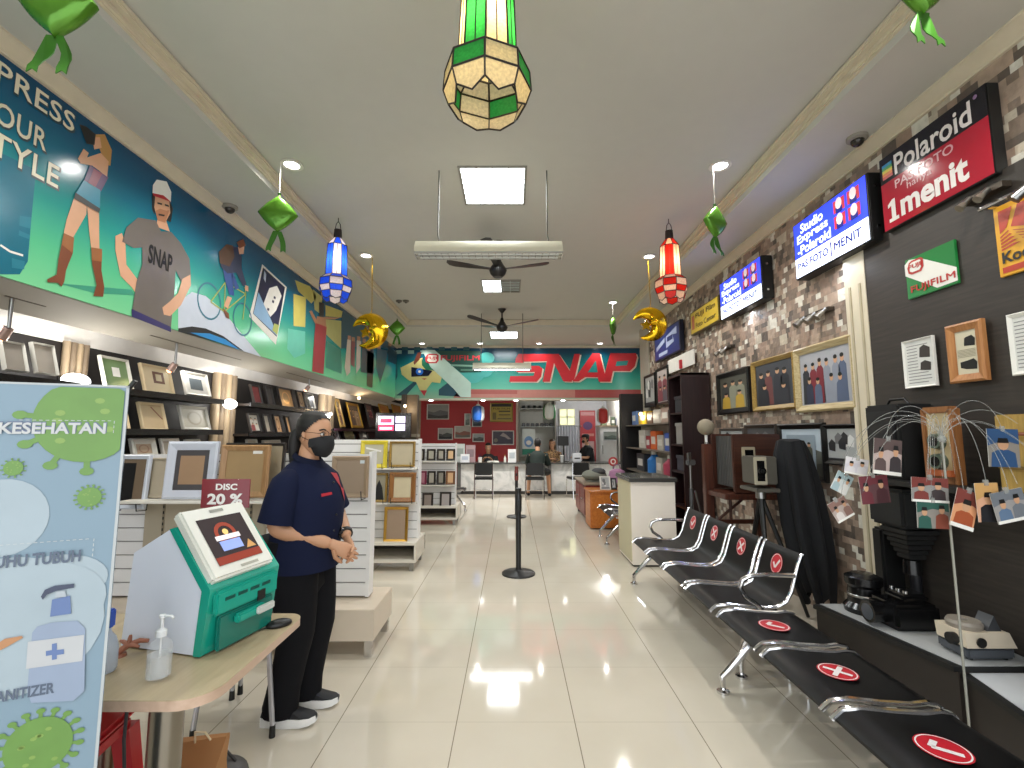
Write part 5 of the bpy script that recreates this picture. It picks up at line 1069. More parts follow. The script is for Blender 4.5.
b = MB(); b.pbox(FPL, .01, .295, kh * .60, kh - .005, -.01, .012, TUR, .008); b.pbox(FPL, .03, .28, .008, kh * .58, -.01, .006, TURD, .006)
for k in range(4): b.pbox(FPL, .045 + k * .055, .085 + k * .055, kh * .80, kh * .85, .011, .014, M('#0a4d44', .3))
b.pbox(FPL, .09, .22, kh * .38, kh * .52, .004, .03, TUR, .006); b.build('slot_panel', t)
b = MB(); b.pbox(FPL, .165, .245, kh * .40, kh * .52, .03, .045, M('#c9ccc8', .3), .004); b.build('card_reader', t)
b = MB(); b.pbox(FPL, .19, .225, kh * .58, kh * .74, .011, .016, BLACK); b.build('slot', t)
# sign above the kiosk
PSG = front(1.998); a0, b1 = PSG.px(202, 479); a1, b0 = PSG.px(249, 508)
t = thing('discount_sign', 'small dark red discount sign standing behind the kiosk', 'sign', PSG.T((a0 + a1) / 2, TZ))
b = MB(); b.pbox(PSG, a0, a1, b0, b1, -.004, 0, M('#7d1624', .15), .002); b.build('plate', t)
b = MB(); r = (a0, b0, a1, b1); WT = M('#efe9e4', .3); b.text(PSG, 'DISC', *SUB(r, .30, .62, .74, .84), .002, WT, bold=.035); b.build('lettering', t); b = MB(); b.text(PSG, '20 %', *SUB(r, .14, .12, .86, .50), .002, WT, bold=.04); b.build('lettering', t)
b = MB(); am = (a0 + a1) / 2; b.tube([PSG.T(am, TZ + .01, -.008), PSG.T(am, b1 - .03, -.008)], .004, STEEL); b.lathe([(0, 0), (.016, 0), (.016, .008), (0, .012)], PSG.T(am, TZ, -.004), STEEL, 18); b.build('holder', t)
# bottles
def put(px, py): return onZ(px, py, TZ)
t = thing('sanitizer_bottle', 'clear pump bottle of hand sanitizer on the table in front of the kiosk', 'bottle', put(158, 678)); p = put(158, 678)
CLR = M('#f2f6fa', .08, var=0, alpha=.16); LIQ = M('#e6ecf2', .1, var=0, alpha=.3)
b = MB(); b.lathe([(0, .002), (.028, .002), (.033, .008), (.033, .085), (.03, .10), (.014, .114), (.012, .122)], p, CLR, 24); b.build('bottle_body', t)
b = MB(); b.lathe([(0, .004), (.031, .008), (.031, .07), (0, .07)], p, LIQ, 20); b.build('liquid', t)
b = MB(); WP = M('#eceef0', .35); b.lathe([(.015, .12), (.015, .137), (.008, .142), (.005, .145), (.005, .172), (.009, .174), (.009, .182), (0, .182)], p, WP, 18); b.tube([p + V((0, 0, .178)), p + V((.03, -.004, .18)), p + V((.037, -.005, .174))], .004, WP); b.cyl(p + V((0, 0, .02)), p + V((0, 0, .125)), .0025, WP, seg=8); b.build('pump', t)
p = put(103, 672); t = thing('spray_bottle', 'white spray bottle with blue neck, half hidden by the standing banner', 'bottle', p)
b = MB(); b.lathe([(0, .001), (.03, .001), (.034, .01), (.034, .07), (.026, .10), (.013, .118), (.012, .13)], p, M('#cfd8e6', .3, trans=.3), 22); b.build('bottle_body', t); b = MB(); b.box(p + V((0.006, 0, .158)), (.022, .03, .056), M('#2b52b8', .35), 0, .005); b.box(p + V((-.028, 0, .18)), (.05, .02, .018), M('#2b52b8', .35), 0, .004); b.build('spray_head', t)
p = put(128, 655); t = thing('wooden_ornament', 'small brown branching ornament between the spray bottle and the kiosk', 'ornament', p); BRN = M('#a0664f', .5)
b = MB(); b.lathe([(0, 0), (.02, 0), (.018, .01), (0, .012)], p + V((-.02, -.01, 0)), BRN, 12); b.tube([p + V((-.03, -.02, .008)), p + V((-.005, 0, .03)), p + V((.025, .015, .04)), p + V((.05, .02, .037))], [.009, .01, .008, .006], BRN); b.build('stem', t)
for q in ((.0, .005, .062), (-.03, .0, .045), (.035, .0, .025)): b = MB(); b.tube([p + V((.0, .0, .032)), p + V(q) * .7 + V((0, 0, .012)), p + V(q)], [.008, .006, .004], BRN); b.build('branch', t)
p = put(279, 626); t = thing('computer_mouse', 'black computer mouse at the far right corner of the table', 'mouse', p)
b = MB(); b.ball(p + V((0, 0, .008)), (.028, .047, .018), BLACK, 18, 10, Matrix.Rotation(-.9, 3, 'Z')); b.build('shell', t); b = MB(); b.tube([p + V((-.02, -.02, .006)), p + V((-.05, -.05, .005)), p + V((-.085, -.01, .004)), p + V((-.1, .02, .004))], .0025, BLACK); b.build('cable', t)
# under the table
t = thing('plastic_stool', 'red plastic stool under the table behind the banner', 'stool', (-1.45, 1.62, 0)); RP = M('#c0222d', .35)
sx, sy, sz = -1.43, 1.62, .50
b = MB(); b.box((sx, sy, sz), (.27, .27, .03), RP, .15, .012); b.box((sx, sy, sz - .035), (.25, .25, .05), RP, .15, .01); b.build('seat', t)
for i, (dx, dy) in enumerate(((1, -1), (1, 1), (-1, 1), (-1, -1))):
    b = MB(); R = Matrix.Rotation(.15, 3, 'Z'); u = R @ V((dx * .11, dy * .11, 0)); w = R @ V((dx * .16, dy * .16, 0)); b.loft([[V((sx, sy, z)) + c0 + R @ V((k * h, l * h, 0)) for k, l in ((-1, -1), (1, -1), (1, 1), (-1, 1))] for c0, z, h in ((u, sz - .04, .03), (w, 0, .022))], RP, True, False, False); b.build('leg', t)
b = MB(); R = Matrix.Rotation(.15, 3, 'Z'); pts = [V((sx, sy, .16)) + R @ V((dx * .145, dy * .145, 0)) for dx, dy in ((1, -1), (1, 1), (-1, 1), (-1, -1))]; b.tube(pts, .012, RP, 6, True); b.build('ring_brace', t)
p = V((-1.27, 2.02, 0)); t = thing('paper_bag', 'brown paper bag standing on the floor under the table', 'bag', p); KRF = M('#a9794a', .7, var=.12, bump=.2)
b = MB(); b.loft([[p + V(q) for q in ((-.11, -.06, 0), (.12, -.05, 0), (.12, .06, 0), (-.11, .06, 0))], [p + V(q) for q in ((-.12, -.05, .16), (.12, -.04, .17), (.12, .03, .16), (-.12, .03, .17))], [p + V(q) for q in ((-.11, -.02, .24), (.14, -.015, .27), (.14, .01, .27), (-.11, .0, .25))]], KRF, True, False, False); b.build('bag_body', t)
b = MB(); b.tube([p + V((.02, -.02, .25)), p + V((.03, -.04, .30)), p + V((.07, -.04, .30)), p + V((.08, -.02, .26))], .004, M('#d8c7a4', .6)); b.build('handle', t)
t = thing('power_cable', 'thin dark cable hanging from the table to the floor beside the red stool', 'cable', (-1.27, 1.66, 0)); b = MB(); b.tube([(-1.22, 1.60, TZ - .03), (-1.225, 1.60, .5), (-1.20, 1.60, .25), (-1.215, 1.62, .06), (-1.25, 1.66, .006), (-1.35, 1.7, .006)], .005, M('#3a3c40', .5)); b.build('cord', t)
p = onZ(222, 790, 0); t = thing('floor_bag', 'dark grey soft bag on the floor at the bottom edge beside the paper bag', 'bag', p); b = MB(); b.ball(p + V((0, 0, .06)), (.10, .08, .06), M('#4d4b4a', .6, bump=.3), 16, 10); b.build('bag_body', t); b = MB(); b.tube([p + V((-.05, 0, .11)), p + V((0, 0, .16)), p + V((.05, 0, .11))], .006, BLACK); b.build('handle', t)

# ================================================================ queue posts
def stanchion(px, py, label, hc='#232324'):
    p = onZ(px, py, 0); t = thing('queue_post', label, 'queue post', p, 0, 'black queue posts'); k = M('#1b1b1c', .4)
    b = MB(); b.lathe([(0, 0), (.175, 0), (.175, .014), (.165, .022), (.05, .034), (.03, .05), (0, .05)], p, k, 32); b.build('base', t)
    b = MB(); b.lathe([(.028, .04), (.028, .64)], p, k, 18); b.build('pole', t)
    b = MB(); b.lathe([(.033, .64), (.036, .65), (.036, .80), (.03, .82), (.028, .84), (.032, .85), (.032, .885), (0, .89)], p, M(hc, .35), 18); b.box(p + V((.0, -.035, .74)), (.03, .02, .05), BLACK); b.build('belt_head', t)
stanchion(518.5, 574, 'nearest black queue post standing on the open floor'); stanchion(516.5, 517, 'farther black queue post with reddish head, behind the nearest one', '#7a3a34')
# ================================================================ people
SKIN = M('#c29271', .5, var=.04); HAIR = M('#15110f', .6, var=.1)
def ell(c, rx, ry, yaw=0.0, n=24, sq=1.0, tilt=0.0):
    R = Matrix.Rotation(yaw, 3, 'Z'); out = []
    for k in range(n):
        a = 2 * PI * k / n; x, y = math.cos(a), math.sin(a)
        if sq != 1: x, y = math.copysign(abs(x) ** sq, x), math.copysign(abs(y) ** sq, y)
        out.append(V(c) + R @ V((x * rx, y * ry, x * rx * tilt)))
    return out
def skin_geo(chains, sub=2):
    """one continuous surface grown round connected joints with a radius each"""
    vs, rs, es, key, roots = [], [], [], {}, []
    for ch in chains:
        prev = None; fresh = True
        for p, r in ch:
            k = tuple(round(v, 4) for v in p)
            if k in key:
                i = key[k]; fresh = False
            else:
                i = len(vs); key[k] = i; vs.append(p); rs.append(r)
            if prev is not None: es.append((prev, i))
            prev = i
        if fresh: roots.append(key[tuple(round(v, 4) for v in ch[0][0])])
    me = bpy.data.meshes.new('figure'); me.from_pydata([tuple(v) for v in vs], es, []); ob = bpy.data.objects.new('figure', me); C.objects.link(ob)
    mod = ob.modifiers.new('Skin', 'SKIN'); mod.use_smooth_shade = True; mod.branch_smoothing = .4
    if not me.skin_vertices: 
        bpy.context.view_layer.objects.active = ob
        bpy.context.view_layer.update()
    sv = me.skin_vertices[0].data if me.skin_vertices else None
    if sv is not None:
        for i, r in enumerate(rs):
            sv[i].radius = (r, r) if isinstance(r, (int, float)) else r
            sv[i].use_root = i in roots
    ss = ob.modifiers.new('Sub', 'SUBSURF'); ss.levels = sub; ss.render_levels = sub
    dg = bpy.context.evaluated_depsgraph_get(); ev = ob.evaluated_get(dg); m2 = ev.to_mesh()
    V_ = [v.co.copy() for v in m2.vertices]; F_ = [tuple(p.vertices) for p in m2.polygons]
    ev.to_mesh_clear(); bpy.data.objects.remove(ob); bpy.data.meshes.remove(me)
    return V_, F_
HEADP = [(-.118, .055, .022, .024), (-.108, .048, .045, .040), (-.08, .03, .070, .056), (-.04, .014, .088, .066), (0, .004, .096, .073), (.035, 0, .098, .075), (.07, -.004, .090, .068), (.098, -.006, .066, .052), (.114, -.006, .038, .03), (.12, -.006, .008, .008)]
def head_geo(b, c, yaw, pitch=0.0, skin=SKIN, s=1.0, face=True):
    c = V(c); R = Matrix.Rotation(yaw, 3, 'Z') @ Matrix.Rotation(pitch, 3, 'Y')
    T = lambda x, y, z: c + R @ (V((x, y, z)) * s)
    n = 28; rings = []
    for z, cx, rx, ry in HEADP: rings.append([T(cx + rx * math.cos(2 * PI * k / n), ry * math.sin(2 * PI * k / n), z) for k in range(n)])
    b.loft(rings, skin)
    for sg in (-1, 1): b.ball(T(-.005, sg * .074, -.012), (.012 * s, .009 * s, .028 * s), skin, 10, 8, R)
    if face:
        b.loft([[T(x + q * math.cos(f), w * math.sin(f), z) for f in [2 * PI * k / 8 for k in range(8)]] for z, x, q, w in ((.012, .092, .006, .008), (-.01, .100, .010, .011), (-.03, .108, .014, .016), (-.04, .098, .012, .016))], skin)
        LIPS = M('#9a5a50', .45); b.ball(T(.088, 0, -.065), (.014 * s, .024 * s, .009 * s), LIPS, 10, 6, R)
        for sg in (-1, 1):
            b.ball(T(.080, sg * .032, .004), (.014 * s, .015 * s, .009 * s), M('#e9e4df', .3), 10, 8, R); b.ball(T(.0915, sg * .032, .004), (.004 * s, .007 * s, .007 * s), M('#1c120d', .2), 8, 6, R)
            b.tube([T(.092, sg * .014, .026), T(.090, sg * .034, .031), T(.076, sg * .052, .025)], .004 * s, HAIR, 6); b.tube([T(.094, sg * .018, .010), T(.091, sg * .034, .014), T(.080, sg * .046, .008)], .0025 * s, HAIR, 5)
    return T
def hair_cap(b, T, m=HAIR, front=.045, hz=.072, low=-.06, grow=1.09, pulled=False):
    """hair as a shell over the skull, open at the face"""
    n = 72; P_ = []; HP = []
    for p, q in zip(HEADP, HEADP[1:]):
        for k in range(4): HP.append(tuple(p[i] + (q[i] - p[i]) * k / 4 for i in range(4)))
    HP.append(HEADP[-1])
    hl = (lambda z: .82 * z - .004 - .3 * max(0, -z) + (.06 if z < -.03 else 0) * 0) if pulled else (lambda z: front - .25 * max(0, .03 - z))
    for i, (z, cx, rx, ry) in enumerate(HP): P_.append([(cx + rx * grow * math.cos(2 * PI * k / n) - .003, ry * grow * math.sin(2 * PI * k / n), z * (1.07 if z > 0 else 1)) for k in range(n)])
    vs = [T(*p) for r in P_ for p in r]; fs = []
    for i in range(len(P_) - 1):
        for k in range(n):
            q = [P_[i][k], P_[i][(k + 1) % n], P_[i + 1][(k + 1) % n], P_[i + 1][k]]; x = sum(p[0] for p in q) / 4; z = sum(p[2] for p in q) / 4
            if (x > hl(z) and z < hz) or z < low: continue
            fs.append((i * n + k, i * n + (k + 1) % n, (i + 1) * n + (k + 1) % n, (i + 1) * n + k))
    fs.append(tuple((len(P_) - 1) * n + k for k in range(n))); b.geo(vs, fs, m)
def hand_geo(b, w, fwd, back, thumb, curl=.4, m=SKIN, s=1.0):
    w, f = V(w), V(fwd).normalized(); k = V(back); k = (k - f * k.dot(f)).normalized(); sd = f.cross(k) * thumb
    def rg(c, rx, ry): return [c + sd * rx * math.cos(2 * PI * i / 12) + k * ry * math.sin(2 * PI * i / 12) for i in range(12)]
    b.loft([rg(w - f * .015, .024 * s, .019 * s), rg(w + f * .015, .027 * s, .018 * s), rg(w + f * .05 * s, .037 * s, .016 * s), rg(w + f * .085 * s, .039 * s, .013 * s), rg(w + f * .094 * s, .034 * s, .008 * s)], m)
    for off, L, d in ((.029, .066, 0), (.010, .074, .006), (-.010, .069, .003), (-.028, .054, -.006)):
        p = w + f * (.084 + d) * s + sd * off * s; pts = [p - f * .012]; ang = curl * .6; q = p
        for j, fr in enumerate((.45, .31, .24)):
            dr = f * math.cos(ang) - k * math.sin(ang); q = q + dr * L * fr * s; pts += [q]; ang += curl
        b.tube(pts, [.0095 * s, .0095 * s, .0085 * s, .0055 * s], m, 8)
    p = w + f * .028 * s + sd * .03 * s; d1 = (f * .65 + sd * .65 - k * .35).normalized(); d2 = (f * .9 + sd * .2 - k * .4).normalized()
    b.tube([p - d1 * .015, p + d1 * .03 * s, p + d1 * .03 * s + d2 * .03 * s, p + d1 * .03 * s + d2 * .052 * s], [.013 * s, .0115 * s, .0105 * s, .006 * s], m, 8)

# ---------------------------------------------------------------- the staff member
wo = V((-1.12, 2.64, 0)); ty = math.radians(-14)
def L(x, y, z, yaw=ty): return wo + Matrix.Rotation(yaw, 3, 'Z') @ V((x, y, 0)) + V((0, 0, z))
t = thing('person', 'woman in navy polo shirt, black mask and glasses standing with clasped hands', 'person', wo)
hc = L(.02, 0, 1.462)
RS, LS = L(-.01, -.175, 1.20), L(0, .175, 1.20); RE, LE = L(-.03, -.205, .985), L(.02, .24, 1.0); RW, LW = L(.195, -.045, .885), L(.205, .075, .90)
hips = wo + V((-.03, 0, .86)); hR, hL = wo + V((-.03, -.085, .80)), wo + V((.0, .085, .80)); kR, kL = wo + V((.01, -.085, .44)), wo + V((.05, .085, .44)); aR, aL = wo + V((-.06, -.085, .08)), wo + V((-.01, .085, .08))
chest, neck0, neck1 = L(0, 0, 1.14), L(-.01, 0, 1.31), L(.0, 0, 1.40)
vsk, fsk = skin_geo([[(hips, .13), (L(.01, 0, 1.02), .12), (chest, .095), (neck0, .06), (neck1, .052), (hc + V((0, 0, -.02)), .05)],
                     [(chest, .095), (RS, .05), (RE, .052), (RE.lerp(RW, .35), .047), (RW, .029)], [(chest, .095), (LS, .05), (LE, .05), (LE.lerp(LW, .35), .045), (LW, .029)],
                     [(hips, .13), (hR, .085), (kR, .06), (aR, .042)], [(hips, .13), (hL, .085), (kL, .06), (aL, .042)]])
b = MB(); b.geo(vsk, fsk, SKIN); T_ = head_geo(b, hc, math.radians(-17), math.radians(5))
f1 = (L(.29, .02, .82) - RW).normalized(); f2 = (L(.30, -.005, .815) - LW).normalized()
hand_geo(b, RW, f1, L(0, -1, 0) - L(0, 0, 0) + V((0, 0, .5)), 1, .32); hand_geo(b, LW + V((0, 0, -.012)), f2, L(.4, 1, 0) - L(0, 0, 0), -1, .32)
b.build('body', t)
b = MB(); hair_cap(b, T_, hz=.104, low=-.07, pulled=True, grow=1.06)
b.loft([[T_(x + q * math.cos(f), w * math.sin(f), z) for f in [2 * PI * k / 16 for k in range(16)]] for z, x, q, w in ((.03, -.085, .02, .03), (.0, -.105, .032, .045), (-.06, -.112, .034, .048), (-.12, -.105, .03, .045), (-.18, -.10, .024, .034), (-.22, -.098, .008, .012))], HAIR); b.build('hair', t)
b = MB(); MK = M('#17171a', .75, var=.1, bump=.2); n = 16; rows = []
for z, cx, rx, ry in ((.0, .022, .090, .076), (-.02, .022, .100, .079), (-.045, .026, .104, .077), (-.075, .034, .094, .070), (-.105, .046, .068, .054), (-.122, .05, .046, .038)):
    rows.append([T_(cx + rx * math.cos(a), ry * math.sin(a), z - .03 * (1 - math.cos(a)) * (1 if z > -.05 else -.3)) for a in [(-1 + 2 * k / n) * 1.45 for k in range(n + 1)]])
vs = [p for r_ in rows for p in r_]; b.geo(vs, [(i * (n + 1) + k, i * (n + 1) + k + 1, (i + 1) * (n + 1) + k + 1, (i + 1) * (n + 1) + k) for i in range(len(rows) - 1) for k in range(n)], MK)
for sg in (-1, 1): b.tube([T_(.03, sg * .078, -.03), T_(.0, sg * .084, -.02), T_(-.015, sg * .085, -.005), T_(-.01, sg * .084, .012)], .002, MK, 5)
b.build('face_mask', t, recalc=False)
b = MB(); GLS = M('#4a4038', .25, .6)
for sg in (-1, 1):
    b.tube([T_(.106 - .012 * abs(math.cos(2 * PI * k / 18)) * (1 if math.cos(2 * PI * k / 18) * sg > 0 else 0), sg * .034 + .026 * math.cos(2 * PI * k / 18), .004 + .020 * math.sin(2 * PI * k / 18)) for k in range(18)], .0016, GLS, 5, True)
    b.tube([T_(.094, sg * .059, .008), T_(.05, sg * .080, .010), T_(-.01, sg * .084, .010)], .0016, GLS, 5)
b.tube([T_(.106, -.008, .006), T_(.110, 0, .010), T_(.106, .008, .006)], .0016, GLS, 5); b.build('glasses', t)
NV = M('#131a35', .85, var=.12, scale=5, bump=.3, spec=.2)
b = MB(); sh = []
for z, x, rx, ry, yw in ((.75, -.02, .185, .19, -10), (.765, -.02, .186, .19, -10), (.82, -.012, .178, .20, -12), (.90, .0, .165, .19, -15), (1.0, .012, .165, .185, -18), (1.09, .018, .166, .185, -20), (1.17, .012, .152, .18, -16), (1.225, .002, .128, .178, -14), (1.265, -.008, .108, .155, -14), (1.293, -.012, .088, .118, -14), (1.308, -.012, .076, .09, -14), (1.318, -.01, .068, .077, -14)):
    sh.append(ell(L(x, 0, z, math.radians(yw)), rx, ry, math.radians(yw), 28, .9))
b.loft(sh, NV, False); 
for k in range(5): p = L(.182 - .012 * abs(k - 2), 0, 1.20 - k * .085); b.ball(p + V((.0, 0, 0)), .006, BLACK, 8, 6)
b.build('shirt', t)
def sleeve(sg, E, r1, f, by):
    sp = lambda y, z: L(-.008, sg * y, z)
    S = sp(.18, 1.165); e = S.lerp(E, f); b = MB()
    b.tube([sp(.05, 1.20), sp(.10, 1.21), sp(.145, 1.208), sp(.165, 1.195), S, S.lerp(e, .35), S.lerp(e, .75), e, e - (e - S) * .02, S.lerp(e, .8)], [.055, .066, .073, .077, .079, r1 * 1.02, r1 * 1.05, r1 * 1.08, r1 * .97, r1 * .9], NV, 20); b.build('sleeve', t)
sleeve(-1, RE, .082, .86, 0); sleeve(1, LE, .078, .86, 0)
b = MB(); CL = M('#10162c', .85, spec=.2)
b.loft([ell(L(-.012, 0, 1.30), .078, .092, ty, 24), ell(L(-.006, 0, 1.318), .072, .080, ty, 24), ell(L(-.004, 0, 1.342), .066, .070, ty, 24, 1, -.35), ell(L(.004, 0, 1.312), .092, .096, ty, 24, 1, -.4)], CL, False); b.build('collar', t)
b = MB(); RB = M('#b0202f', .6); PT_ = lambda x, y, z: L(x, y, z)
def chestpt(y, z):
    zz = [(1.09, .018, .166, .185), (1.17, .012, .152, .18), (1.225, .002, .128, .178), (1.265, -.008, .108, .155)]; i = max(0, min(2, sum(z > q[0] for q in zz) - 1)); f = (z - zz[i][0]) / (zz[i + 1][0] - zz[i][0]); x, rx, ry = [zz[i][k] + f * (zz[i + 1][k] - zz[i][k]) for k in (1, 2, 3)]
    return L(x + rx * max(0, 1 - (abs(y) / ry) ** 2.2) ** (1 / 2.2) + .006, y, z)
b.poly([chestpt(.03, 1.25), chestpt(.10, 1.24), chestpt(.13, 1.15), chestpt(.08, 1.09), chestpt(.055, 1.17)], RB); b.poly([chestpt(-.10, 1.135), chestpt(-.035, 1.14), chestpt(-.035, 1.153), chestpt(-.10, 1.15)], RB); b.build('red_trim', t)
TR = M('#101014', .85, var=.1, bump=.2, spec=.2)
b = MB(); b.loft([ell(hips + V((-.05, 0, .05)), .17, .18, -.2, 24), ell(hips + V((-.06, 0, -.03)), .19, .188, -.2, 24), ell(hips + V((-.06, 0, -.12)), .188, .185, -.15, 24), ell(hips + V((-.02, 0, -.2)), .155, .165, -.1, 24), ell(hips + V((0, 0, -.26)), .10, .11, 0, 24)], TR)
for h0, k0, a0 in ((hR, kR, aR), (hL, kL, aL)):
    b.loft([ell(h0 + V((-.01, 0, 0)), .145, .10, 0, 20), ell(h0 + V((0, 0, -.10)), .135, .098, 0, 20), ell(h0.lerp(k0, .65), .108, .09, 0, 20), ell(k0, .088, .08, 0, 20), ell(k0.lerp(a0, .4), .082, .076, 0, 20), ell(k0.lerp(a0, .8), .082, .074, 0, 20), ell(a0 + V((.005, 0, .01)), .088, .072, 0, 20), ell(a0 + V((.005, 0, -.03)), .086, .07, 0, 20)], TR)
b.build('trousers', t)
for a0 in (aR, aL):
    s = MB(); o = V((a0.x, a0.y, 0)); SH = M('#17181c', .6, var=.1)
    def ft(z, k=1.0, lift=0): return [o + V((x, y * k, z + (lift * max(0, (x - .05) / .15) ** 2))) for x, y in ((-.09, 0), (-.08, -.03), (-.03, -.036), (.05, -.042), (.12, -.045), (.165, -.036), (.19, -.012), (.19, .012), (.165, .036), (.12, .045), (.05, .042), (-.03, .036), (-.08, .03))]
    s.loft([ft(0, 1.0, .02), ft(.012, 1.1, .02), ft(.044, 1.1, .006), ft(.045, .95)], M('#f0f0ee', .5)); so = s
    u = MB(); u.loft([ft(.03, .98), ft(.055, .95, -.01), [o + V(((q.x - o.x) * .8 - .01, (q.y - o.y) * .78, .082 - max(0, (q.x - o.x)) * .12)) for q in ft(0)], [o + V(((q.x - o.x) * .45 - .035, (q.y - o.y) * .65, .105 - max(0, q.x - o.x) * .1)) for q in ft(0)]], SH)
    sho = u.build('shoe', t); so.build('sole', sho)
b = MB(); wd = (RW - RE).normalized(); wl = (LW - LE).normalized(); c0 = LW - wl * .035; b.loft([ringc(c0 - wl * .011, wl, .034, 18), ringc(c0 - wl * .010, wl, .038, 18), ringc(c0 + wl * .010, wl, .036, 18), ringc(c0 + wl * .011, wl, .031, 18)], BLACK); sd = L(.25, -.9, 0) - L(0, 0, 0); sd = (sd - wl * sd.dot(wl)).normalized(); b.cyl(c0 + sd * .03, c0 + sd * .046, .021, M('#2a2a2c', .2), seg=18); b.build('wristwatch', t)

# ---------------------------------------------------------------- people at the far counter
def seated(label, base, yaw, seat, shirt, pants, hair=HAIR, reach=(.42, .95), long_=False, cap=None, sleeves=True, bare=False, cover=1.0, shade=SKIN, lean=.05, mask=False, spread=.12):
    o = V(base); R = Matrix.Rotation(yaw, 3, 'Z'); G = lambda x, y, z: o + R @ V((x, y, 0)) + V((0, 0, z))
    t = thing('person', label, 'person', o); hp = G(0, 0, seat + .09); ch_ = G(lean, 0, seat + .38); nk = G(lean + .01, 0, seat + .56); hd = G(lean + .05, 0, seat + .73)
    A = []; tip = []
    for sg in (-1, 1):
        S, E, Wp = G(lean, sg * .17, seat + .47), G(lean + .12, sg * .25, seat + .24), G(reach[0], sg * .09, reach[1]); A.append((S, E, Wp)); tip.append(((Wp - E).normalized(), sg))
    ch = [[(hp, .13), (G(lean * .5, 0, seat + .25), .115), (ch_, .09), (nk, .055), (hd, .05)]]
    for S, E, Wp in A: ch.append([(ch_, .09), (S, .04), (E, .045), (Wp, .028)])
    legs = []
    for sg in (-1, 1): K_, An = G(.40, sg * spread, seat + .05), G(.36, sg * (spread * 1.15), .08); legs.append((K_, An)); ch.append([(hp, .13), (G(.12, sg * .1, seat + .08), .085), (K_, .062), (An, .04), (An + R @ V((.12, 0, -.045)), .032)])
    vs, fs = skin_geo(ch, 1); b = MB(); b.geo(vs, fs, shade); T2 = head_geo(b, hd, yaw, .12, shade)
    for (d, sg), (S, E, Wp) in zip(tip, A): hand_geo(b, Wp, d, V((0, 0, 1)), -sg, .4, shade)
    b.build('body', t)
    b = MB(); hair_cap(b, T2, hair, .03, .07, -.09)
    if long_: b.loft([[T2(x + q * math.cos(f), w * math.sin(f), z) for f in [2 * PI * k / 14 for k in range(14)]] for z, x, q, w in ((.06, -.03, .075, .078), (0, -.05, .065, .085), (-.1, -.06, .055, .09), (-.2, -.06, .045, .085), (-.26, -.06, .02, .05))], hair)
    b.build('hair', t)
    b = MB(); b.loft([ell(G(x, 0, seat + z), rx, ry, yaw, 20) for z, x, rx, ry in ((.02, 0, .17, .19), (.12, .01, .165, .185), (.28, lean * .6, .15, .175), (.40, lean, .15, .19), (.48, lean, .125, .185), (.53, lean, .09, .13), (.565, lean + .005, .065, .075))], shirt, False)
    for S, E, Wp in A:
        e = S.lerp(E, .9) if not sleeves else E; b.loft([ringc(S.lerp(ch_, .3), E - S, .075, 14), ringc(S, E - S, .078, 14), ringc(e, E - S, .066, 14)] + ([ringc(E.lerp(Wp, .15), Wp - E, .06, 14), ringc(E.lerp(Wp, .85), Wp - E, .045, 14)] if sleeves else []), shirt, False)
    b.build('shirt', t)
    b = MB(); 
    for sg, (K_, An) in zip((-1, 1), legs):
        q = G(.0, sg * .1, seat + .09); b.loft([ringc(q, K_ - q, .10, 14), ringc(q.lerp(K_, .5), K_ - q, .095, 14), ringc(q.lerp(K_, .92), K_ - q, .085, 14)] + ([] if bare else [ringc(K_ + V((0, 0, -.05)), An - K_, .08, 14), ringc(K_.lerp(An, .95), An - K_, .065, 14)]), pants, False)
    b.build('trousers', t)
    for K_, An in legs: s = MB(); s.ball(V((An.x, An.y, .035)) + R @ V((.06, 0, 0)), (.13, .045, .035), BLACK, 14, 8, R); s.build('shoe', t)
    if cap: b = MB(); b.loft([[T2(-.004 + r_ * math.cos(f), r_ * .8 * math.sin(f), z) for f in [2 * PI * k / 18 for k in range(18)]] for z, r_ in ((.05, .112), (.085, .108), (.115, .085), (.132, .04), (.135, .005))], cap); b.prism([T2(x, y, .055) for x, y in ((.08, -.07), (.15, -.055), (.17, 0), (.15, .055), (.08, .07))], (0, 0, .008), cap); b.build('cap', t)
    if mask: b = MB(); b.ball(T2(.07, 0, -.055), (.05, .056, .05), BLACK, 12, 8, Matrix.Rotation(yaw, 3, 'Z')); b.build('face_mask', t)
    return t
BLKC = M('#15171c', .8, bump=.2)
px_ = lambda x, Y: onY(x, 440, Y).x
seated('man in black shirt and shorts sitting with his back to us at the counter', (px_(537, 11.05), 11.05, 0), PI / 2 - .15, .51, M('#14231f', .8), M('#16161a', .8), reach=(.44, .80), bare=True, lean=.10, spread=.22)
seated('person in black sitting behind the counter in front of the red wall', (px_(488.5, 12.64), 12.64, 0), -PI / 2, .38, BLKC, BLKC, reach=(.48, .82), lean=.10)
def batik():
    m, nt, bs = base_mat('patterned_cloth'); tc = nt.nodes.new('ShaderNodeTexCoord'); vo = nt.nodes.new('ShaderNodeTexVoronoi'); vo.inputs['Scale'].default_value = 16; nt.links.new(tc.outputs['Object'], vo.inputs['Vector']); nt.links.new(ramp_node(nt, vo.outputs[0], [(.1, '#2a1d18'), (.3, '#7d5a3c'), (.5, '#b59468'), (.7, '#4a2f24')]), bs.inputs['Base Color']); bs.inputs['Roughness'].default_value = .8; return m
seated('person in brown patterned clothing sitting behind the counter facing the man in black', (px_(552.5, 12.7), 12.7, 0), -PI / 2 - .2, .48, batik(), BLKC, hair=M('#4a3322', .5), reach=(.50, .82), long_=True)
seated('staff member in black cap and black shirt behind the counter before the white curtain', (px_(589, 12.7), 12.7, 0), PI + .35, .60, BLKC, BLKC, reach=(.40, .86), cap=BLKC, sleeves=False, mask=True)
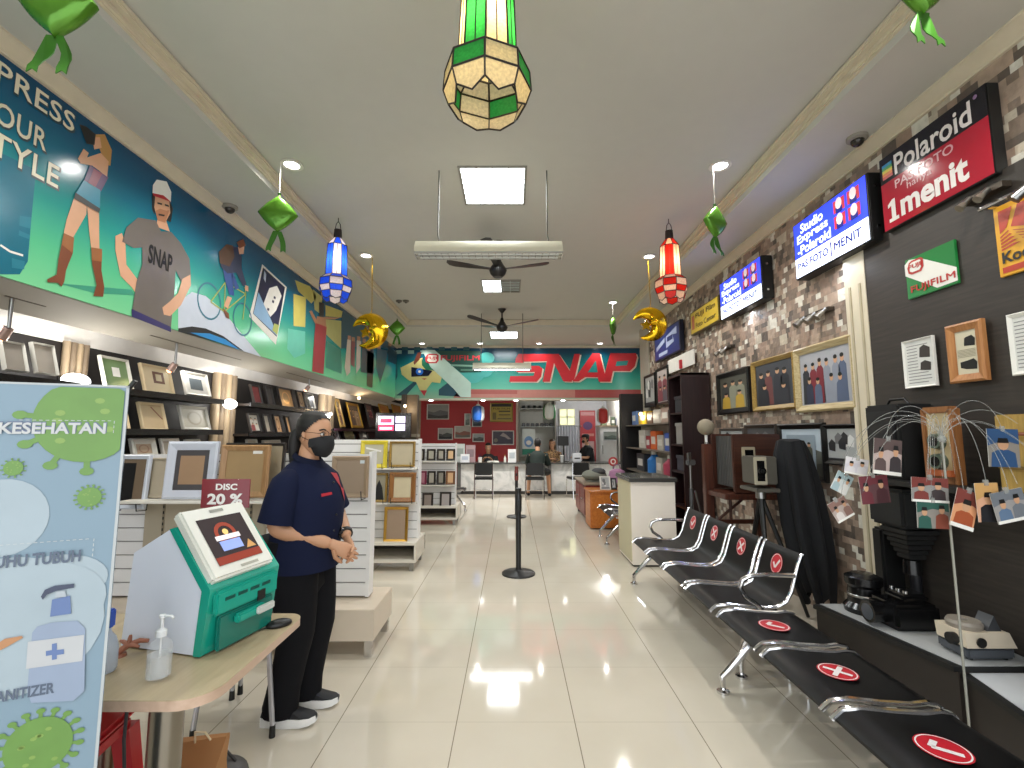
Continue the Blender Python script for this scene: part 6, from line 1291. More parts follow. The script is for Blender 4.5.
# what they sit on
for x, Y, z, lb in ((px_(488.5, 12.64), 12.64, .33, 'stool behind the counter under the person before the red wall'), (px_(552.5, 12.7), 12.7, .43, 'stool behind the counter under the person in brown patterned clothing'), (px_(589, 12.7), 12.7, .55, 'tall stool behind the counter under the staff member in cap')):
    t = thing('counter_stool', lb, 'stool', (x, Y, 0), 0, 'stools behind the counter'); b = MB(); b.lathe([(0, z - .05), (.19, z - .05), (.2, z - .02), (.18, z), (0, z)], (x, Y, 0), BLACK, 20); b.build('seat', t); b = MB(); b.lathe([(0, 0), (.2, 0), (.2, .02), (.03, .04), (.025, z - .05)], (x, Y, 0), STEEL, 20); b.build('base', t)
# ================================================================ waiting benches
BSH = M('#0f0f10', .42, .3, var=.1, scale=30, spec=.3)
def bench_profile(back):
    p = [(0, .395), (.03, .418), (.10, .425), (.22, .412), (.34, .405), (.40, .412)]
    if back: p += [(.455, .44), (.49, .50), (.515, .58), (.542, .665), (.562, .71), (.576, .72)]
    else: p += [(.44, .405), (.46, .385)]
    return p
WHT = M('#ece6e4', .4); SRED = M('#c4202f', .35)
def bench(name, label, X, ys, back, marks, feet, arms, group=None):
    t = thing(name, label, 'bench', (X + .3, (ys[0] + ys[-1]) / 2, 0)); prof = bench_profile(back)
    for i, (y0, y1) in enumerate(zip(ys, ys[1:])):
        a, c_ = y0 + .03, y1 - .03; b = MB(); pts = [(X + x, z) for x, z in prof]; off = [(X + x + (.010 if back and k > 6 else 0), z - .012) for k, (x, z) in enumerate(prof)]
        b.prism([(x, a, z) for x, z in pts] + [(x, a, z) for x, z in reversed(off)], (0, c_ - a, 0), BSH)
        st = b.build('seat', t, sharp=50)
        for y in (a, c_):
            m = MB(); m.tube([(X - .012, y, .385)] + [(X + x, y, z + .002) for x, z in prof], .0115, CHROME, 8); m.build('side_rail', st)
        mk = marks[i]
        if mk:
            ym = (y0 + y1) / 2
            if back: pl = Pl((X + .527, ym, .613), (0, -1, 0), (.30, 0, 1))
            else: pl = Pl((X + .21, ym, .4155), (0, -1, 0), (1, 0, -.02))
            pl = pl.off(.004 if back else .007)
            m = MB(); r = .066 if back else .078; m.disc(pl, 0, 0, r, r, 0, SRED, 26); m.ringf(pl, 0, 0, r * .88, r * .94, .001, WHT, 26)
            if mk == 'x': m.line(pl, [(-r * .5, -r * .5), (r * .5, r * .5)], r * .26, .0015, WHT); m.line(pl, [(-r * .5, r * .5), (r * .5, -r * .5)], r * .26, .0018, WHT)
            else: m.line(pl, [(-r * .5, r * .05), (-r * .1, -r * .42), (r * .5, r * .45)], r * .26, .0015, WHT)
            m.build('sticker', st)
    b = MB(); b.bx(X + .20, X + .27, ys[0] + .02, ys[-1] - .02, .325, .385, STEEL, .008)
    for i in range(len(ys)): y = min(max(ys[i], ys[0] + .03), ys[-1] - .03); b.bx(X + .06, X + .40, y - .012, y + .012, .375, .40, CHROME, .004)
    b.build('beam', t)
    for y in feet:
        y, ef = y if isinstance(y, tuple) else (y, -.02)
        for e, nm in ((ef, 1), (.46, -1)):
            m = MB(); m.tube([(X + .235, y, .33), (X + .235 + (e - .235) * .45, y, .23), (X + .235 + (e - .235) * .85, y, .12), (X + e, y, .085), (X + e, y, .03)], [.026, .022, .019, .017, .015], CHROME, 10)
            lg_ = m.build('leg', t); m = MB(); m.lathe([(0, 0), (.035, 0), (.035, .012), (.018, .02), (.015, .03), (0, .03)], (X + e, y, 0), CHROME, 16); m.build('foot_pad', lg_)
    for y in arms:
        m = MB(); m.tube([(X + .51, y, .60), (X + .36, y, .605), (X + .24, y, .60), (X + .19, y, .575), (X + .175, y, .53), (X + .20, y, .48), (X + .26, y, .44), (X + .30, y, .40)], .015, CHROME, 10); m.build('armrest', t)
    return t
bench('waiting_bench', 'black and chrome waiting bench of four seats with backs and red stickers', 1.215, [2.97, 3.45, 3.93, 4.41, 4.89], True, ['v', 'x', 'x', 'v'], [(3.02, .17), 4.80], [2.99, 4.87])
bench('backless_bench', 'black and chrome bench without backs, nearest the viewer, red stickers on its seats', 1.22, [.92, 1.43, 1.94, 2.45, 2.95], False, [None, 'v', 'x', 'v'], [2.85, 1.25], [])
bench('waiting_bench', 'farther black and chrome waiting bench behind the white cabinet beside the orange cabinet', 1.28, [6.2, 6.67, 7.14], True, [None, None], [6.45, 6.95], [7.12])
bench('waiting_bench', 'small black bench end seen past the farthest slatwall display', -1.36, [9.0, 9.5], False, [None], [9.25], [])

# ================================================================ display platform with old equipment
PDK = M('#2d2723', .5, var=.1); PTOP = M('#aeb0b0', .35, var=.04)
t = thing('display_platform', 'low dark platform with grey top along the right wall', 'platform', (2.25, 2.9, 0))
b = MB(); pp = lambda d: [(1.955 + d, 3.20), (2.10 + d, 2.375), (2.53, 2.375), (2.53, 3.20)]; b.prism([(x, y, 0) for x, y in pp(.02)], (0, 0, .335), PDK); b.build('body', t); b = MB(); b.prism([(x, y, .335) for x, y in pp(0)], (0, 0, .025), BLACK); b.build('edge', t); b = MB(); b.prism([(x, y, .36) for x, y in pp(.045)], (0, 0, .003), PTOP); b.build('top', t)
t = thing('display_platform', 'lower dark platform with pale top at the right edge of the picture', 'platform', (2.2, 1.8, 0))
b = MB(); p2 = lambda d: [(2.13 + d, 2.37), (2.02 + d, 1.9), (1.95 + d, 1.2), (2.53, 1.2), (2.53, 2.37)]; b.prism([(x, y, 0) for x, y in p2(.02)], (0, 0, .305), PDK); b.build('body', t); b = MB(); b.prism([(x, y, .305) for x, y in p2(0)], (0, 0, .025), BLACK); b.build('edge', t); b = MB(); b.prism([(x, y, .33) for x, y in p2(.04)], (0, 0, .003), M('#c5c8cc', .35, var=.08)); b.build('top', t)
ZP = .363
# slide projector
o = V((2.33, 2.50, ZP)); K = .78; t = thing('slide_projector', 'cream and grey slide projector on the grey platform top', 'projector', o)
G_ = lambda x, y, z: (o.x + K * x, o.y + K * y, ZP + K * z)
def gb(b, x0, x1, y0, y1, z0, z1, m, bev=0): p, q = G_(x0, y0, z0), G_(x1, y1, z1); b.bx(p[0], q[0], p[1], q[1], p[2], q[2], m, bev)
b = MB(); gb(b, -.15, .15, -.11, .11, .012, .08, M('#4b4f55', .4), .01); b.build('base', t)
b = MB(); b.prism([G_(-.155, -.115, .08), G_(.155, -.115, .08), G_(.13, -.10, .165), G_(-.15, -.10, .165)], (0, .215 * K, 0), M('#d0c3ae', .4)); b.build('cover', t)
b = MB(); b.lathe([(.09 * K, 0), (.095 * K, .02), (.085 * K, .035), (.03 * K, .035), (.025 * K, .012), (0, .012)], G_(-.05, .01, .165), M('#8d857a', .35), 24); b.build('slide_tray', t)
b = MB(); b.prism([G_(.02, -.07, .165), G_(.11, -.07, .165), G_(.09, -.05, .25)], (0, .10 * K, 0), M('#3a3c40', .4)); b.build('lamp_hood', t)
b = MB(); b.cyl(G_(-.15, -.03, .11), G_(-.19, -.03, .11), .035 * K, BLACK); b.build('lens', t); b = MB(); b.cyl(G_(-.07, -.118, .115), G_(-.07, -.125, .115), .03 * K, BLACK); b.build('control_dial', t)
for sx in (-1, 1): b = MB(); b.cyl(G_(sx * .11, -.07, 0), G_(sx * .11, -.07, .014), .018 * K, BLACK); b.build('foot', t)
# black cameras
o = V((2.27, 2.86, ZP)); t = thing('vintage_camera', 'glossy black old camera lying on the platform behind the slide projector', 'camera', o)
b = MB(); b.bx(o.x - .13, o.x + .13, o.y - .11, o.y + .11, ZP, ZP + .14, BLKGLOSS, .02); b.bx(o.x - .06, o.x + .10, o.y - .08, o.y + .08, ZP + .14, ZP + .19, BLKGLOSS, .02); b.build('body', t); b = MB(); b.cyl((o.x - .13, o.y, ZP + .075), (o.x - .21, o.y, ZP + .075), .055, BLKGLOSS, .06, 24); b.cyl((o.x - .21, o.y, ZP + .075), (o.x - .212, o.y, ZP + .075), .045, M('#39404a', .05), seg=24); b.build('lens', t)
for k in (-1, 0, 1): b = MB(); b.cyl((o.x - .02, o.y + k * .05, ZP + .19), (o.x - .02, o.y + k * .05, ZP + .205), .014, CHROME); b.build('knob', t)
o = V((2.20, 3.07, ZP)); t = thing('vintage_camera', 'round black camera lens turret on the platform at its far end', 'camera', o)
b = MB(); b.lathe([(0, 0), (.11, 0), (.115, .03), (.09, .06), (.085, .15), (.10, .17), (.10, .21), (.06, .23), (0, .23)], o, BLKGLOSS, 26); b.build('body', t); b = MB(); b.lathe([(.086, .09), (.09, .095), (.09, .105), (.086, .11)], o, STEEL, 26); b.build('ring', t)
# enlarger: column, head, bellows
o = V((2.43, 2.92, ZP)); t = thing('photo_enlarger', 'tall black photo enlarger standing against the dark wall lining', 'enlarger', o); k = M('#15151a', .4)
b = MB(); b.bx(2.33, 2.53, 2.95, 3.19, ZP, ZP + .03, k, .004); b.build('baseboard', t)
b = MB(); b.cyl((2.49, 3.02, ZP + .03), (2.49, 3.02, 1.14), .03, k); b.build('column', t)
b = MB(); b.bx(2.30, 2.52, 2.84, 3.12, .90, 1.13, M('#131414', .6), .02); b.build('head', t)
b = MB()
for i in range(6): w = .10 - .01 * i; b.bx(2.40 - w, 2.40 + w, 2.93 - w, 2.93 + w, .87 - i * .03, .895 - i * .03, BLACK, .004)
b.build('bellows', t); b = MB(); b.cyl((2.40, 2.93, .71), (2.40, 2.93, .63), .045, BLKGLOSS, .05, 20); b.build('lens', t)
for sg in (0, 1): b = MB(); b.tube([(2.44, 2.84 + .2 * sg, 1.0), (2.44, 2.78 + .32 * sg, .98)], .015, STEEL); b.build('knob', t)
o = V((2.40, 3.19, ZP)); t = thing('equipment_case', 'tall black case standing on the platform beside the pilaster', 'case', o); b = MB(); b.bx(2.36, 2.50, 3.10, 3.19, ZP + .032, .86, BLACK, .015); b.bx(2.36, 2.50, 3.10, 3.19, ZP + .031, ZP + .04, BLACK); b.build('case_body', t); b = MB(); b.tube([(2.43, 3.12, .86), (2.43, 3.13, .91), (2.43, 3.16, .91), (2.43, 3.17, .86)], .008, BLACK); b.build('handle', t)
# wall ledge with old cameras
t = thing('wall_shelf', 'dark wall shelf on the timber lining carrying old wooden cameras', 'shelf', (2.4, 2.3, 1.19)); b = MB(); b.bx(2.27, 2.535, 1.2, 3.10, 1.155, 1.19, BLACK, .004); b.build('board', t)
for y in (1.6, 2.6): b = MB(); b.prism([(2.535, y, 1.155), (2.535, y, 1.0), (2.33, y, 1.155)], (0, .02, 0), BLACK); b.build('bracket', t)
o = V((2.40, 2.93, 1.19)); t = thing('box_camera', 'big black box camera on the wall shelf left of the wooden camera', 'camera', o)
b = MB(); b.bx(2.29, 2.51, 2.80, 3.07, 1.19, 1.64, M('#0e0e0f', .6), .012); b.build('body', t); b = MB(); b.bx(2.275, 2.29, 2.83, 3.04, 1.24, 1.6, M('#18181a', .5), .006); b.build('hood', t); b = MB(); b.tube([(2.40, 2.85, 1.64), (2.40, 2.88, 1.675), (2.40, 2.99, 1.675), (2.40, 3.02, 1.64)], .008, BLACK); b.build('handle', t)
OAK, TAN = wood_mat('#7d4f2c', '#9a683f', .4, 2, 5), wood_mat('#9a7c3d', '#b5954f', .45, 2, 5)
o = V((2.40, 2.61, 1.19)); t = thing('wooden_camera', 'upright light wooden folding camera on the wall shelf, behind the clear rod', 'camera', o)
b = MB()
for y in (2.54, 2.71): b.bx(2.35, 2.40, y - .014, y + .014, 1.19, 1.60, OAK, .004)
b.bx(2.35, 2.40, 2.54, 2.71, 1.575, 1.61, OAK, .004); b.bx(2.35, 2.40, 2.54, 2.71, 1.19, 1.23, OAK, .004); b.build('frame', t)
b = MB(); b.bx(2.36, 2.39, 2.55, 2.70, 1.23, 1.575, M('#b7a27d', .5)); b.build('front_board', t)
for z in (1.31, 1.42): b = MB(); b.cyl((2.36, 2.625, z), (2.325, 2.625, z), .045, M('#5d6a5e', .3, .5), .04, 20); b.cyl((2.326, 2.625, z), (2.324, 2.625, z), .028, BLKGLOSS, seg=18); b.build('lens', t)
b = MB(); b.bx(2.33, 2.38, 2.54, 2.69, 1.232, 1.265, M('#a4552e', .4)); b.build('tag', t)
o = V((2.40, 2.22, 1.19)); t = thing('wooden_case', 'mustard coloured wooden camera case on the wall shelf at the right edge', 'case', o)
b = MB(); b.bx(2.30, 2.52, 2.04, 2.26, 1.192, 1.55, TAN, .006); b.build('case_body', t); b = MB(); b.bx(2.288, 2.30, 2.05, 2.25, 1.30, 1.315, M('#6d5526', .5)); b.build('strap', t); b = MB(); b.tube([(2.295, 2.11, 1.46), (2.27, 2.12, 1.46), (2.27, 2.18, 1.46), (2.295, 2.19, 1.46)], .008, BROWN); b.build('handle', t)
o = V((2.36, 2.05, .333)); t = thing('vintage_camera', 'dark old camera on the lower platform at the right edge of the picture', 'camera', o); b = MB(); b.bx(2.27, 2.47, 2.0, 2.14, .333, .55, M('#3b332a', .5), .01); b.build('body', t); b = MB(); b.cyl((2.27, 2.07, .43), (2.21, 2.07, .43), .04, BLKGLOSS); b.build('lens', t)

# ---------------------------------------------------------------- clear rod with fibres and clipped photos
rx, ry_ = 1.755, 1.94; t = thing('photo_tree', 'clear rod stand with arching clear fibres holding small photos, in front of the dark lining', 'photo holder', (rx, ry_, 0))
CLEAR = M('#b4b6b2', .08, var=0, alpha=.45); ROD = M('#96958a', .15, var=0)
b = MB(); b.lathe([(0, 0), (.16, 0), (.16, .012), (.03, .02), (0, .02)], (rx, ry_, 0), ROD, 28); b.build('base', t)
b = MB(); b.cyl((rx, ry_, .02), (rx, ry_, 1.47), .0045, ROD, seg=12); b.ball((rx, ry_, 1.44), .016, CLEAR, 12, 8); b.build('rod', t)
top_ = V((rx, ry_, 1.46)); rnd = random.Random(5)
def arc(p0, p1, p2, p3, n=14):
    return [p0 * (1 - t_) ** 3 + p1 * 3 * t_ * (1 - t_) ** 2 + p2 * 3 * t_ ** 2 * (1 - t_) + p3 * t_ ** 3 for t_ in [k / n for k in range(n + 1)]]
PH = []   # photo corners in the frame (left, top, right, bottom), depth, tilt, look
for x0, y0, x1, y1, Y, tilt, sd_, cols, bg in ((874, 441, 901, 473, 2.05, .12, 1, ['#5a4a48', '#3a3436', '#7a5a54'], '#b9a6a0'), (861, 477, 888, 502, 2.10, -.08, 2, ['#6a2f38', '#4a2a30', '#9a6a5a'], '#5d3e42'), (913, 479, 947, 501, 1.92, .06, 3, ['#7a3a34', '#3c3436', '#8a8682'], '#8f8d8a'), (918, 502, 948, 527, 1.92, .04, 4, ['#2f5a50', '#8a4a3a', '#d0ccc6'], '#8d8780'),
                               (953, 492, 977, 527, 1.86, .32, 5, ['#a0502f', '#7a3c34'], '#d79a70'), (976, 485, 1000, 520, 1.84, -.02, 6, ['#1d1d22', '#2c2c30', '#c59a60'], '#d2a184'), (994, 492, 1026, 520, 1.82, -.2, 7, ['#5f7590', '#70757c'], '#9a9694'), (988, 431, 1019, 465, 1.95, .03, 8, ['#33527a', '#8aa0b8', '#5d3a34'], '#8d867e'),
                               (846, 459, 867, 474, 2.16, .2, 9, ['#d9d5d8'], '#cfcbd2'), (834, 474, 850, 492, 2.2, .5, 10, ['#9fb4b8', '#dcdad6'], '#c9cfce'), (832, 500, 850, 519, 2.2, -.5, 11, ['#d8cfca', '#8a6a60'], '#b5a49c')):
    pl = front(Y); a0, b1 = pl.px(x0, y0); a1, b0 = pl.px(x1, y1); PH.append((V((0, Y, 0)) + V(((a0 + a1) / 2, 0, (b0 + b1) / 2)), (a1 - a0) * 1.15, (b1 - b0) * 1.12, tilt, sd_, cols, bg))
def bust_art(b, pl, r, h, seed, n, bg, cols):
    rnd = random.Random(seed); a0, b0, a1, b1 = r; w, t = a1 - a0, b1 - b0; b.rect(pl, a0, b0, a1, b1, h, M(bg, .35))
    b.flat(pl, [(a0, b0 + t * .55), (a0 + w * .5, b0 + t * .7), (a1, b0 + t * .6), (a1, b1), (a0, b1)], h + .0003, M(rnd.choice(cols), .4)); b.rect(pl, a0, b0, a1, b0 + t * .1, h + .0025, PAPER) if seed % 2 else None
    for i in range(n):
        x = a0 + w * (i + .5) / n + w * rnd.uniform(-.05, .05); k = w / n * .42; y = b0 + t * (.45 + .08 * (i % 2)); z = h + .0006 + .0006 * i
        b.flat(pl, [(max(a0, x - k), b0), (min(a1, x + k), b0), (min(a1, x + k * .9), y - t * .08), (x + k * .4, y), (x - k * .4, y), (max(a0, x - k * .9), y - t * .08)], z, M(cols[i % len(cols)], .4))
        b.disc(pl, x, y + t * .14, k * .42, t * .15, z + .0003, M('#c79a78', .4), 12); b.flat(pl, [(x - k * .45, y + t * .18), (x + k * .45, y + t * .18), (x + k * .35, y + t * .31), (x - k * .35, y + t * .31)], z + .0005, BLACK)
NM = ('red-toned hall', 'dark crimson', 'upper strip', 'lower strip', 'orange', 'dark suited', 'blue grey', 'blue portrait', 'white', 'pale green', 'pale brown')
LB = ('reddish group photo clipped to a fibre in front of the cream pilaster', 'dark crimson photo clipped to a fibre just below the reddish group photo', 'upper photo of the clipped strip left of the clear rod', 'lower photo of the clipped strip left of the clear rod', 'tilted orange photo clipped right of the clear rod', 'pinkish photo with dark suited figure clipped right of the orange photo', 'blue grey photo clipped at the right edge, overlapping the dark suited one', 'photo with blue clothing clipped high before the mustard case', 'white blank card clipped at the left of the photo fibres', 'pale green card clipped at the far left of the photo fibres', 'pale brown card clipped lowest at the left of the photo fibres')
b = MB()
for c0, w, h, tilt, *_ in PH:
    e = c0 + V((0, 0, h * .5)); m_ = top_.lerp(e, .45); m_.z = max(top_.z, e.z) + .07 + rnd.uniform(0, .05); m2_ = top_.lerp(e, .85); m2_.z = (m_.z + e.z) / 2 + .04
    b.tube(arc(top_ + V((0, 0, -.02)), top_.lerp(m_, .3) + V((0, 0, .12)), m2_ + V((0, 0, .10)), e + V((0, -.002, 0))), .0011, CLEAR, 5)
for i in range(12):
    a = rnd.uniform(0, 2 * PI); r = rnd.uniform(.15, .38); e = top_ + V((math.cos(a) * r, math.sin(a) * r, rnd.uniform(-.25, .05))); m_ = top_.lerp(e, .55); m_.z = top_.z + rnd.uniform(.03, .10)
    b.tube(arc(top_ + V((0, 0, -.02)), top_.lerp(m_, .4) + V((0, 0, .10)), m_.lerp(e, .4) + V((0, 0, .06)), e), .0009, CLEAR, 5)
b.build('fibres', t)
for (c0, w, h, tilt, sd_, cols, bg), lb in zip(PH, LB):
    ca, sa = math.cos(tilt), math.sin(tilt); pl = Pl(c0, (ca, 0, -sa), (sa, 0, ca)); q = thing('clipped_photo', lb, 'photo', c0, 0, 'photos clipped to the clear fibres')
    b = MB(); b.pbox(pl, -w / 2, w / 2, -h / 2, h / 2, -.0012, 0, PAPER); bust_art(b, pl, (-w / 2, -h / 2, w / 2, h / 2), .0005, sd_, 1 if sd_ in (5, 6, 8) else 2, bg, cols); b.build('print', q)
    b = MB(); b.pbox(pl, -.008, .008, h / 2 - .01, h / 2 + .012, -.003, .004, CLEAR); b.build('clip', q)

# ================================================================ antique cameras by the stone wall
WD = wood_mat('#3a1c12', '#572c1b', .4, 2, 4); WDL = wood_mat('#341a11', '#4b2819', .4, 0, 4)
o = V((2.2, 4.7, 0)); t = thing('studio_camera', 'large antique wooden bellows camera on a wooden floor stand beside the stone wall', 'camera', o)
b = MB(); b.bx(1.93, 2.01, 4.78, 4.86, 0, 1.36, WD, .006); b.build('post', t)
b = MB(); b.bx(2.40, 2.48, 4.72, 4.80, 0, .94, WD, .006); b.build('post', t)
b = MB(); b.bx(2.0, 2.42, 4.77, 4.81, .58, .62, WD); b.bx(1.95, 2.5, 4.40, 4.92, .86, .91, WD, .006); b.tube([(2.17, 4.79, .86), (2.17, 4.79, .62)], .015, WD); b.tube([(2.02, 4.79, .60), (2.35, 4.79, .86)], .014, WD); b.build('stand_frame', t)
b = MB(); b.bx(1.92, 2.52, 4.66, 4.72, 0, .04, WD); b.bx(1.95, 2.02, 4.5, 5.0, 0, .05, WD); b.bx(2.40, 2.47, 4.5, 5.0, 0, .05, WD); b.build('stand_foot', t)
b = MB()
for i in range(11): y = 4.48 + i * .035; b.bx(2.08, 2.44, y, y + .02, .96, 1.44, M('#4d4c4a', .7)); b.bx(2.095, 2.425, y + .02, y + .035, .98, 1.42, M('#35343a', .7))
b.build('bellows', t)
b = MB(); b.bx(2.06, 2.50, 4.43, 4.48, .915, 1.46, WDL, .008); b.build('front_standard', t); b = MB(); b.bx(2.05, 2.50, 4.87, 4.91, .915, 1.46, WD, .005); b.build('rear_standard', t)
pl = front(4.425); a0, b1 = pl.px(741, 447); a1, b0 = pl.px(754.5, 466); b = MB(); b.pbox(pl, a0, a1, b0, b1, 0, .03, M('#a59a82', .4), .004); b.pbox(pl, a0 + .02, a1 - .02, b0 + .025, b1 - .025, .03, .032, BLKGLOSS); b.build('lens_board', t)
b = MB(); b.lathe([(0, 0), (.02, 0), (.02, .02), (0, .02)], (1.97, 4.82, 1.36), STEEL, 14); b.cyl((1.97, 4.82, 1.37), (1.97, 4.82, 1.47), .014, M('#e8e6e2', .4)); b.build('white_stem', t)
p = onY(706, 427, 4.82); b = MB(); b.ball((1.97, 4.82, 1.53), (.082, .082, .082), M('#8a806c', .7, bump=.4), 20, 12); b.build('ball', t)
# second camera: metal box on tripod under a black cloth
o = V((2.17, 3.95, 0)); t = thing('tripod_camera', 'old grey metal camera on a dark tripod in front of the black cloth', 'camera', o); GM = M('#67645c', .4, .4); pl = front(3.86)
a0, b1 = pl.px(754, 457); a1, b0 = pl.px(768, 485); b = MB(); b.pbox(pl, a0, a1, b0, b1, -.02, 0, M('#b5ad98', .4), .004); b.pbox(pl, a0 + .02, a1 - .02, b0 + .03, b1 - .03, 0, .003, BLKGLOSS); b.build('lens_board', t)
am, bm_ = (a0 + a1) / 2, (b0 + b1) / 2; b = MB(); b.cyl(pl.T(am, bm_, .003), pl.T(am, bm_, .03), .03, BLKGLOSS); b.cyl(pl.T(am, bm_, .03), pl.T(am, bm_, .032), .018, CHROME); b.build('lens', t)
b = MB(); b.bx(a0 + .02, a1 + .10, 3.89, 4.12, b0 - .0, b1, GM, .008); b.build('body', t); b = MB(); b.bx(a0 + .01, a1 + .1, 3.86, 4.15, b0 - .06, b0 - .03, GM, .005); b.cyl((am + .05, 3.98, b0 - .12), (am + .05, 3.98, b0 - .03), .04, STEEL); b.build('bed', t)
hd = V((am + .05, 3.98, b0 - .1))
for ex, ey in ((-.12, -.30), (.30, -.05), (-.02, .35)): b = MB(); b.tube([hd, hd + V((ex * .5, ey * .5, -.45)), V((hd.x + ex, hd.y + ey, .012))], [.022, .018, .014], BLACK, 8); b.build('leg', t)
CLOTH = M('#121317', .9, var=.2, scale=3)
def drape(levels, folds, amp, seed):
    b = MB(); rings = []; n = 56
    for i, (c0, rx_, ry2) in enumerate(levels):
        f = i / (len(levels) - 1); rings.append([V(c0) + V((rx_ * math.cos(a) * (1 + amp * f * math.sin(folds * a + seed + .6 * f)), ry2 * math.sin(a) * (1 + amp * f * math.sin(folds * a + seed)), .03 * f * math.sin(folds * .5 * a + seed) * (2 if i == len(levels) - 1 else 1))) for a in [2 * PI * k / n for k in range(n)]])
    top = rings[0]; b.loft(rings, CLOTH, False); b.poly(list(reversed(top)), CLOTH); return b
t = tag(drape([((2.31, 3.95, 1.42), .05, .08), ((2.31, 3.95, 1.405), .09, .12), ((2.32, 3.95, 1.30), .125, .14), ((2.345, 3.93, 1.05), .15, .15), ((2.375, 3.92, .75), .16, .15), ((2.40, 3.90, .45), .14, .14), ((2.43, 3.88, .16), .08, .10)], 8, .26, 1).build('black_cloth'), 'black cloth draped over a camera and hanging almost to the floor', 'cloth')
# grey studio pole and a leaning stick beside the tall cabinet
p = onZ(689, 540, 0); p = V((2.02, 5.42, 0)); t = thing('lamp_stand', 'slim grey studio stand in front of the tall dark cabinet', 'stand', p)
b = MB(); b.cyl((2.02, 5.42, .02), (2.02, 5.42, .85), .022, M('#6a6c6e', .35, .6)); b.cyl((2.02, 5.42, .85), (2.02, 5.42, 1.25), .014, STEEL); b.build('pole', t); b = MB(); b.box((2.02, 5.40, 1.14), (.11, .05, .06), M('#77797a', .35, .6), .3, .01); b.box((1.99, 5.38, 1.20), (.03, .03, .10), STEEL, .2, .005); b.build('clamp', t)
for k in range(3): a = k * 2.1 + .5; b = MB(); b.tube([(2.02, 5.42, .22), (2.02 + .14 * math.cos(a), 5.42 + .14 * math.sin(a), .012)], .012, STEEL); b.build('leg', t)
t = thing('rack_items_stand', 'thin dark stick leaning behind the first bench seat', 'stick', (2.05, 5.1, 0)); t.name = 'walking_stick'; WM[t.name] = Matrix.Translation((2.05, 5.1, 0)); b = MB(); b.tube([(2.09, 5.0, .005), (1.98, 5.1, .70), (1.95, 5.12, .86)], .012, M('#3a3431', .5)); b.build('shaft', t)
# ================================================================ tall dark cabinet, product rack, white cabinet
MAH = wood_mat('#1d0f10', '#2b1718', .35, 2, 3)
t = thing('tall_cabinet', 'tall dark reddish open cabinet between the product rack and the stone wall', 'cabinet', (2.38, 6.34, 0))
b = MB(); b.bx(2.19, 2.56, 6.08, 6.11, 0, 2.25, MAH); b.bx(2.19, 2.56, 6.57, 6.60, 0, 2.25, MAH); b.bx(2.53, 2.56, 6.11, 6.57, 0, 2.25, BLACK); b.bx(2.19, 2.56, 6.08, 6.60, 2.22, 2.255, MAH, .004); b.build('carcass', t)
for z in (.05, .5, .95, 1.3, 1.72): b = MB(); b.bx(2.20, 2.53, 6.11, 6.57, z, z + .025, MAH); b.build('shelf', t)
for z, h, c0, lb in ((1.745, .22, '#2a2a30', 'dark box on the highest shelf of the tall dark cabinet'), (1.325, .28, '#8d8a86', 'grey box on the middle shelf of the tall dark cabinet'), (.975, .2, '#3b3a44', 'dark grey box on the waist-high shelf of the tall dark cabinet')):
    q = thing('storage_box', lb, 'box', (2.36, 6.33, z), 0, 'boxes in the tall dark cabinet'); b = MB(); b.bx(2.24, 2.49, 6.18, 6.48, z, z + h, M(c0, .6), .005); b.build('box_body', q); b = MB(); b.bx(2.23, 2.50, 6.17, 6.49, z + h - .04, z + h + .004, M(c0, .5), .004); b.build('lid', q)
X0 = 2.16
t = thing('product_rack', 'dark wall rack with shelves of packaged goods beyond the white cabinet', 'rack', (2.35, 7.7, 0))
b = MB(); b.bx(2.50, 2.575, 6.66, 9.2, 0, 1.75, M('#b5ada0', .5)); b.build('back_panel', t)
b = MB(); b.bx(2.12, 2.575, 9.18, 9.35, 0, 2.24, M('#141012', .4), .005); b.build('end_post', t); b = MB(); b.bx(2.2, 2.575, 6.61, 6.66, 0, 1.8, M('#141012', .4)); b.build('side_panel', t)
zs_ = [onX(650, y, 2.3).z for y in (424, 449, 473)]
for z in zs_: b = MB(); b.bx(2.2, 2.50, 6.66, 9.18, z - .02, z, M('#6e665c', .4)); b.build('shelf', t)
def good(px0, py0, px1, py1, c0, lb, kind='box', X=2.28):
    q0, q1 = onX(px1, py0, X), onX(px0, py1, X); y0, y1 = min(q0.y, q1.y), max(q0.y, q1.y); z1, z0 = q0.z, q1.z
    zz = [z for z in zs_ if abs(z - z0) < .12]; z0 = zz[0] + .001 if zz else z0
    if kind in ('box',): y1 = y0 + min(.5, y1 - y0)
    q = thing('packaged_product', lb, 'product', (X + .05, (y0 + y1) / 2, z0), 0, 'packaged goods on the product rack')
    b = MB(); m = M(c0, .35, var=.15, scale=12); yc = (y0 + y1) / 2
    if kind == 'bottle': r = min(.11, (y1 - y0) / 2 * .8); b.lathe([(0, 0), (r, 0), (r * 1.05, .02), (r * 1.05, (z1 - z0) * .62), (r * .5, (z1 - z0) * .8), (r * .45, (z1 - z0) * .86)], (X + .08, yc, z0), m, 18); b.build('package', q); b = MB(); b.lathe([(r * .5, (z1 - z0) * .86), (r * .5, z1 - z0), (0, z1 - z0)], (X + .08, yc, z0), PAPER, 14); b.build('cap', q)
    else:
        b.bx(X, X + (.12 if kind == 'box' else .03), y0 + .01, y1 - .01, z0, z1, m, .006); b.build('package', q); b = MB(); b.bx(X - .004, X, y0 + (y1 - y0) * .2, y1 - (y1 - y0) * .2, z0 + (z1 - z0) * .3, z0 + (z1 - z0) * .7, M('#d8d4cc', .4)); b.build('product_label', q)
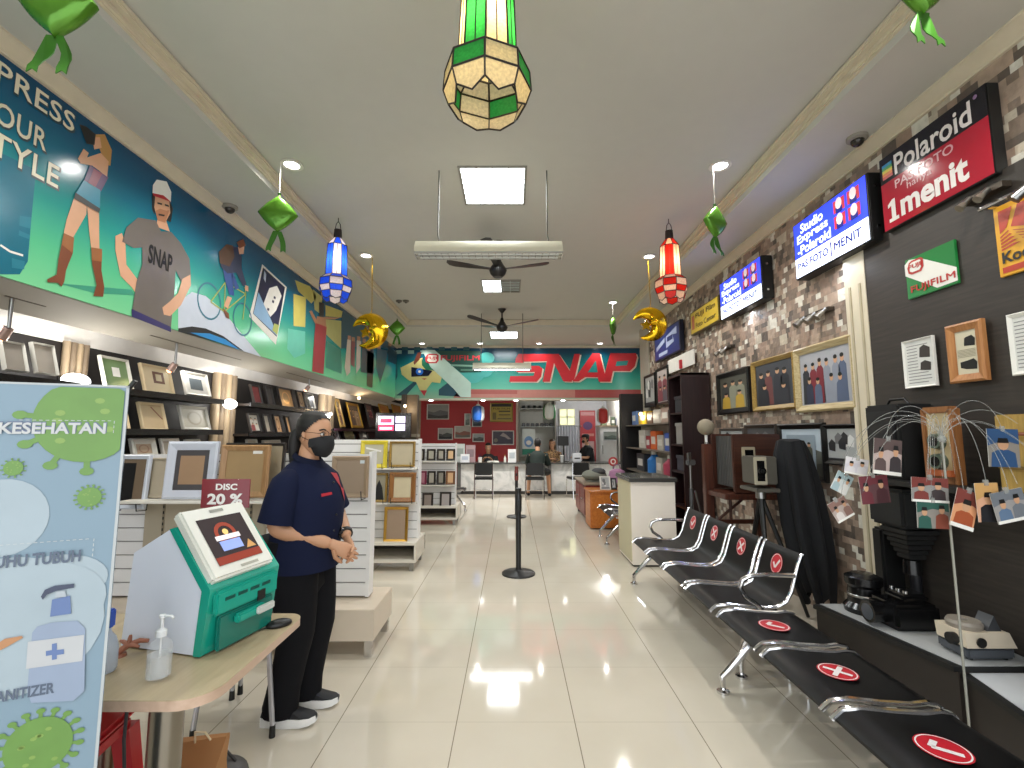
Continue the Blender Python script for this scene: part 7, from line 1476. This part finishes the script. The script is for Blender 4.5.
for a in ((637, 411, 646, 423, '#c9a92f', 'yellow package on the top shelf of the product rack'), (647, 412, 652, 423, '#7a5a4a', 'brown package on the top shelf of the product rack'), (653, 409, 660, 423, '#c8bfb4', 'pale package on the top shelf of the product rack, left of the reddish one'), (661, 407, 669, 423, '#a3877c', 'reddish pale package on the top shelf of the product rack'), (632, 411, 636, 423, '#5a78a8', 'thin blue package at the far end of the top rack shelf'),
          (639, 430, 645, 448, '#c9c4ba', 'white package with red mark on the middle shelf of the product rack'), (650.5, 431, 656, 448, '#d0632c', 'orange package on the middle shelf of the product rack'), (657, 435, 663, 448, '#b8b0a4', 'grey package on the middle shelf of the product rack'), (664.5, 433, 670, 448, '#3d5fb0', 'blue package on the middle shelf of the product rack'), (646, 436, 650, 448, '#a33640', 'red package on the middle shelf of the product rack')): good(*a)
for a in ((646, 452, 654, 472, '#2f78c0', 'big blue bottle on the lowest shelf of the product rack', 'bottle'), (663, 456, 669, 472, '#b0435a', 'pinkish red bottle on the lowest shelf of the product rack', 'bottle'), (636, 454, 644, 472, '#3c3f44', 'dark box on the lowest shelf of the product rack', 'box'), (656, 458, 662, 472, '#a8a498', 'pale box on the lowest shelf of the product rack', 'box')): good(*a)
for px, py, lb in ((640, 429, 'yellow lit spot at the top of the product rack'),): 
    p = onX(px + 1, 414, 2.24); q = thing('rack_light', 'small warm spot clipped to the top shelf of the product rack', 'light fitting', p); b = MB(); b.ball(p, .03, GLOWW, 10, 6); b.build('bulb', q); b = MB(); b.cyl(p, (2.5, p.y, p.z + .05), .008, STEEL); b.build('arm', q); lamp('POINT', p + V((-.06, 0, -.05)), 3, q, (1, .85, .6), .03)
WCAB = M('#efe6da', .45, var=.03); WCAB2 = M('#c3bb9c', .45, var=.03)
t = thing('white_cabinet', 'cream white counter cabinet with dark glass top standing past the end of the bench', 'cabinet', (1.58, 5.7, 0))
b = MB(); b.bx(1.335, 1.83, 5.39, 6.05, .02, .925, WCAB, .005); b.build('body', t); b = MB(); b.bx(1.328, 1.336, 5.41, 6.03, .05, .92, WCAB2); b.build('side_door', t)
b = MB(); b.bx(1.31, 1.85, 5.36, 6.07, .925, .965, M('#3a3835', .25), .004); b.build('slab', t); b = MB(); b.bx(1.32, 1.84, 5.37, 6.06, .965, .973, M('#6a6b66', .08), .002); b.build('glass_top', t); b = MB(); b.bx(1.35, 1.81, 5.41, 6.03, 0, .02, BLACK); b.build('plinth', t)
# orange and red cabinets behind it
ORG = wood_mat('#b3621f', '#c97a30', .35, 1, 3); REDC = wood_mat('#6b231c', '#83302a', .35, 1, 3)
t = thing('orange_cabinet', 'low orange wood cabinet behind the white cabinet', 'cabinet', (1.55, 7.6, 0)); b = MB(); b.bx(1.21, 1.95, 7.45, 7.95, .02, .555, ORG, .005); b.build('body', t); b = MB(); b.bx(1.19, 1.97, 7.43, 7.97, .555, .58, ORG, .005); b.build('top', t); b = MB(); b.bx(1.23, 1.57, 7.435, 7.45, .06, .52, ORG, .003); db = b.build('door', t); b = MB(); b.ball((1.53, 7.43, .32), .014, STEEL, 10, 6); b.build('knob', db)
t = thing('red_cabinet', 'low dark red wood cabinet behind the orange one, with papers on top', 'cabinet', (1.6, 8.7, 0)); b = MB(); b.bx(1.24, 2.05, 8.1, 9.3, .06, .60, REDC, .005); b.build('body', t); b = MB(); b.bx(1.21, 2.07, 8.08, 9.33, .60, .63, M('#8f7f6c', .4), .005); b.build('top', t)
for y in (8.2, 9.2): b = MB(); b.bx(1.26, 1.32, y - .03, y + .03, 0, .06, BLACK); b.build('leg', t)
for k in (0, 1): b = MB(); b.bx(1.225, 1.24, 8.14 + k * .58, 8.68 + k * .58, .1, .56, REDC, .004); db = b.build('drawer', t); b = MB(); b.ball((1.215, 8.41 + k * .58, .34), .016, STEEL, 10, 6); b.build('knob', db)
# things on those cabinets
for px0, py0, px1, py1, Y, c1, lb in ((600, 476, 611, 493, 7.6, '#c9c4c4', 'white leaning photo stand on the orange cabinet'), (611, 478, 617, 493, 7.62, '#4b4245', 'dark leaning photo stand on the orange cabinet right of the white one')):
    q0, q1 = onY(px0, py0, Y), onY(px1, 493, Y); h = q0.z - .58; pl = Pl((q0.x, Y, .5805), (1, 0, 0), (0, .35, 1)); t = framed('table_photo', lb, 'photo stand', pl, (0, 0, q1.x - q0.x, h), .02, .02, PAPER if c1 > '#8' else BLACK, lambda b, p, r, h: mono_art(b, p, r, h, 14))
    b = MB(); b.tube([pl.T((q1.x - q0.x) / 2, h * .7, -.004), (q0.x + (q1.x - q0.x) / 2, Y + .25, .584)], .006, BLACK); b.build('strut', t)
t = thing('folded_cloth', 'grey green cloth heap on the red cabinet', 'cloth', (1.45, 8.5, .63)); b = MB(); b.ball((1.46, 8.5, .735), (.22, .25, .10), M('#77796e', .8, bump=.5, scale=6), 18, 10); b.bx(1.31, 1.61, 8.35, 8.65, .631, .66, M('#8f9188', .8), .01); b.build('cloth', t); b = MB(); b.ball((1.52, 8.42, .80), (.13, .14, .07), M('#45484a', .8, bump=.5), 14, 8); b.build('dark_cloth', t)
t = thing('pink_bag', 'pink bag on the red cabinet', 'bag', (1.8, 8.4, .63)); b = MB(); b.loft([ell((1.82, 8.3, z), rx2, ry2) for z, rx2, ry2 in ((.631, .12, .09), (.70, .15, .11), (.82, .13, .09), (.86, .06, .04))], M('#b584a8', .5, bump=.3)); b.build('bag_body', t); b = MB(); b.tube([(1.76, 8.3, .85), (1.78, 8.3, .93), (1.86, 8.3, .93), (1.88, 8.3, .85)], .01, M('#8a5f80', .5)); b.build('handle', t)
pl = front(8.75); a, c_ = pl.px(613, 461.5); t = thing('round_sign', 'small round red and white sign on a stick on the red cabinet', 'sign', (a, 8.75, .63)); b = MB(); b.disc(pl, a, c_, .085, .075, .012, M('#b8433f', .4)); b.ringf(pl, a, c_, .03, .05, .014, PAPER); b.cyl(pl.T(a, c_, 0), pl.T(a, c_, .011), .085, RED, seg=20); b.build('disc', t); b = MB(); b.cyl((a, 8.76, .64), (a, 8.76, c_ - .06), .01, STEEL); b.lathe([(0, 0), (.05, 0), (.05, .012), (0, .012)], (a, 8.76, .63), STEEL, 14); b.build('stick', t)
# ================================================================ the far counter and everything on and behind it
def marble():
    m, nt, bs = base_mat('white_marble'); tc = nt.nodes.new('ShaderNodeTexCoord'); nz = nt.nodes.new('ShaderNodeTexNoise'); nz.inputs['Scale'].default_value = 2.2; nz.inputs['Distortion'].default_value = 2.5; nz.inputs['Detail'].default_value = 6
    nt.links.new(tc.outputs['Object'], nz.inputs['Vector']); nt.links.new(ramp_node(nt, nz.outputs[0], [(.35, '#c3c5c3'), (.5, '#dededc'), (.7, '#e6e5e2')]), bs.inputs['Base Color']); bs.inputs['Roughness'].default_value = .3; return m
MBL = marble(); CTOP = M('#4d4d4a', .25)
ZC = .765
t = thing('service_counter', 'long service counter with white marble front and dark top at the far end', 'counter', (.6, 11.9, 0))
b = MB(); b.bx(-1.32, 2.85, 11.70, 12.05, .08, ZC - .035, MBL); b.build('body', t); b = MB(); b.bx(-1.36, 2.9, 11.62, 12.16, ZC - .035, ZC, CTOP, .004); b.build('top', t); b = MB(); b.bx(-1.32, 2.85, 11.73, 12.05, 0, .08, M('#3a3836', .5)); b.build('plinth', t)
for px in (459, 549.5, 588): x = onY(px, 480, 11.69).x; b = MB(); b.bx(x - .045, x + .045, 11.66, 11.70, .0, ZC - .036, M('#5c5c5a', .4)); b.build('front_post', t)
# visitor chairs
def visitor():
    t = thing('visitor_chair', 'black chair with chrome frame standing before the red wall end of the counter', 'chair', (0, 0, 0), 0, 'black chairs at the far counter')
    b = MB(); b.box((0, .02, .45), (.42, .40, .05), BLACK, 0, .015); b.build('seat', t)
    b = MB(); b.prism([(x, -.20 - .02 * (1 - (x / .2) ** 2), z) for x, z in ((-.20, .55), (-.19, .78), (-.14, .81), (.14, .81), (.19, .78), (.20, .55), (.14, .53), (-.14, .53))], (0, .03, 0), BLACK); b.build('backrest', t)
    for sx in (-1, 1):
        b = MB(); b.tube([(sx * .20, -.19, .80), (sx * .205, -.19, .45), (sx * .205, -.23, .0)], .011, CHROME); b.build('leg', t); b = MB(); b.tube([(sx * .205, -.18, .43), (sx * .205, .18, .43), (sx * .205, .21, .0)], .011, CHROME); b.build('leg', t)
    b = MB(); b.tube([(-.205, -.215, .2), (.205, -.215, .2)], .009, CHROME); b.build('stretcher', t)
    return t
vc = visitor(); vc.location = (onY(484, 480, 11.05).x, 11.05, 0)
dup(vc, (onY(534.5, 480, 11.0).x, 10.98, 0), 0, 'black chair with chrome frame under the seated man in black shirt')
dup(vc, (onY(578, 480, 11.1).x, 11.1, 0), .25, 'empty black chair with chrome frame right of the seated man')
# pictures on the red wall
PRW = front(Y_BACK - .001)
def on_red(x0, y0, x1, y1, label, art, fm=PAPER, fw=.03, dep=.03, nm='wall_picture', cat='picture'):
    a0, b1 = PRW.px(x0, y0); a1, b0 = PRW.px(x1, y1); return framed(nm, label, cat, PRW, (a0, b0, a1, b1), fw, dep, fm, art)
BW_ = lambda s, d=False: (lambda b, p, r, h: mono_art(b, p, r, h, s, d)); LA = lambda *c: (lambda b, p, r, h: land_art(b, p, r, h, *c))
on_red(427, 404, 449, 419.5, 'largest grey photo on the red wall, at its upper left', LA('#a9a9a4', '#77777a', '#4d4d4c'))
on_red(438, 428, 453, 440, 'grey landscape photo on the red wall below the largest one', LA('#b9bdb9', '#5a5f5a', '#34383a')); on_red(454.5, 426, 471, 438.5, 'photo of a reddish building on the red wall, middle of the lower row', LA('#c9c2b9', '#a5705e', '#7d7a72'))
on_red(472.5, 433.5, 484.5, 442, 'grey landscape photo on the red wall right of the reddish building photo', LA('#bcc4c6', '#6a706c', '#3c4442')); on_red(464.5, 413.5, 470.5, 426, 'narrow pale document on the red wall left of the blue lantern', LA('#b9c4bf', '#8a948e', '#6d7a72'))
on_red(472, 420, 482, 427, 'dark blue green photo on the red wall just under the blue lantern', LA('#4a5a66', '#2a3a44', '#1d2a30')); on_red(492, 430.5, 514, 445, 'dark night photo with pale shape on the red wall under the yellow sign', lambda b, p, r, h: (b.rect(p, *r, h, M('#3d3444', .4)), b.flat(p, [SUB(r, *q, 0, 0)[:2] for q in ((.35, .65), (.5, .9), (.65, .75), (.9, .4), (.75, .38), (.6, .55))], h + .001, M('#a89a94', .4)), b.disc(p, *SUB(r, .15, .3, 0, 0)[:2], .06, .06, h + .001, M('#7d7468', .4))))
t = on_red(490, 403, 513, 422, 'yellow sign with dark lettering at the upper right of the red wall', lambda b, p, r, h: (b.rect(p, *r, h, M('#b8a03a', .4)), b.rect(p, *SUB(r, .05, .82, .95, .98), h + .001, M('#2a261c', .4)), b.rect(p, *SUB(r, .1, .1, .26, .5), h + .001, M('#7d6a2a', .4)), b.rect(p, *SUB(r, .38, .52, .9, .6), h + .001, M('#4d441f', .4)), b.rect(p, *SUB(r, .38, .34, .9, .40), h + .001, M('#6a5d2a', .4)), b.rect(p, *SUB(r, .32, .12, .94, .18), h + .001, M('#6a5d2a', .4)), b.text(p, 'FUJI FILM', *SUB(r, .12, .64, .88, .76), h + .002, M('#3a3218', .4))), M('#a8893a', .4), .02, .03, 'wall_sign', 'sign')
# small capsule lanterns hung in a row
def capsule(px, py, Y, c1, c2, label, hang=2.62):
    p = onY(px, py, Y); t = thing('capsule_lantern', label, 'lantern', p, 0, 'capsule lanterns over the counter'); s = .17; n = 20
    b = MB(); W2 = M('#dfe0dc', .4)
    for q in range(4):
        for k in range(10):
            pass
    prof = [(.0, .2), (.09, .195), (.14, .16), (.16, .08), (.16, -.08), (.14, -.15), (.08, -.19), (0, -.2)]; rings = [[p + V((r * math.cos(2 * PI * k / n), r * math.sin(2 * PI * k / n), z)) for k in range(n)] for r, z in prof]
    vs = [v for r in rings for v in r]; m1, m2 = M(c1, .4, var=.1), M(c2, .4, var=.1)
    for i in range(len(prof) - 1):
        for k in range(n):
            sector = int(((k + 3) % n) // 5); m = W2 if i < 2 and c2 == '#dfe0dc' and False else (m1 if sector % 2 else m2); b.add([vs[i * n + k], vs[i * n + (k + 1) % n], vs[(i + 1) * n + (k + 1) % n], vs[(i + 1) * n + k]], [(0, 1, 2, 3)], m, True)
    bmesh.ops.remove_doubles(b.bm, verts=b.bm.verts[:], dist=.0005); b.build('shade', t)
    b = MB(); b.lathe([(.05, .19), (.06, .21), (.03, .24), (0, .24)], p, PAPER, 14); b.build('cap', t); b = MB(); b.cyl(p + V((0, 0, .23)), (p.x, p.y, hang), .006, PAPER, seg=6); b.build('cord', t)
capsule(478, 414, 11.5, '#2a5fb0', '#c9ccd0', 'blue and white capsule lantern before the red wall'); capsule(549.5, 412, 11.8, '#d8d8d4', '#2f8a4a', 'green and white capsule lantern before the glass shelves'); capsule(603, 416, 12.2, '#c3302c', '#d8d4d0', 'red and white capsule lantern beside the right hand shelf')
# items on the counter
def item(nm, px, Y, lb, cat, fn):
    p = V((onY(px, 460, Y).x, Y, ZC)); t = thing(nm, lb, cat, p); fn(t, p)
def mk_card(w, h, c0, c1): 
    def f(t, p): b = MB(); b.prism([p + V(q) for q in ((-w / 2, -.05, 0), (-w / 2, .05, 0), (-w / 2, .005, h), (-w / 2, -.005, h))], (w, 0, 0), M(c0, .5)); b.build('card', t); b = MB(); pl = Pl(p + V((0, -.05, 0)), (1, 0, 0), (0, .045, h)).off(.003); b.rect(pl, -w * .35, h * .3, w * .35, h * .75, 0, M(c1, .5)); b.build('print', t)
    return f
item('desk_calendar', 512, 11.85, 'white standing card at the counter between the red wall and the shelves', 'card', mk_card(.20, .32, '#d6d8d8', '#a3aab0'))
item('desk_calendar', 465, 11.85, 'white standing card at the left end of the counter', 'card', mk_card(.22, .20, '#d3d5d8', '#aab4c4'))
item('desk_card', 470.5, 11.98, 'pinkish card stand behind the white card at the left end of the counter', 'card', mk_card(.24, .42, '#a5898c', '#7d6a70'))
item('desk_card', 460, 12.0, 'grey green card at the far left end of the counter', 'card', mk_card(.24, .45, '#b9bfbc', '#8a9490'))
item('paper_stack', 493, 11.85, 'white papers on the counter before the person in black', 'paper', lambda t, p: [MB().box(p + V((0, 0, .006 + .01 * k)), (.26 - .02 * k, .18, .01), PAPER, .3 + .2 * k).build('sheet', t) for k in range(3)])
item('pen_cup', 480, 11.9, 'pale pen cup on the counter left of the person in black', 'cup', lambda t, p: (MB().lathe([(0, 0), (.045, 0), (.05, .12), (.044, .12), (.04, .01), (0, .01)], p, PAPER, 16).build('cup_body', t), [MB().cyl(p + V((.01 * k, 0, .02)), p + V((.03 * k, .01, .19)), .005, M(c0, .5), seg=6).build('pen', t) for k, c0 in ((-1, '#7d3a6a'), (0, '#2a3a6a'), (1, '#6a3a2a'))]))
item('small_bottle', 505, 11.9, 'small white bottle on the counter beside the white standing card', 'bottle', lambda t, p: (MB().lathe([(0, 0), (.03, 0), (.03, .1), (.012, .13), (.012, .15), (0, .15)], p, PAPER, 14).build('bottle_body', t), MB().lathe([(.014, .15), (.014, .18), (0, .18)], p, M('#c98a3a', .4), 10).build('cap', t)))
item('water_glass', 562, 11.85, 'clear cup on the counter right of the seated man', 'cup', lambda t, p: (MB().lathe([(0, 0), (.04, 0), (.05, .16), (.046, .16), (.037, .01), (0, .01)], p, M('#c9ccca', .1, trans=.4), 16).build('cup_body', t), MB().lathe([(.051, .155), (.051, .17), (0, .175)], p, PAPER, 16).build('lid', t)))
item('white_printer', 577, 12.0, 'white card printer on the counter left of the staff member in cap', 'printer', lambda t, p: (MB().bx(p.x - .12, p.x + .10, p.y - .12, p.y + .12, p.z, p.z + .22, M('#d6d8dc', .4), .02).build('body', t), MB().bx(p.x - .08, p.x + .06, p.y - .128, p.y - .12, p.z + .08, p.z + .11, BLACK).build('slot', t)))
# monitor behind the counter
p = V((onY(563.5, 440, 12.08).x, 12.08, ZC)); t = thing('computer_monitor', 'black computer monitor seen from behind on the counter', 'monitor', p); b = MB(); b.bx(p.x - .15, p.x + .13, p.y - .02, p.y + .02, p.z + .40, p.z + .64, BLACK, .008); b.build('panel', t); b = MB(); b.cyl(p + V((0, 0, .01)), p + V((0, 0, .42)), .025, BLACK); b.bx(p.x - .12, p.x + .12, p.y - .08, p.y + .08, p.z, p.z + .015, BLACK, .005); b.build('stand', t)
# white back area: glass shelves with cameras, poster, curtain, banner, right shelf, fridge
PB_ = front(14.95)
a0, b0 = PB_.px(519.5, 455); a1, b1 = PB_.px(554, 400); t = thing('glass_shelf_unit', 'open white shelf alcove with dark cameras behind the seated man', 'shelf', PB_.T((a0 + a1) / 2, b0)); 
b = MB(); b.pbox(PB_, a0, a1, b0 - .6, b1, 0, .03, M('#b5b5ae', .5)); b.build('back', t)
for a in (a0, a1): b = MB(); b.pbox(PB_, a - .02, a + .02, 0, b1, 0, .4, M('#9a968c', .5)); b.build('side_panel', t)
for py in (409, 426.5, 455): z = PB_.px(540, py)[1]; b = MB(); b.pbox(PB_, a0, a1, z - .02, z, .03, .38, M('#c9ccc8', .2)); b.build('shelf', t)
k = 0
for py, n, c0 in ((409, 6, '#3a3a38'), (426.5, 7, '#3b3630')):
    z = PB_.px(540, py)[1] + .001
    for i in range(n):
        x = a0 + .12 + (a1 - a0 - .24) * i / (n - 1); q = thing('display_camera', '%s small dark camera from the left on the %s glass shelf' % (('first', 'second', 'third', 'fourth', 'fifth', 'sixth', 'seventh')[i], 'upper' if py < 420 else 'second'), 'camera', PB_.T(x, z, .2), 0, 'cameras on the glass shelves')
        b = MB(); b.pbox(PB_, x - .05, x + .05, z, z + .10, .14, .24, M(c0, .4, var=.2), .01); b.build('body', q); b = MB(); b.cyl(PB_.T(x, z + .05, .24), PB_.T(x, z + .05, .30), .032, BLKGLOSS, seg=12); b.build('lens', q)
a0, b0 = PB_.px(522, 454); a1, b1 = PB_.px(534.5, 429); t = thing('photo_poster', 'white poster with blue oval and green foot behind the counter', 'poster', PB_.T((a0 + a1) / 2, b0)); b = MB(); b.pbox(PB_, a0, a1, b0, b1, .39, .41, M('#d3d8d4', .4)); b.build('board', t); pl = PB_.off(.412); b = MB(); r = (a0, b0, a1, b1); b.rect(pl, *SUB(r, 0, 0, 1, .22), .001, M('#2f8a72', .4)); a, c_, _, _ = SUB(r, .5, .5, 0, 0); b.disc(pl, a, c_, .14, .17, .001, M('#6f9ac8', .4)); b.disc(pl, a, c_ - .03, .08, .07, .002, PAPER); b.build('print', t)
t = thing('white_curtain', 'long white curtain hanging beside the small pane window', 'curtain', onY(566, 480, 14.85)); t.location.z = .05; WM[t.name] = Matrix.Translation(t.location)
x0, x1 = onY(557, 440, 14.88).x, onY(579, 440, 14.88).x; zt = onY(565, 426, 14.88).z; n = 40
b = MB(); row = [(x0 + (x1 - x0) * i / n, 14.88 + .03 * math.sin(i * 1.25)) for i in range(n + 1)]; b.add([V((x, y, z)) for z in (.05, zt) for x, y in row], [(i, i + 1, n + 2 + i, n + 1 + i) for i in range(n)], M('#c3c5cc', .8), True); b.add([V((x, y + .008, z)) for z in (.05, zt) for x, y in row], [(i, i + 1, n + 2 + i, n + 1 + i) for i in range(n)], M('#c3c5cc', .8), True); b.build('fabric', t); b = MB(); b.cyl((x0 - .1, 14.9, zt), (x1 + .1, 14.9, zt), .012, STEEL); b.build('rail', t)
a0, b0 = PB_.px(580.5, 462); a1, b1 = PB_.px(595, 410.5); t = thing('red_banner', 'tall red hanging banner behind the staff member in cap', 'banner', PB_.T((a0 + a1) / 2, b0)); b = MB(); b.pbox(PB_, a0, a1, b0, b1, .01, .025, M('#b03438', .45)); b.build('sheet', t); b = MB(); r = (a0, b0, a1, b1); b.rect(PB_, *SUB(r, .06, .90, .94, .97), .028, M('#c98a8a', .5)); a, c_, _, _ = SUB(r, .5, .7, 0, 0); b.disc(PB_, a, c_, .15, .13, .028, M('#5a3a6a', .5)); b.rect(PB_, *SUB(r, .1, .5, .9, .55), .028, M('#d08a80', .5)); b.rect(PB_, *SUB(r, .1, .05, .9, .4), .028, M('#c9a8a4', .5)); b.build('print', t)
PQ = front(13.4); a0, b0 = PQ.px(599.5, 426); a1, b1 = PQ.px(622.5, 408); t = thing('white_cupboard', 'white upright cupboard with an open shelf on top right of the red banner', 'cupboard', PQ.T((a0 + a1) / 2, 0))
b = MB(); b.bx(a0, 2.97, 13.42, 13.95, 0, b0 - .02, M('#cfd0d0', .4), .01); b.build('body', t); b = MB(); b.bx(a0 + .03, 2.94, 13.40, 13.42, .1, b0 - .06, M('#d5d6d6', .35), .006); db = b.build('door', t); b = MB(); b.cyl((a0 + .08, 13.38, .9), (a0 + .08, 13.38, 1.15), .012, STEEL); b.build('handle', db)
b = MB(); b.bx(a0 - .03, 2.985, 13.38, 13.98, b0 - .02, b0 + .02, M('#9a8a74', .5)); b.build('top', t)
for i, (f, c0, h, lb) in enumerate(((.22, '#7d8a6a', .22, 'green box on the white cupboard, leftmost'), (.42, '#c9c4b4', .27, 'pale box on the white cupboard, second'), (.62, '#5a6a54', .24, 'dark green box on the white cupboard, third'), (.84, '#b9bcc8', .20, 'pale blue box on the white cupboard, rightmost'))):
    x = a0 + (a1 - a0) * f; q = thing('storage_box', lb, 'box', (x, 13.6, b0 + .02), 0, 'boxes on the white cupboard'); b = MB(); b.bx(x - .055, x + .055, 13.5, 13.75, b0 + .021, b0 + .02 + h, M(c0, .5), .005); b.build('box_body', q); b = MB(); b.bx(x - .04, x + .04, 13.495, 13.5, b0 + .08, b0 + h * .7, PAPER); b.build('box_label', q)
a0, b0 = PQ.px(603.5, 440.5); a1, b1 = PQ.px(617, 431.5); framed('wall_picture', 'grey green picture fixed to the white cupboard door', 'picture', front(13.39), (a0, b0, a1, b1), .02, .02, M('#8d9090', .4), LA('#8a948e', '#5f6d66', '#3f4a46'))
